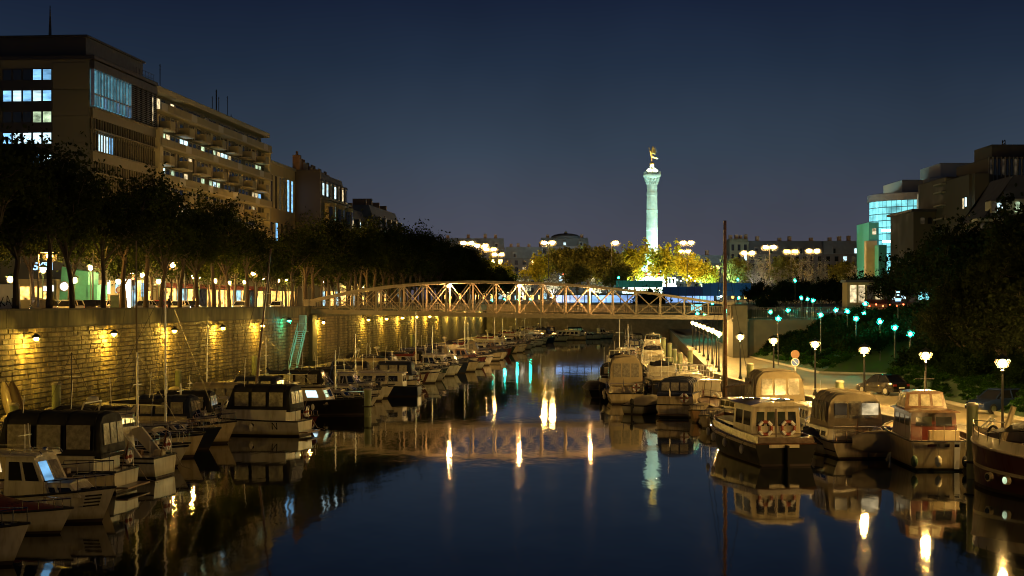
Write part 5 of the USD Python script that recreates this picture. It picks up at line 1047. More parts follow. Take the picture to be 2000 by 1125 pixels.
big = lambda bs, e: body([B(a, r1 + e, b, r2 + e) for a, r1, b, r2 in bs], .05, 6)
pb = part(ps, "body", bd, M["skin"]); part(pb, "hair", MB().ell((.04, 0, 1.70), (.105, .1, .105), 10, 6), M["wood_dark"]); part(pb, "trousers", big(legs, .022), M["cloth_dark"]); part(pb, "jacket", big(arms + trunk_, .028), M["cloth_dark"])
# ---------------------------------------------------------------- boats (local: x to the bow, y to port, z up from the waterline)
class Hull:
    def __init__(s, L, B, F0, F1, rake=.7, full=2.2, tr=.86, sheer=1.6, plumb=0.):
        s.L, s.B, s.F0, s.F1, s.rake, s.full, s.tr, s.sheer, s.plumb = L, B, F0, F1, rake, full, tr, sheer, plumb
    def hb(s, t): 
        return s.B / 2 * (s.tr + (1 - s.tr) * math.sin(math.pi / 2 * min(1, t / .5))) if t < .5 else s.B / 2 * max(0.0, 1 - ((t - .5) / .5) ** s.full)
    def z(s, t): return s.F0 + (s.F1 - s.F0) * t ** s.sheer
    def x(s, t): return -s.L / 2 + s.L * t
    def rail(s, t, inn=0, up=0, sd=1): return [s.x(t) - (inn * .5 if t > .97 else 0), sd * max(0.0, s.hb(t) - inn), s.z(t) + up]
    def mesh(s, a, b, n=15):                   # the shell between two levels of its cross section, 0 keel .. 1 rail
        ts = np.concatenate([np.linspace(0, .5, 5)[:-1], .5 + .5 * (1 - (1 - np.linspace(0, 1, n - 4)) ** 1.6)])
        lv = [l for l in (0, .12, .3, .34, .72, .76, 1.0) if a < l < b]; lv = [a] + lv + [b]
        out = []
        for t in ts:
            u = max(0, (t - .5) / .5); h = s.hb(t); H = s.z(t); row = []
            for l in lv:
                if l < .3: w = h * (.30 + .52 * (l / .3)); zz = -.42 + .47 * (l / .3) ** 1.3
                else: w = h * (.82 - .22 * u + (.18 + .22 * u) * ((l - .3) / .7) ** .8); zz = .05 + (H - .05) * (l - .3) / .7
                row.append([s.x(t) - s.rake * u ** 2 * (1 - l) - s.plumb * (1 - l) * (1 - t) * 0, w, zz])
            out.append([[x, -y, z] for x, y, z in row[::-1]] + row if a == 0 else [[x, y, z] for x, y, z in row])
        return np.array(out), lv
    def build(s, t, mat, deck="gel_grey", strake="rubber", boot="antifoul", band=None, keelpart=True):
        v, lv = s.mesh(.34, 1.0); m = MB()
        for sd in (1, -1):
            q = v * [1, sd, 1]; m.rings(q if sd < 0 else q[:, ::-1], cap=False, closed=False)
        k = v.shape[1]; tr_ = np.vstack([v[0], (v[0] * [1, -1, 1])[::-1]]); m.add(tr_, [[0, j + 1, j] for j in range(1, 2 * k - 1)])
        part(t, "hull", m, M[mat], smooth=40)
        v, _ = s.mesh(0.0, .345); m = MB().rings(v[:, ::-1], cap=True, closed=False); tr_ = v[0]; m.add(tr_, [[0, j, j + 1] for j in range(1, len(tr_) - 1)])
        part(t, "bottom", m, M[boot], smooth=40)
        ts = np.linspace(0, 1, 17); a = np.array([[s.rail(q, .02, -.06, 1), s.rail(q, .02, -.06, -1)] for q in ts])
        part(t, "deck", MB().add(a.reshape(-1, 3), [[2 * i, 2 * i + 1, 2 * i + 3, 2 * i + 2] for i in range(16)]), M[deck], smooth=False)
        pts = [s.rail(q, -.02, 0, 1) for q in ts] + [s.rail(q, -.02, 0, -1) for q in ts[::-1]]
        part(t, "rubbing_strake", MB().tube(pts + pts[:1], .045, 5), M[strake])
        if band:
            for sd in (1, -1):
                v, _ = s.mesh(*band[:2]); q = v * [1, sd, 1]; q[:, :, 1] += sd * .012
                part(t, "band", MB().rings(q if sd < 0 else q[:, ::-1], cap=False, closed=False), M[band[2]], smooth=40)
        return s
    def pulpit(s, t, t0=.62, h=.55, n=5, name="bow_rail", sides=(1, -1), mat="chrome"):
        m = MB(); ts = np.linspace(t0, .995, n)
        pts = [s.rail(q, .08, h, 1) for q in ts] + [s.rail(q, .08, h, -1) for q in ts[::-1]]
        m.tube(pts, .022, 5)
        for q in ts:
            for sd in (1, -1): m.tube([s.rail(q, .08, -.05, sd), s.rail(q, .08, h, sd)], .018, 4)
        part(t, name, m, M[mat])
    def fenders(s, t, ts, sd=-1, mat="fender_white", r=.13):
        for q in ts:
            p = np.array(s.rail(q, -.15, 0, sd)); p[2] = max(.3, p[2] - .45)
            f = part(t, "fender", MB().ell(p, (r, r, r * 1.9), 8, 6), M[mat]); part(f, "rope", MB().tube([p + (0, 0, r * 1.8), s.rail(q, .05, .02, sd)], .012, 3), M["rubber"])

def house(t, x0, x1, w0, z0, z1, fs=.3, bs=.1, tin=.12, mat="gel_white", roof="gel_white", nwin=3, glass="glass_dark", front=2, back=0, over=.14, vb=(.38, .86), name="cabin", rt=.07, lit=(), frames=False, ue=(.06, .95), camber=.07):
    b = [[x0, -w0, z0], [x1, -w0, z0], [x1, w0, z0], [x0, w0, z0]]; w1 = w0 - tin; u = [[x0 + bs, -w1, z1], [x1 - fs, -w1, z1], [x1 - fs, w1, z1], [x0 + bs, w1, z1]]
    c = part(t, name, MB().hexa(b + u), M[mat])
    ra = [[x0 + bs - over, -w1 - over * .6, z1 + .005], [x1 - fs + over, -w1 - over * .6, z1 + .005], [x1 - fs + over, w1 + over * .6, z1 + .005], [x0 + bs - over, w1 + over * .6, z1 + .005]]
    v = []
    for x in (x0 + bs - over, x1 - fs + over):
        ww = w1 + over * .6; v.append([[x, -ww, z1 + .005], [x, -ww, z1 + rt], [x, -ww * .5, z1 + rt + camber], [x, ww * .5, z1 + rt + camber], [x, ww, z1 + rt], [x, ww, z1 + .005]])
    part(t, "roof", MB().rings(np.array(v)[:, ::-1]), M[roof], smooth=20)
    sides = {"s": [b[0], b[1], u[1], u[0]], "p": [b[2], b[3], u[3], u[2]], "f": [b[1], b[2], u[2], u[1]], "b": [b[3], b[0], u[0], u[3]]}
    i = 0
    for sd, n in (("s", nwin), ("p", nwin), ("f", front), ("b", back)):
        for k in range(n):
            g = .07 / max(1, n) + .012; a0 = ue[0] + (ue[1] - ue[0]) * k / n + g; a1 = ue[0] + (ue[1] - ue[0]) * (k + 1) / n - g
            m_ = "win_cool" if (sd, k) in lit and not isinstance(lit, dict) else (lit[(sd, k)] if isinstance(lit, dict) and (sd, k) in lit else glass)
            w = part(c, "windscreen" if sd == "f" else "window", MB().panel(sides[sd], a0, a1, vb[0], vb[1], .012, .02), M[m_], smooth=False)
            if frames: 
                q = sides[sd]; part_frame = MB().panel(q, a0 - .015, a1 + .015, vb[0] - .05, vb[0], .02, .02).panel(q, a0 - .015, a1 + .015, vb[1], vb[1] + .05, .02, .02)
                _fr.append((t, part_frame, frames))
    for tt, pf, mm in _fr: part(tt, "window_frame", pf, M[mm], smooth=False)
    _fr.clear(); return sides
_fr = []
def canopy(t, x0, x1, w, z0, z1, mat="canvas_black", clear=3, fs=.5, bs=.15, back=True, front=True, name="canopy"):
    n = 9; v = []
    for x, k in ((x0, 0), (x0 + bs * .9, 1), (x0 + bs * 1.6 + .1, 2), (x1 - fs * .9, 2), (x1, 0)):
        zt = (z0 + .15, z1 - .1, z1)[k]; ww = (w, w * .97, w * .93)[k]; r = []
        for a in np.linspace(0, math.pi, n): r.append([x, -ww * math.copysign(abs(math.cos(a)) ** .45, math.cos(a)), z0 + (zt - z0) * math.sin(a) ** .6])
        v.append(r)
    v = np.array(v); body_ = MB().rings(v[:, ::-1], cap=False, closed=False)
    body_.add(v[0], [[0, j + 1, j] for j in range(1, n - 1)]); body_.add(v[-1], [[0, j, j + 1] for j in range(1, n - 1)])
    c = part(t, name, body_, M[mat], smooth=45)
    xa, xb = x0 + bs * 1.6 + .15, x1 - fs - .05
    for u_ in (.0, .33, .66, 1.0):                 # seams over the hoops of the frame
        xs = xa + (xb - xa) * u_; part(c, "hoop_seam", MB().tube([[xs, -w * .965 * math.copysign(abs(math.cos(a)) ** .45, math.cos(a)), z0 + (z1 - z0) * math.sin(a) ** .6 + .012] for a in np.linspace(.05, math.pi - .05, 9)], .028, 4), M[mat])
    for sd in (-1, 1):
        q = [[xa, -w * .99 , z0 + .02], [xb, -w * .99, z0 + .02], [xb, -w * .96, z0 + (z1 - z0) * .78], [xa, -w * .96, z0 + (z1 - z0) * .78]]
        if sd > 0: q = [[x, -y, z] for x, y, z in (q[1], q[0], q[3], q[2])]
        for k in range(clear): part(c, "clear_window", MB().panel(q, (k + .1) / clear, (k + .9) / clear, .25, .93, .03, .02), M["plastic_clear"], smooth=False)
    if back:
        q = [[x0 - .0, w * .8, z0 + .12], [x0, -w * .8, z0 + .12], [x0 + bs * .9, -w * .78, z0 + (z1 - z0) * .82], [x0 + bs * .9, w * .78, z0 + (z1 - z0) * .82]]
        for k in range(3): part(c, "rear_window", MB().panel(q, (k + .08) / 3, (k + .92) / 3, .3, .9, .05, .03), M["plastic_clear"], smooth=False)
    if front:
        q = [[x1 + .0, -w * .8, z0 + .2], [x1, w * .8, z0 + .2], [x1 - fs * .92, w * .78, z1 - .12], [x1 - fs * .92, -w * .78, z1 - .12]]
        for k in range(2): part(c, "clear_window", MB().panel(q, (k + .06) / 2, (k + .94) / 2, .08, .9, .035, .02), M["plastic_clear"], smooth=False)
def gear(t, H, seed):                          # the loose things that live on a deck
    r = random.Random(seed); L = H.L
    for k in range(4):
        x = r.uniform(-.46, .4) * L; y = r.uniform(-.5, .5) * H.hb((x + L / 2) / L); z = H.z((x + L / 2) / L) - .06; part(t, "deck_box", MB().bb(x - .25, x + .2, y - .18, y + .2, z, z + r.uniform(.2, .5), .04), M[r.choice(("gel_cream", "teak", "canvas_blue", "canvas_tan"))])
    x = L * .36; part(t, "deck_hatch", MB().bb(x - .28, x + .28, -.28, .28, H.z(.86) - .06, H.z(.86) + .06, .03), M["glass_dark"])
    part(t, "rope_coil", MB().torus((r.uniform(-.4, .3) * L, .2, H.z(.5) + .02), .24, .06, (1, 0, 0), (0, 1, 0), 12, 5), M["canvas_tan"])
    x = -L / 2 + .15; z = H.z(0); f = part(t, "flag_staff", MB().tube([[x, .3, z - .05], [x - .35, .3, z + 1.3]], .02, 4), M["teak"]); part(f, "flag", MB().hexa([[x - .3, .29, z + .7], [x - .15, .25, z + .55], [x - .15, .26, z + .55], [x - .3, .3, z + .7], [x - .36, .29, z + 1.25], [x - .2, .24, z + .95], [x - .2, .25, z + .95], [x - .36, .3, z + 1.25]]), M[r.choice(("canvas_red", "canvas_blue", "paint_white"))])
    c = part(t, "stern_post", MB().tube([H.rail(.02, .1, -.05, 1), H.rail(.02, .1, .85, 1), H.rail(.02, .1, .85, -1), H.rail(.02, .1, -.05, -1)], .025, 5), M["chrome"])
    buoy(t, (H.x(.02), -H.hb(.02) * .55, H.z(.02) + .5), (0, 1, 0), (0, 0, 1), .24, r.choice(("buoy_orange", "fender_white", "paint_white")))
    part(t, "cleat", MB().bx(L * .44 - .1, L * .44 + .1, -.04, .04, H.z(.95) - .05, H.z(.95) + .06), M["chrome"]); part(t, "cleat", MB().bx(-L * .47 - .1, -L * .47 + .1, -.7, -.62, H.z(0) - .05, H.z(0) + .06), M["chrome"])
    part(t, "mooring_line", MB().tube([H.rail(.0, .1, .02, -1), [-L * .56, -H.B * .2, .45], [-L * .62, -H.B * .1, .35]], .018, 4), M["canvas_tan"])
def scuttles(t, H, n):
    for sd in (1, -1):
        for k in range(n):
            q = .3 + .42 * k / max(1, n - 1); p = np.array(H.rail(q, .0, 0, sd)); v, lv = H.mesh(.34, 1.0); p[2] *= .7; u = max(0, (q - .5) / .5); p[1] = sd * H.hb(q) * (.82 - .22 * u + (.18 + .22 * u) * ((.7 * 1.0) ** .8)) 
            part(t, "scuttle", MB().tube([p - (0, sd * .06, 0), p + (0, sd * .035, 0)], .12, 10), M["glass_dark"])
def mast(t, x, z0, h, r=.06, mat="alu", boom=0, cover=None, stays=None, H=None):
    m = part(t, "mast", MB().tube([[x, 0, z0], [x, 0, z0 + h]], r, 7, r * .6).tube([[x, -.5, z0 + h * .62], [x, .5, z0 + h * .62]], .02, 4), M[mat])
    if boom:
        part(t, "boom", MB().tube([[x, 0, z0 + 1.0], [x - boom, 0, z0 + 1.1]], .045, 6), M[mat])
        if cover: part(t, "sail_cover", MB().tube([[x - .05, 0, z0 + 1.6], [x - .3, 0, z0 + 1.22], [x - boom * .5, 0, z0 + 1.2], [x - boom, 0, z0 + 1.16]], [.1, .17, .15, .07], 7), M[cover])
    if H is not None:
        s = MB(); top = [x, 0, z0 + h * .97]
        s.tube([top, H.rail(.99, 0, .05, 1)], .012, 3).tube([top, [H.x(0) + .1, 0, H.z(0)]], .012, 3)
        for sd in (1, -1): s.tube([top, H.rail(.52, .05, 0, sd)], .012, 3)
        part(t, "rigging", s, M["chrome"])
def buoy(t, c, u, w, R_=.36, mat="buoy_orange"):
    b = part(t, "lifebuoy", MB().torus(c, R_, .085, u, w, 16, 6), M[mat]); u, w = np.array(u, float), np.array(w, float); nn = np.cross(u, w)
    for a in (45, 135, 225, 315):
        d = math.cos(math.radians(a)) * u + math.sin(math.radians(a)) * w; part(b, "white_band", MB().tube([np.array(c) + R_ * d - .14 * np.cross(nn, d), np.array(c) + R_ * d + .14 * np.cross(nn, d)], .095, 6), M["paint_white"])
def outboard(t, H, y=0):
    x = H.x(0) - .18; part(t, "outboard_motor", MB().ell((x, y, H.z(0) + .3), (.2, .16, .28), 8, 6).tube([[x, y, H.z(0) + .1], [x - .02, y, -.2]], .09, 6, .06).box((x + .13, y, H.z(0)), (.14, .2, .3)), M["rubber"])
def radar(t, x, z): 
    a = part(t, "radar_arch", MB().tube([[x, -1.1, z], [x - .25, -1.0, z + .75], [x - .25, 1.0, z + .75], [x, 1.1, z]], .05, 6), M["gel_white"]); part(a, "radar_dome", MB().lathe([(.26, 0), (.3, .08), (.26, .2), (.1, .26)], (x - .25, 0, z + .79), 12), M["gel_white"])
def aerial(t, x, y, z, h=1.6): part(t, "aerial", MB().tube([[x, y, z], [x - .1, y, z + h]], .018, 4), M["paint_white"])
def lettering(t, txt, h, org, u, w, mat="paint_black"):
    m = meshkit.text_mesh(txt, h, .008); v = np.array(m.vertices); u, w = np.array(u, float), np.array(w, float); n_ = np.cross(u, w)
    part(t, "lettering", (np.array(org) + v[:, :1] * u + v[:, 1:2] * w + v[:, 2:] * n_, np.array(m.faces)), M[mat], smooth=False)

def b_cruiser(t, L=9.0, B=3.1, hull="gel_white", can="canvas_black", band=(.9, .97, "hull_navy"), lit=(), txt=None, high=1.0, deck="gel_cream"):
    H = Hull(L, B, .95, 1.4, .9).build(t, hull, deck, band=band)
    house(t, -.5, L * .30, B * .38, .95, 1.55, .9, .1, .16, hull, deck, 3, front=2, vb=(.3, .75), name="trunk_cabin", over=.02, rt=.03)
    house(t, -L * .42, 0.3, B * .44, .9, 1.65, .3, 0, .05, hull, hull, 0, front=0, name="coaming", over=.02, rt=.02, camber=.0)
    q = part(t, "windscreen_frame", MB().tube([[.35, -B * .4, 1.6], [-.35, -B * .36, 2.35], [-.35, B * .36, 2.35], [.35, B * .4, 1.6]], .04, 5).tube([[.4, 0, 1.6], [-.35, 0, 2.35]], .03, 5), M["chrome"])
    canopy(t, -L * .45, -.1, B * .43, 1.55, 2.55 + .35 * high, can, 3)
    H.pulpit(t); H.fenders(t, (.25, .55), -1); H.fenders(t, (.3, .6), 1); aerial(t, -1.2, .9, 2.7); gear(t, H, int(L * 7)); scuttles(t, H, 3)
    part(t, "swim_platform", MB().bb(-L / 2 - .6, -L / 2 - .02, -B * .38, B * .38, .22, .3, .02), M["teak"])
    if txt: lettering(t, txt, .28, (-L * .3, -B * .445, 1.1), (1, 0, 0), (0, 0, 1))
def b_wheel(t, L=7.5, B=2.6, hull="gel_white", roof="gel_white", lit=(), boot="antifoul", strake="rubber", wood=False, hgt=2.35):
    H = Hull(L, B, .85, 1.35, .8).build(t, hull, "gel_cream", strake, boot)
    house(t, -L * .06, L * .20, B * .36, .95, hgt, .75, .05, .12, "teak" if wood else hull, roof, 2, front=2, vb=(.42, .88), name="wheelhouse", lit=lit, over=.18)
    house(t, L * .12, L * .36, B * .30, 1.0, 1.5, .5, 0, .1, hull, hull, 2, front=0, vb=(.3, .7), name="fore_cabin", over=.02, rt=.03)
    house(t, -L * .42, -L * .07, B * .40, .8, 1.25, .05, .05, .05, hull, "teak", 0, front=0, name="cockpit_coaming", over=.02, rt=.03, camber=0)
    gear(t, H, int(L * 9)); H.pulpit(t, .68, .5); H.fenders(t, (.2, .5, .7), -1); mast(t, -.1, hgt + .1, 1.1, .03); aerial(t, -.2, .6, hgt, 1.2); part(t, "search_light", MB().ell((L * .08, .3, hgt + .22), (.12, .1, .1)), M["chrome"])
    ro = MB()
    for sd in (-1, 1): ro.tube([[-.3, sd * .8, hgt + .1], [-.2, sd * .8, hgt + .24], [1.0, sd * .8, hgt + .24], [1.1, sd * .8, hgt + .1]], .02, 4)
    part(t, "roof_rail", ro, M["chrome"])
def b_sedan(t, L=9.5, B=3.0, hull="gel_cream", lit=(), cab="gel_white", roof="gel_white", nw=5, glass="glass_dark"):
    H = Hull(L, B, .9, 1.3, .6).build(t, hull, "gel_grey")
    house(t, -L * .36, L * .24, B * .40, .85, 2.05, .55, .12, .14, cab, roof, nw, front=2, back=2, vb=(.42, .85), lit=lit, glass=glass, over=.2)
    gear(t, H, int(L * 5)); scuttles(t, H, 4); H.pulpit(t, .72, .5); H.fenders(t, (.2, .45, .65), -1); rr = MB()
    for sd in (-1, 1): rr.tube([[-L * .3, sd * B * .3, 2.12], [-L * .28, sd * B * .3, 2.32], [L * .08, sd * B * .3, 2.32], [L * .1, sd * B * .3, 2.12]], .02, 4)
    part(t, "roof_rail", rr, M["chrome"]); mast(t, -.5, 2.15, 1.5, .03)
def b_sail(t, L=8.5, B=2.8, hull="gel_white", cover="canvas_blue", mh=10.0, lit=(), mmat="alu", boom=True):
    H = Hull(L, B, .95, 1.25, 1.0, 1.9, .7).build(t, hull, "gel_cream", band=(.88, .95, "hull_navy"))
    house(t, -L * .12, L * .22, B * .30, 1.0, 1.5, .6, .1, .12, "gel_white", "gel_cream", 3, front=1, vb=(.3, .75), name="cabin", over=.02, rt=.03)
    mast(t, L * .08, 1.5, mh, .075, mmat, L * .42 if boom else 0, cover, H=H); H.pulpit(t, .8, .6, 4); H.fenders(t, (.3, .55), -1); gear(t, H, int(L * 11))
    g = MB()
    for q in np.linspace(.05, .8, 6):
        for sd in (1, -1): g.tube([H.rail(q, .08, 0, sd), H.rail(q, .08, .55, sd)], .016, 4)
    for sd in (1, -1):
        for hh in (.3, .55): g.tube([H.rail(q, .08, hh, sd) for q in np.linspace(.05, .8, 8)], .01, 3)
    part(t, "guard_rail", g, M["chrome"]); part(t, "tiller", MB().tube([[-L * .46, 0, 1.0], [-L * .32, 0, 1.35]], .03, 5), M["teak"])
def b_fly(t, L=10.5, B=3.4, hull="gel_white", lit=(), cover="canvas_black"):
    H = Hull(L, B, 1.0, 1.55, .9).build(t, hull, "gel_cream", band=(.8, .86, "hull_navy"))
    house(t, -L * .30, L * .20, B * .42, 1.0, 2.25, .9, .1, .15, hull, hull, 3, front=3, vb=(.40, .85), lit=lit, name="saloon", over=.25)
    house(t, -L * .22, L * .06, B * .34, 2.3, 2.8, .3, .05, .05, hull, hull, 0, front=0, name="flybridge", over=.02, rt=.03, camber=0)
    part(t, "fly_windscreen", MB().hexa([[L * .03, -1.1, 2.83], [L * .035, -1.1, 2.83], [L * .035, 1.1, 2.83], [L * .03, 1.1, 2.83], [-.1, -1.0, 3.2], [-.08, -1.0, 3.2], [-.08, 1.0, 3.2], [-.1, 1.0, 3.2]]), M["glass_dark"])
    g = MB(); xs = (-L * .30, -L * .2, -L * .1)
    for sd in (-1, 1):
        g.tube([[x, sd * B * .36, 3.0] for x in xs], .022, 5)
        for x in xs: g.tube([[x, sd * B * .36, 2.3], [x, sd * B * .36, 3.0]], .02, 4)
    g.tube([[xs[0], -B * .36, 3.0], [xs[0], B * .36, 3.0]], .022, 5); part(t, "fly_rail", g, M["chrome"])
    part(t, "side_arch", MB().hexa([[-L * .44, -B * .42, 1.0], [-L * .38, -B * .42, 1.0], [-L * .38, -B * .36, 1.0], [-L * .44, -B * .36, 1.0], [-L * .34, -B * .4, 2.3], [-L * .26, -B * .4, 2.3], [-L * .26, -B * .34, 2.3], [-L * .34, -B * .34, 2.3]]), M[hull]); part(t, "side_arch", MB().hexa([[-L * .44, B * .36, 1.0], [-L * .38, B * .36, 1.0], [-L * .38, B * .42, 1.0], [-L * .44, B * .42, 1.0], [-L * .34, B * .34, 2.3], [-L * .26, B * .34, 2.3], [-L * .26, B * .4, 2.3], [-L * .34, B * .4, 2.3]]), M[hull])
    radar(t, -L * .12, 2.85); gear(t, H, int(L * 3)); scuttles(t, H, 4); H.pulpit(t, .55, .6, 6); H.fenders(t, (.2, .5), -1); part(t, "seat_cover", MB().ell((-.9, 0, 3.0), (.6, .8, .35), 8, 6), M[cover])
def b_open(t, L=5.8, B=2.2, hull="gel_white", cover="canvas_blue"):
    H = Hull(L, B, .65, .95, .7).build(t, hull, "gel_cream"); n = 9; v = []
    for q in np.linspace(.02, .94, 9):
        w = H.hb(q) + .03; z0 = H.z(q) - .02; hp = .55 * math.sin(math.pi * min(1, q * 1.05)) ** .7 * (1.15 if q < .6 else .75); v.append([[H.x(q), -w * math.cos(a), z0 + hp * math.sin(a)] for a in np.linspace(0, math.pi, n)])
    v = np.array(v); part(t, "cover", MB().rings(v[:, ::-1], cap=False, closed=False), M[cover], smooth=50); outboard(t, H); H.pulpit(t, .8, .35, 4); H.fenders(t, (.4,), -1, r=.1)
def b_canvas(t, L=9.0, B=2.9, hull="gel_cream", can="canvas_tan", zt=2.9, lit=(), dark="glass_dark"):
    H = Hull(L, B, .9, 1.35, .7).build(t, hull, "teak", band=(.55, .62, "hull_black"))
    house(t, -L * .34, L * .30, B * .42, .9, 1.5, .4, .05, .1, hull, hull, 4, front=2, vb=(.3, .72), name="cabin", over=.03, rt=.03)
    canopy(t, -L * .36, L * .1, B * .42, 1.52, zt, can, 4, .55, .25); H.pulpit(t, .6, .5); H.fenders(t, (.15, .4, .65), -1); H.fenders(t, (.3, .6), 1)
    gear(t, H, int(L * 13)); scuttles(t, H, 3)
    g = MB().tube([[-L * .47, -B * .36, .9], [-L * .47, -B * .36, 1.5], [-L * .47, B * .36, 1.5], [-L * .47, B * .36, .9]], .025, 5)
    for y in np.linspace(-.8, .8, 4): g.tube([[-L * .47, y, .9], [-L * .47, y, 1.5]], .018, 4)
    part(t, "stern_rail", g, M["chrome"])
def b_barge(t, L=14.0, B=4.3, hull="hull_black", cab="gel_cream", lit=(), lb=True, mastp=False):
    H = Hull(L, B, 1.15, 1.6, .35, 3.2, .9, 1.3).build(t, hull, "concrete_dark", "varnish", band=(.86, .985, "gel_cream"))
    cb = MB()
    for sd in (1, -1):
        ts = np.linspace(0, 1, 14); v = [[H.rail(q, .10, 0, sd), H.rail(q, .16, .38, sd), H.rail(q, .22, .38, sd), H.rail(q, .2, 0, sd)] for q in ts]; cb.rings(np.array(v), closed=True)
    cb.tube([[-L / 2 + .12, -B * .4, 1.35], [-L / 2 + .12, B * .4, 1.35]], .2, 4); part(t, "bulwark", cb, M["varnish"])
    house(t, -L * .36, -L * .06, B * .38, 1.1, 3.0, .15, .06, .12, cab, cab, 2, front=3, back=4, vb=(.45, .84), name="wheelhouse", over=.35, camber=.16, glass="glass_dark", lit=lit)
    house(t, -L * .06, L * .30, B * .36, 1.2, 1.85, .2, 0, .1, cab, "concrete_dark", 4, front=1, vb=(.3, .75), name="fore_cabin", over=.04, rt=.04)
    part(t, "rear_doors", MB().bx(-L * .36 - .02, -L * .36 + .02, -.03, .03, 1.2, 2.85).bx(-L * .36 - .03, -L * .36 + .02, -1.55, 1.55, 1.5, 1.56), M["varnish"])
    if lb:
        for y in (-.62, .62): buoy(t, (-L * .36 - .12, y, 1.85), (0, 1, 0), (0, 0, 1), .34)
    part(t, "roof_panel", MB().bb(-L * .30, -L * .2, -1.2, -.2, 3.24, 3.3, .02).bb(-L * .18, -L * .1, .2, 1.2, 3.24, 3.3, .02), M["glass_dark"])
    H.pulpit(t, .8, .6, 4, mat="iron_black"); H.fenders(t, (.15, .4, .6, .8), 1); part(t, "name_board", MB().bx(-L / 2 - .06, -L / 2 - .01, -.7, .9, .95, 1.12), M["gel_cream"])
    part(t, "rudder", MB().bx(-L / 2 - .5, -L / 2 - .02, -.05, .05, -.4, 1.1), M[hull]); part(t, "anchor", MB().tube([[L * .485, .35, 1.5], [L * .5, .42, .9]], .05, 5).tube([[L * .49, .1, .95], [L * .5, .42, .85], [L * .49, .74, .95]], .05, 5), M["iron_black"])
    if mastp: mast(t, L * .22, 1.6, mastp, .17, "varnish")
def b_work(t, L=11.0, B=3.05, hull="gel_cream", cab="hull_maroon"):
    H = Hull(L, B, 1.5, 1.8, .5, 2.6, .92).build(t, hull, "teak", "rubber", "hull_black")
    house(t, -L * .38, L * .05, B * .40, 1.45, 2.85, .2, .1, .1, cab, "varnish", 3, front=2, back=2, vb=(.5, .85), name="cabin", over=.3)
    house(t, -L * .20, L * .02, B * .36, 2.95, 3.75, .5, .25, .15, "varnish", "varnish", 2, front=3, back=3, vb=(.15, .9), glass="plastic_clear", name="upper_screen", over=.04, rt=.03)
    for x in (-L * .18,): mast(t, x, 3.8, 1.1, .04, "iron_black")
    part(t, "stern_bench", MB().bx(-L * .46, -L * .42, -1.1, .4, 1.45, 2.0).bx(-L * .455, -L * .45, -.9, .2, 1.6, 2.0), M["gel_cream"]); part(t, "scuttle", MB().bx(-L / 2 - .015, -L / 2 + .01, -1.0, -.75, 1.2, 1.35).bx(-L / 2 - .015, -L / 2 + .01, -.5, -.25, 1.2, 1.35).bx(-L / 2 - .015, -L / 2 + .01, 0, .6, 1.22, 1.35), M["glass_dark"])
    g = MB()
    for y in np.linspace(-1.4, 1.4, 6): g.tube([[-L * .48, y, 1.5], [-L * .48, y, 2.3]], .02, 4)
    g.tube([[-L * .48, -1.4, 2.3], [-L * .48, 1.4, 2.3]], .022, 5); part(t, "stern_rail", g, M["chrome"])
    for y, m_ in ((.1, "fender_white"), (-1.25, "canvas_black"), (1.3, "iron_green")): 
        f = part(t, "fender", MB().ell((-L / 2 - .2, y, .5), (.18, .18, .3), 10, 8), M[m_]); part(f, "rope", MB().tube([[-L / 2 - .2, y, .78], [-L / 2 - .02, y, 1.5]], .014, 3), M["rubber"])
    part(t, "white_stripe", MB().bx(-L / 2 - .02, -L / 2 + .01, -1.05, -.85, .1, 1.2) if False else MB().hexa([[-L / 2 - .012, -.98, .1], [-L / 2 + .02, -.98, .1], [-L / 2 + .02, -.72, .1], [-L / 2 - .012, -.72, .1], [-L / 2 - .012, -1.05, 1.47], [-L / 2 + .02, -1.05, 1.47], [-L / 2 + .02, -.75, 1.47], [-L / 2 - .012, -.75, 1.47]]), M["paint_white"])

WREF = {}
def boat(name, label, cat, key, fn, X, Y, ang, group=None, scale=None, **kw):
    loc = (X, Y, WZ)
    if key in WREF: return dup(WREF[key], label, loc, ang, group, scale)
    t = thing(name, label, cat, loc, ang, group, scale); fn(t, **kw)
    if key: WREF[key] = t
    return t
def bow_at(px_, Y, L, ang):                                  # centre of a boat whose bow tip shows at column px_
    a = math.radians(ang); return gx(px_, Y) - math.cos(a) * L / 2, Y - math.sin(a) * L / 2
# ---- left side, the near boats one by one
A0 = -8
bx_, by_ = bow_at(58, 54.2, 9, A0); boat("motor_boat", "cropped white hull in the bottom left corner with an open deck full of gear", "boat", None, b_wheel, bx_, by_, A0, L=9.0, B=3.0, hull="gel_white", hgt=2.2)
bx_, by_ = bow_at(142, 61.5, 8, A0 - 6); boat("motor_boat", "small white boat with a dark arrow mark, second hull from the bottom left corner", "boat", None, b_open, bx_, by_, A0 - 6, L=8.0, B=2.5, hull="gel_white", cover="canvas_red")
bx_, by_ = bow_at(226, 64.8, 7.6, A0 - 6); boat("wheelhouse_boat", "white wheelhouse boat with blue lit windscreen at the bottom left", "boat", None, b_wheel, bx_, by_, A0 - 6, L=7.6, B=2.7, lit={("f", 0): "win_blue", ("f", 1): "plastic_clear"}, hgt=2.5)
bx_, by_ = bow_at(215, 70.0, 10, A0); boat("cabin_boat", "long low cream cabin boat with one warm lit window before the black canopy", "boat", None, b_sedan, bx_, by_ + 1, A0, L=10.0, B=2.9, hull="gel_cream", cab="gel_cream", lit={("s", 2): "win_warm"}, nw=4)
bx_, by_ = bow_at(300, 76.5, 11.5, A0 + 2); boat("cabin_cruiser", "large cruiser with a long black canopy and clear windows, at the left edge", "boat", None, b_cruiser, gx(246, 76) - 5.6, 76.5, 172, L=11.5, B=3.6, high=3.0, band=None, txt="S")
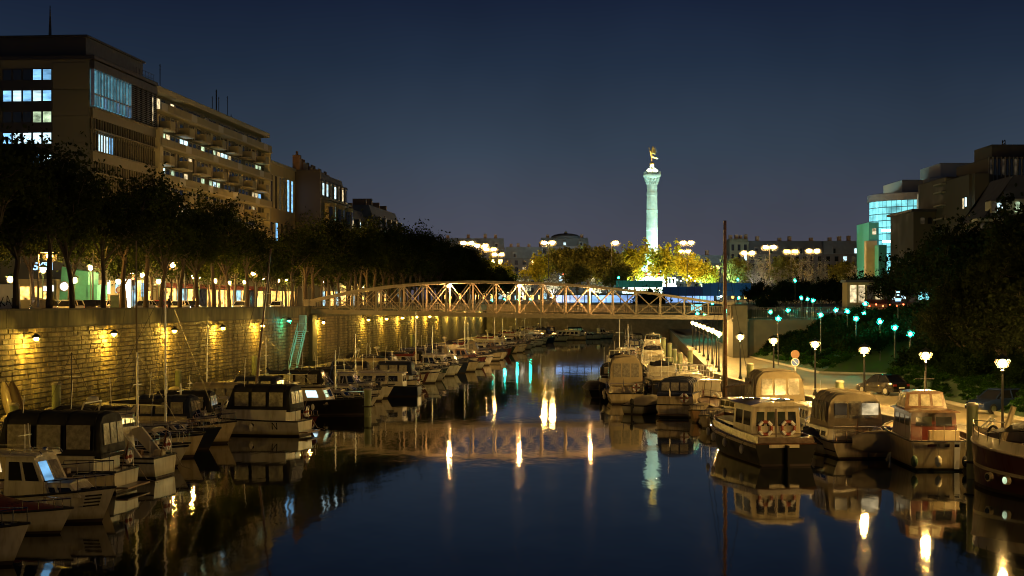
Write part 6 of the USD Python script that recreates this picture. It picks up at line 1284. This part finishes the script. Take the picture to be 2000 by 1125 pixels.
bx_, by_ = bow_at(325, 82, 10.5, A0); boat("flybridge_boat", "white flybridge boat with blue lit side window right of the black canopy", "boat", None, b_fly, bx_, by_, A0 + 178, lit={("s", 1): "win_blue"})
bx_, by_ = bow_at(372, 86.5, 7, A0 - 4); boat("sailing_boat", "small white boat with bundled cover and fenders right of the flybridge boat", "boat", None, b_sail, bx_, by_, A0 - 4, L=7.0, B=2.5, mh=4.4, cover="canvas_tan")
bx_, by_ = bow_at(400, 92, 9, A0); boat("cabin_cruiser", "cruiser with a flared black sunshade and thin struts before the third wall lamp", "boat", None, b_cruiser, bx_, by_, A0, L=9.0, B=3.0, hull="gel_cream", can="canvas_black", high=.6)
bx_, by_ = bow_at(432, 97, 8, A0); boat("sailing_boat", "dark hulled sailing boat with a thin bare mast under the third wall lamp", "boat", None, b_sail, bx_, by_, A0, L=8.0, B=2.7, hull="hull_navy", mh=8.2, cover="canvas_black")
bx_, by_ = bow_at(470, 101, 7.5, A0 - 3); boat("wheelhouse_boat", "small cream wheelhouse boat just left of the hull with the black letter mark", "boat", None, b_wheel, bx_, by_, A0 - 3, L=7.0, B=2.5, hull="gel_cream", wood=True)
t_ = boat("cabin_cruiser", "white hull with a black letter mark under a dark pointed canopy, mid left", "boat", None, b_cruiser, *bow_at(596, 107.5, 10.0, A0 - 4), A0 + 176, L=10.0, B=3.3, high=2.0, band=None)
lettering(t_, "N", .45, (-3.3, 1.60, .45), (-1, 0, 0), (0, .2, .98))
bx_, by_ = bow_at(622, 112, 6, A0); boat("motor_boat", "low boat with maroon hull side and white pointed bow beside the lettered cruiser", "boat", None, b_open, bx_, by_, A0, L=6.0, B=2.3, hull="hull_maroon", cover="canvas_red")
bx_, by_ = bow_at(728, 127, 12, A0); t_ = boat("wheelhouse_boat", "dark hulled boat with bright lit cabin windows left of the bridge reflection", "boat", None, b_sedan, bx_, by_, A0, L=12.0, B=3.4, hull="hull_black", cab="gel_cream", roof="canvas_black", lit={("s", 3): "win_cool", ("s", 4): "win_cool", ("f", 0): "win_green"}, nw=5)
bx_, by_ = bow_at(735, 133, 8, A0); boat("sailing_boat", "white sailing boat with grey anchor at the bow right of the lit cabin boat", "boat", None, b_sail, bx_, by_, A0, L=8.5, B=2.8, mh=3.2, boom=False)
for px_, py_, lab in ((576, 832, "round pale fender buoy floating beside the lettered hull"), (647, 803, "round pale fender buoy floating by the lit cabin boat")):
    Y = 27716 / (py_ + 6 - 592); fb = thing("fender_buoy", lab, "buoy", (gx(px_, Y), Y, WZ + .2)); part(fb, "ball", MB().ell((0, 0, 0), (.27, .27, .27), 12, 9), M["fender_white"]); part(fb, "eye", MB().torus((0, 0, .31), .06, .02, (1, 0, 0), (0, 0, 1), 8, 4), M["rubber"])
t_ = stage.GetPrimAtPath("/World/wheelhouse_boat")
for k in range(4): part(t_, "bow_stripe", MB().hexa([[2.75 + .03 * k, -.62, .62 + .13 * k], [3.25 + .04 * k, -.32, .66 + .13 * k], [3.25 + .04 * k, -.28, .66 + .13 * k], [2.75 + .03 * k, -.58, .62 + .13 * k], [2.75 + .03 * k, -.64, .68 + .13 * k], [3.25 + .04 * k, -.34, .72 + .13 * k], [3.25 + .04 * k, -.28, .72 + .13 * k], [2.75 + .03 * k, -.58, .68 + .13 * k]]), M["rubber"])
# ---- the long left row behind them
kinds = [("cruiser_black", "cabin_cruiser", "white cruiser with black canopy", b_cruiser, dict(L=9.0, B=3.0)), ("sedan_cream", "cabin_boat", "cream many-windowed cabin boat", b_sedan, dict(L=9.5, B=3.0)), ("sail_blue", "sailing_boat", "white sailing boat with blue boom cover", b_sail, dict(mh=4.2)), ("wheel_white", "wheelhouse_boat", "white wheelhouse boat", b_wheel, dict()),
         ("canvas_tan", "canvas_boat", "cruiser under a full tan canvas cover", b_canvas, dict()), ("open_blue", "motor_boat", "open boat under blue tarpaulin", b_open, dict()), ("fly_white", "flybridge_boat", "white flybridge boat", b_fly, dict()), ("sedan_navy", "cabin_boat", "dark blue cabin boat with pale cabin", b_sedan, dict(hull="hull_navy", nw=4)), ("cruiser_blue", "cabin_cruiser", "cream cruiser with blue canopy", b_cruiser, dict(hull="gel_cream", can="canvas_blue", L=8.5)),
         ("sail_red", "sailing_boat", "dark green sailing boat with red boom cover", b_sail, dict(hull="hull_green", cover="canvas_red", mh=6.0)), ("wheel_wood", "wheelhouse_boat", "maroon wooden wheelhouse boat", b_wheel, dict(hull="hull_maroon", wood=True)), ("open_tan", "motor_boat", "grey open boat under tan tarpaulin", b_open, dict(hull="gel_grey", cover="canvas_tan"))]
R = random.Random(8); seq = [0, 3, 2, 7, 1, 8, 5, 4, 10, 6, 11, 9]; n_ = 0; Y = 140.5; seen = {}
def uniq(lab):
    seen[lab] = seen.get(lab, 0) + 1; return lab if seen[lab] == 1 else lab + ("", "", ", second", ", third", ", fourth")[min(4, seen[lab])]
spotsL = []
while Y < 405: spotsL.append((Y, -12.6 + .083 * (Y - 110) + R.uniform(-1.2, .6))); Y += R.uniform(3.6, 4.6)
for i, (Y, bow) in enumerate(spotsL):
    k = seq[i % 12] if i < 24 else seq[(i * 5 + 2) % 12]
    key, nm, ds, fn, kw = kinds[k]; L = {b_cruiser: 9, b_sedan: 9.5, b_sail: 8.5, b_wheel: 7.5, b_canvas: 9, b_open: 5.8, b_fly: 10.5}[fn]
    j = int((Y - 110) // 16.7)
    where = "short of the footbridge, left" if Y < 165 else ("just before the footbridge, left" if Y < 203 else ("under the footbridge, left" if Y < 226 else ("just past the footbridge, left" if Y < 262 else ("half way to the basin end" if Y < 310 else "in the distant left row"))))
    ang = CANG - 90 + R.uniform(-5, 5); back = R.random() < .16
    a = math.radians(ang); X = bow - math.cos(a) * L / 2
    boat(nm, uniq(f"{ds} {where}"), "boat", key, fn, X, Y, ang + (180 if back else 0), "boats moored along the left pontoon", **kw)
# ---- second line close to the wall foot
for i, Y in enumerate(np.arange(86, 232, 5.3)):
    k = (5, 0, 11, 8, 0, 1, 4, 5, 8, 7, 2, 0, 5, 3, 0, 11, 6, 8, 0, 10, 4, 0, 1, 8, 5, 0, 3, 8)[i]; key, nm, ds, fn, kw = kinds[k]
    boat(nm, uniq(f"{ds} by the wall foot " + (f"below the {ORD[min(4, max(0, int((Y - 92) // 16.7)))]} wall lamp" if Y < 186 else "near the steel stair")), "boat", key, fn, xw(Y) + 12.2 + R.uniform(-.6, .6), Y, CANG - 90 + 180 + R.uniform(-6, 6), "boats close under the quay wall", **kw)
# far boats across the basin end
for i, (px_, Y, k, lab) in enumerate(((1012, 330, 6, "white boat left of the two dark ones under the middle of the bridge"), (1042, 352, 7, "dark boat under the middle of the bridge truss"), (1075, 372, 8, "cream boat in the distance below the bridge, between two dark hulls"), (1105, 385, 1, "long pale boat at the far end of the basin"), (1140, 392, 0, "far boat with a dark cover near the basin end"), (1172, 400, 3, "small far boat at the basin end left of the right row"))):
    key, nm, ds, fn, kw = kinds[k]; boat(nm, lab, "boat", key, fn, gx(px_, Y), Y, (-5, 12, -15, 170, 5, 20)[i], "boats at the basin end", **kw)
# ---- right side, the near boats
def stern_at(px_, Y, L, ang): a = math.radians(ang); return gx(px_, Y) + math.cos(a) * L / 2, Y + math.sin(a) * L / 2
t_ = boat("sailing_barge", "maroon sailing barge with cream stripes and portholes cropped by the right edge", "boat", None, lambda t: None, gx(2172, 68), 71.5, 112)
H = Hull(15, 4.4, 1.55, 2.2, .3, 3.0, .9, 1.3).build(t_, "hull_maroon", "teak", "gel_cream", band=(.62, .68, "gel_cream"))
for sd in (1,):
    for q in (.30, .42, .54, .66, .76):
        p = np.array(H.rail(q, .08, 0, sd)); p[2] = .75; p[1] *= 1.01; nn = np.array([0, 1, 0]); po = part(t_, "porthole", MB().tube([p - .1 * nn, p + .09 * nn], .2, 14), M["gel_cream"]); part(po, "pane", MB().tube([p + .09 * nn, p + .11 * nn], .15, 14), M["win_green" if q == .66 else "glass_dark"])
cbm = MB()
for sd in (1, -1): cbm.rings(np.array([[H.rail(q, .02, .03, sd), H.rail(q, .1, .5, sd), H.rail(q, .18, .5, sd), H.rail(q, .16, .03, sd)] for q in np.linspace(0, 1, 14)]))
part(t_, "bulwark", cbm, M["gel_cream"])
house(t_, -5, 1.5, 1.5, 1.5, 2.9, .2, .1, .1, "gel_cream", "canvas_black", 3, front=2, name="deckhouse", over=.25)
part(t_, "canvas_hood", MB().fr(-5.5, -1.0, -1.6, 1.6, 3.05, 4.2, .2, .9, .2, .2), M["canvas_tan"])
part(t_, "stanchion", MB().tube([[3.6, 1.5, 1.9], [3.0, 1.2, 3.9]], .13, 6), M["gel_cream"]); part(t_, "black_awning", MB().hexa([[1.6, -1.9, 2.95], [4.8, -1.4, 2.6], [4.8, 1.4, 2.6], [1.6, 1.9, 2.95], [1.6, -1.2, 3.5], [4.4, -.2, 3.0], [4.4, .2, 3.0], [1.6, 1.2, 3.5]]), M["canvas_black"])
part(t_, "coiled_hose", MB().torus((4.9, .8, 2.5), .4, .06, (1, 0, 0), (0, 0, 1), 16, 5), M["rubber"]); H.pulpit(t_, .7, .8, 5, mat="iron_black")
X, Y = stern_at(1835, 84.5, 11, 88); boat("work_boat", "boat with maroon cabin, wooden upper screen and cream stern with a white stripe", "boat", None, b_work, X, Y, 88)
X, Y = stern_at(1684, 91, 10, 93); t_ = boat("canvas_boat", "cruiser with a tall beige canvas cabin behind an upturned dinghy", "boat", None, b_canvas, X, Y, 93, L=10.0, B=3.7, hull="gel_cream", can="canvas_tan", zt=3.55)
for q_, (ya, yb) in enumerate(((-.15, .3), (-1.25, -.35), (.5, 1.15))): part(t_, "rear_window", MB().bx(-3.68, -3.6, ya, yb, 2.3, 2.95), M[("plastic_clear", "win_warm", "win_dim")[q_]])
part(t_, "grill", MB().ell((-4.6, -1.6, 1.5), (.3, .3, .25), 10, 6).tube([[-4.6, -1.6, .9], [-4.6, -1.6, 1.4]], .06, 6), M["chrome"])
dg = thing("dinghy", "upturned beige dinghy hung across the stern of the beige canvas cruiser", "dinghy", (gx(1720, 90), 90.2, WZ + 1.0), 3)
v = []
for q in np.linspace(0, 1, 11):
    w = .62 * math.sin(math.pi * (.08 + .86 * q)) ** .55; hz = .42 * math.sin(math.pi * (.1 + .8 * q)) ** .5; v.append([[-1.55 + 3.1 * q, -hz * math.sin(a), -w * math.cos(a)] for a in np.linspace(0, math.pi, 9)])
part(dg, "hull", MB().rings(np.array(v), cap=False, closed=False).rings(np.array(v)[:, ::-1] * [.98, .96, .98] + [0, .02, 0], cap=False, closed=False), M["canvas_tan"], smooth=50)
part(dg, "cover", MB().ell((0, .04, 0), (1.5, .06, .58), 16, 6), M["teak"])
for x in (-.6, .6): part(dg, "davit", MB().tube([[x, .12, -1.3], [x, .12, .7]], .03, 5), M["chrome"])
X, Y = stern_at(1535, 87, 13, 97); boat("river_barge", "black hulled river barge with cream wheelhouse and two lifebuoys on its stern doors", "boat", None, b_barge, X, Y, 97, L=13.0, B=3.6)
X, Y = stern_at(1628, 101, 9, 91); boat("cabin_boat", "white cabin boat with two bluish lit windows behind the barge with lifebuoys", "boat", None, b_sedan, X, Y, 91, L=9.0, B=3.4, cab="gel_white", hull="gel_white", lit={("b", 0): "shop_cool", ("b", 1): "shop_cool", ("p", 1): "win_cool"})
X, Y = stern_at(1533, 113, 9, 94); boat("canvas_boat", "big cruiser under a tall glowing cream canvas tent with clear panels", "boat", None, b_canvas, X, Y, 94, L=9.0, B=4.2, hull="gel_cream", can="canvas_tan", zt=3.9)
X, Y = gx(1416, 121) + .29, 121 - 1.16; boat("sailing_barge", "dark old sailing barge carrying the tall thick wooden mast on the right", "boat", None, lambda t: None, X, Y, 104)
t_ = stage.GetPrimAtPath("/World/sailing_barge_001"); H = Hull(11, 3.4, 1.0, 1.5, .4, 2.8, .88).build(t_, "hull_black", "teak", "varnish", band=(.9, .97, "gel_cream"))
house(t_, -3.8, -.5, 1.2, 1.0, 1.7, .2, .1, .1, "varnish", "varnish", 3, front=1, name="cabin", over=.05, rt=.04)
mast(t_, 1.2, 1.2, 13.2, .19, "varnish"); part(t_, "boom", MB().tube([[1.2, 0, 2.4], [-4.4, .3, 3.0]], .09, 6), M["varnish"]); H.pulpit(t_, .8, .5, 4)
s_ = MB()
for sd in (1, -1): s_.tube([[1.2, 0, 12.5], H.rail(.5, .05, 0, sd)], .02, 3)
s_.tube([[1.2, 0, 13], H.rail(.99, 0, .1, 1)], .02, 3); part(t_, "rigging", s_, M["iron_black"])
X, Y = stern_at(1352, 118, 4.5, 62); boat("row_boat", "golden lit wooden dinghy with raised bow left of the thick mast", "dinghy", None, b_open, X, Y, 62 + 180, L=4.5, B=1.8, hull="teak", cover="canvas_tan")
X, Y = stern_at(1378, 112, 5, 70); boat("row_boat", "low wooden dinghy at the foot of the thick mast", "dinghy", None, b_open, X, Y, 250, L=4.8, B=1.9, hull="gel_cream", cover="canvas_tan")
X, Y = stern_at(1304, 138, 9, 92); boat("cabin_boat", "dark boat with black square stern screen right of the tan covered cruiser", "boat", None, b_sedan, X, Y, 92, L=9.0, B=3.0, hull="hull_black", cab="hull_black", roof="gel_cream", nw=3)
X, Y = stern_at(1224, 140, 9.5, 88); boat("canvas_boat", "large tan canvas covered cruiser at the outer end of the right row", "boat", None, b_canvas, X, Y, 88, L=9.5, B=3.4, hull="gel_cream", can="canvas_tan", zt=4.0)
for px_, Y, k, ang, lab in ((1334, 128, 8, 75, "cream cruiser with blue canopy left of the thick mast"), (1386, 131, 3, 80, "white wheelhouse boat half hidden by the thick mast"), (1440, 126, 5, 95, "small tarpaulin covered boat right of the thick mast"), (1290, 151, 6, 88, "flybridge boat behind the dark square stern"), (1338, 152, 1, 92, "cream cabin boat beside the gangway foot"), (1240, 152, 0, 270, "black canopied cruiser right behind the tan cruiser"), (1268, 130, 11, 60, "grey open boat between tan cruiser and dark stern"), (1425, 112, 11, 110, "grey tarpaulin boat at the foot of the river barge bow"), (1600, 96, 5, 100, "low blue tarpaulin boat between barge and canvas cruiser")):
    key, nm, ds, fn, kw = kinds[k]; boat(nm, lab, "boat", key, fn, gx(px_, Y), Y, ang, "boats in the right hand ranks", **kw)
X, Y = stern_at(1172, 150, 6, 95); boat("motor_boat", "small dark boat with outboard at the water edge left of the tan cruiser", "boat", None, b_open, X, Y, 95, L=6.0, B=2.2, hull="hull_black", cover="canvas_black")
X, Y = stern_at(1262, 141, 8, 90); boat("sailing_boat", "low boat with bare boom between the tan cruiser and the dark square stern", "boat", None, b_sail, X, Y, 90, L=8.0, B=2.5, mh=2.6, hull="gel_grey", cover="canvas_black")
# ---- right rows end on behind
n_ = 0; rows = ((158, 9.6, 3), (172, 11.0, 3), (186, 12.0, 3), (203, 13.6, 3), (222, 15.2, 3), (240, 16.6, 3), (262, 18.5, 3), (285, 20.6, 3), (310, 23, 3))
sq = [0, 1, 6, 3, 8, 4, 1, 6, 2, 0, 7, 3, 8, 6, 1, 10, 0, 4, 3, 8, 7, 2, 6, 1, 0, 3, 8]
for r_, (Y, X0, n) in enumerate(rows):
    for c in range(n):
        X = X0 + c * 3.35 + R.uniform(-.15, .15)
        if X > xq(Y) - 3.4: continue
        key, nm, ds, fn, kw = kinds[sq[n_ % len(sq)]]; n_ += 1
        where = ("behind the tan cruiser", "in the second right rank", "in the third right rank", "in the rank before the bridge", "in the rank below the bridge", "in the rank past the bridge", "in the seventh right rank", "in the far right rank", "in the last right rank")[r_] + (", water side", ", middle", ", pontoon side")[c]
        boat(nm, uniq(f"{ds} {where}"), "boat", key, fn, X, Y + R.uniform(-1.5, 1.5), 88 + R.uniform(-3, 3) + (180 if (n_ * 7) % 3 == 0 else 0), "boats in the right hand ranks", **kw)

# ---------------------------------------------------------------- pontoons, piles, gangways, loose things on the quays
def pile(label, X, Y, zt, r=.27, group="mooring piles"):
    t = thing("mooring_pile", label, "pile", (X, Y, 0), 0, group); part(t, "shaft", MB().lathe([(r, -1.5), (r, zt - .06)], n=14), M["pile_green"]); part(t, "cap", MB().lathe([(r * 1.12, zt - .06), (r * 1.12, zt + .02), (r * .6, zt + .1)], n=14), M["kerb_stone"])
    part(t, "collar", MB().torus((0, 0, .35), r + .1, .06, (1, 0, 0), (0, 1, 0), 14, 5), M["rubber"])
for px_, Y, zt, lab in ((1899, 81, 3.1, "thick pale green mooring pile left of the maroon barge"), (1640, 109, 2.9, "green mooring pile behind the beige canvas cruiser"), (1465, 134.5, 3.1, "green mooring pile left of the glowing canvas tent"), (1348, 174, 3.1, "green mooring pile nearest the white gangway rail"), (1328, 171, 2.9, "green mooring pile just left of the gangway pile"), (1308, 190, 3.4, "bright teal green mooring pile beside the right row"), (1317, 184, 2.9, "short green pile right of the bright teal one"), (1296, 230, 3.2, "distant mooring pile under the bridge on the right"), (110, 102, 3.1, "green mooring pile before the stone wall below the second lamp"), (28, 101, 1.9, "short green mooring pile beside the stacked canoes"), (348, 140, 2.4, "mooring pile behind the flared black sunshade"), (497, 172, 2.6, "mooring pile at the left wall near the leaning mast"), (690, 245, 3.0, "green mooring pile beyond the bridge pier on the left"), (806, 268, 3.0, "pale mooring pile with white top under the left part of the bridge"), (718, 124.5, 1.6, "dark mooring pile standing in the water at the lit cabin boat")):
    pile(lab, gx(px_, Y), Y, zt, .27 if Y < 200 else .33)
def pontoon(name, label, pts, w, n):
    t = thing(name, label, "pontoon"); pts = np.array(pts, float)
    cum = np.linspace(0, 1, n + 1)
    for i in range(n):
        a, b = pts[0] + (pts[1] - pts[0]) * (cum[i] + .002), pts[0] + (pts[1] - pts[0]) * (cum[i + 1] - .002); d = (b - a) / np.linalg.norm(b - a); s = np.array([-d[1], d[0]]) * w / 2
        q = lambda z: [[*(a + s), z], [*(a - s), z], [*(b - s), z], [*(b + s), z]]
        part(t, "deck_section", MB().hexa([q(-.08)[k] for k in (0, 1, 2, 3)] + [q(.05)[k] for k in (0, 1, 2, 3)]), M["deck_planks"], smooth=False)
        part(t, "float", MB().hexa([[x, y, -.75] for x, y, z in q(0)] + [[x, y, -.09] for x, y, z in q(0)]), M["concrete_dark"], smooth=False)
pontoon("left_pontoon", "long floating walkway behind the left boats along the quay wall", [(xw(84) + 9.0, 84), (xw(330) + 9.0, 330)], 1.7, 40)
pontoon("right_pontoon", "floating walkway along the right quay behind the moored boats", [(xq(152) - 1.4, 152), (xq(300) - 1.4, 300)], 1.8, 26)
gw = thing("gangway", "gangway with pale rails sloping from the right quay down to the pontoon", "gangway")
a, b = np.array([gx(1378, 150), 150.5, 1.35]), np.array([gx(1310, 190), 190, .2]); sd_ = np.array([.75, .1, 0])
part(gw, "walkway", MB().hexa([a - sd_ - (0, 0, .1), a + sd_ - (0, 0, .1), b + sd_ - (0, 0, .1), b - sd_ - (0, 0, .1), a - sd_, a + sd_, b + sd_, b - sd_]), M["deck_planks"], smooth=False)
for s in (-1, 1):
    m = MB().tube([a + s * sd_ + (0, 0, 1.0), b + s * sd_ + (0, 0, 1.0)], .07, 5).tube([a + s * sd_ + (0, 0, .5), b + s * sd_ + (0, 0, .5)], .04, 5)
    for u in np.linspace(0, 1, 14): m.tube([a + (b - a) * u + s * sd_, a + (b - a) * u + s * sd_ + (0, 0, 1.0)], .035, 4)
    part(gw, "handrail", m, M["paint_white"])
gw2 = thing("gangway", "short gangway with lattice rail beside the pale green pile at right", "gangway")
a, b = np.array([gx(1945, 82), 82.5, 1.35]), np.array([gx(1902, 83.5), 83.5, .35]); sd_ = np.array([.05, .5, 0])
part(gw2, "walkway", MB().hexa([a - sd_ - (0, 0, .12), a + sd_ - (0, 0, .12), b + sd_ - (0, 0, .12), b - sd_ - (0, 0, .12), a - sd_, a + sd_, b + sd_, b - sd_]), M["alu"], smooth=False)
for s in (-1, 1):
    m = MB().tube([a + s * sd_ + (0, 0, 1.0), b + s * sd_ + (0, 0, 1.0)], .035, 5)
    for u in np.linspace(0, 1, 5): m.tube([a + (b - a) * u + s * sd_, a + (b - a) * u + s * sd_ + (0, 0, 1.0)], .03, 4)
    part(gw2, "handrail", m, M["paint_white"])
for i, (px_, Y, lab) in enumerate(((1606, 104, "black bollard on the quay behind the glowing tent"), (1617, 103, "pale bollard on the quay right of the black one"))):
    bo = thing("bollard", lab, "bollard", (gx(px_, Y) + 1.2, Y, 1.36)); part(bo, "post", MB().lathe([(.14, 0), (.12, .1), (.11, .75), (.15, .82), (.1, .95)], n=10), M["iron_black" if i == 0 else "concrete"]); part(bo, "base", MB().lathe([(.2, 0), (.2, .06)], n=10), M["iron_black"])
for i, (px_, rz_, lab) in enumerate(((32, 12, "pale canoe standing upright against the stone wall at the left edge"), (40, 16, "dark canoe standing upright beside the pale one against the wall"))):
    cn = thing("canoe", lab, "canoe", (gx(px_ - 4 + i * 8, 108.5), 108.5, .1), -6); v = []
    for q in np.linspace(0, 1, 11):
        w = .4 * math.sin(math.pi * (.03 + .94 * q)) ** .6; v.append([[-w * math.cos(a) - .9 * q + 0, -.1 - .28 * math.sin(a) * (w / .4) + .5 * q, 2.75 * q + .05] for a in np.linspace(0, math.pi, 8)])
    part(cn, "hull", MB().rings(np.array(v), cap=False, closed=False).rings(np.array(v)[:, ::-1] + [0, .015, 0], cap=False, closed=False), M["gel_cream" if i == 0 else "wood_dark"], smooth=50); part(cn, "gunwale", MB().tube([r[0] for r in v], .03, 4).tube([r[-1] for r in v], .03, 4), M["varnish"])
def spar(label, p0, p1, r, mat):
    t = thing("mast_pole", label, "mast"); part(t, "pole", MB().tube([p0, p1], r, 7, r * .55), M[mat]); d = np.array(p0) + (np.array(p1) - np.array(p0)) * .7
    part(t, "spreader", MB().tube([d - (.45, 0, 0), d + (.45, 0, 0)], .025, 4), M["alu"]); part(t, "stay", MB().tube([p1, np.array(p0) + (1.8, .4, .2)], .012, 3).tube([p1, np.array(p0) - (1.8, .4, -.2)], .012, 3), M["iron_black"])
spar("thin dark mast rising in front of the parapet between the second and third wall lamps", (gx(267, 118), 118, .6), (gx(266, 118), 118, gz(470, 118)), .09, "wood_dark")
spar("thin pole mast left of the fourth wall lamp", (gx(403, 128), 128, .6), (gx(406, 128), 128, gz(628, 128)), .06, "alu")
spar("long brown leaning mast rising past the fifth wall lamp into the trees", (gx(497, 122), 122, 1.0), (gx(529, 124), 124, gz(486, 124)), .11, "varnish")
spar("dark mast at the left below the first wall lamp", (gx(139, 96), 96, .6), (gx(140, 96), 96, gz(688, 96)), .05, "iron_black")
spar("white boat pole in the right row under the bridge", (gx(1210, 200), 200, .9), (gx(1210, 200), 200, gz(624, 200)), .07, "paint_white")
for i, (px_, Y, w, lab) in enumerate(((60, 103, 3.2, "pile of timber and ropes on the left quay beside the green pile"), (170, 110, 2.6, "heap of boat gear on the left quay below the second lamp"), (330, 138, 2.6, "covered heap of planks on the left quay below the third lamp"))):
    hp = thing("gear_pile", lab, "gear pile", (xw(Y) + 4.5, Y, .1), CANG); rr = random.Random(i)
    for q in range(7): part(hp, "plank", MB().box((rr.uniform(-.5, .5), rr.uniform(-.4, .4), .08 + q * .1), (w * rr.uniform(.6, 1), rr.uniform(.15, .35), .07), rr.uniform(-14, 14)), M[("deck_planks", "teak", "wood_dark")[q % 3]])
    part(hp, "tarpaulin", MB().ell((.2, 0, .72), (.9, .5, .35), 10, 6), M["canvas_tan"])
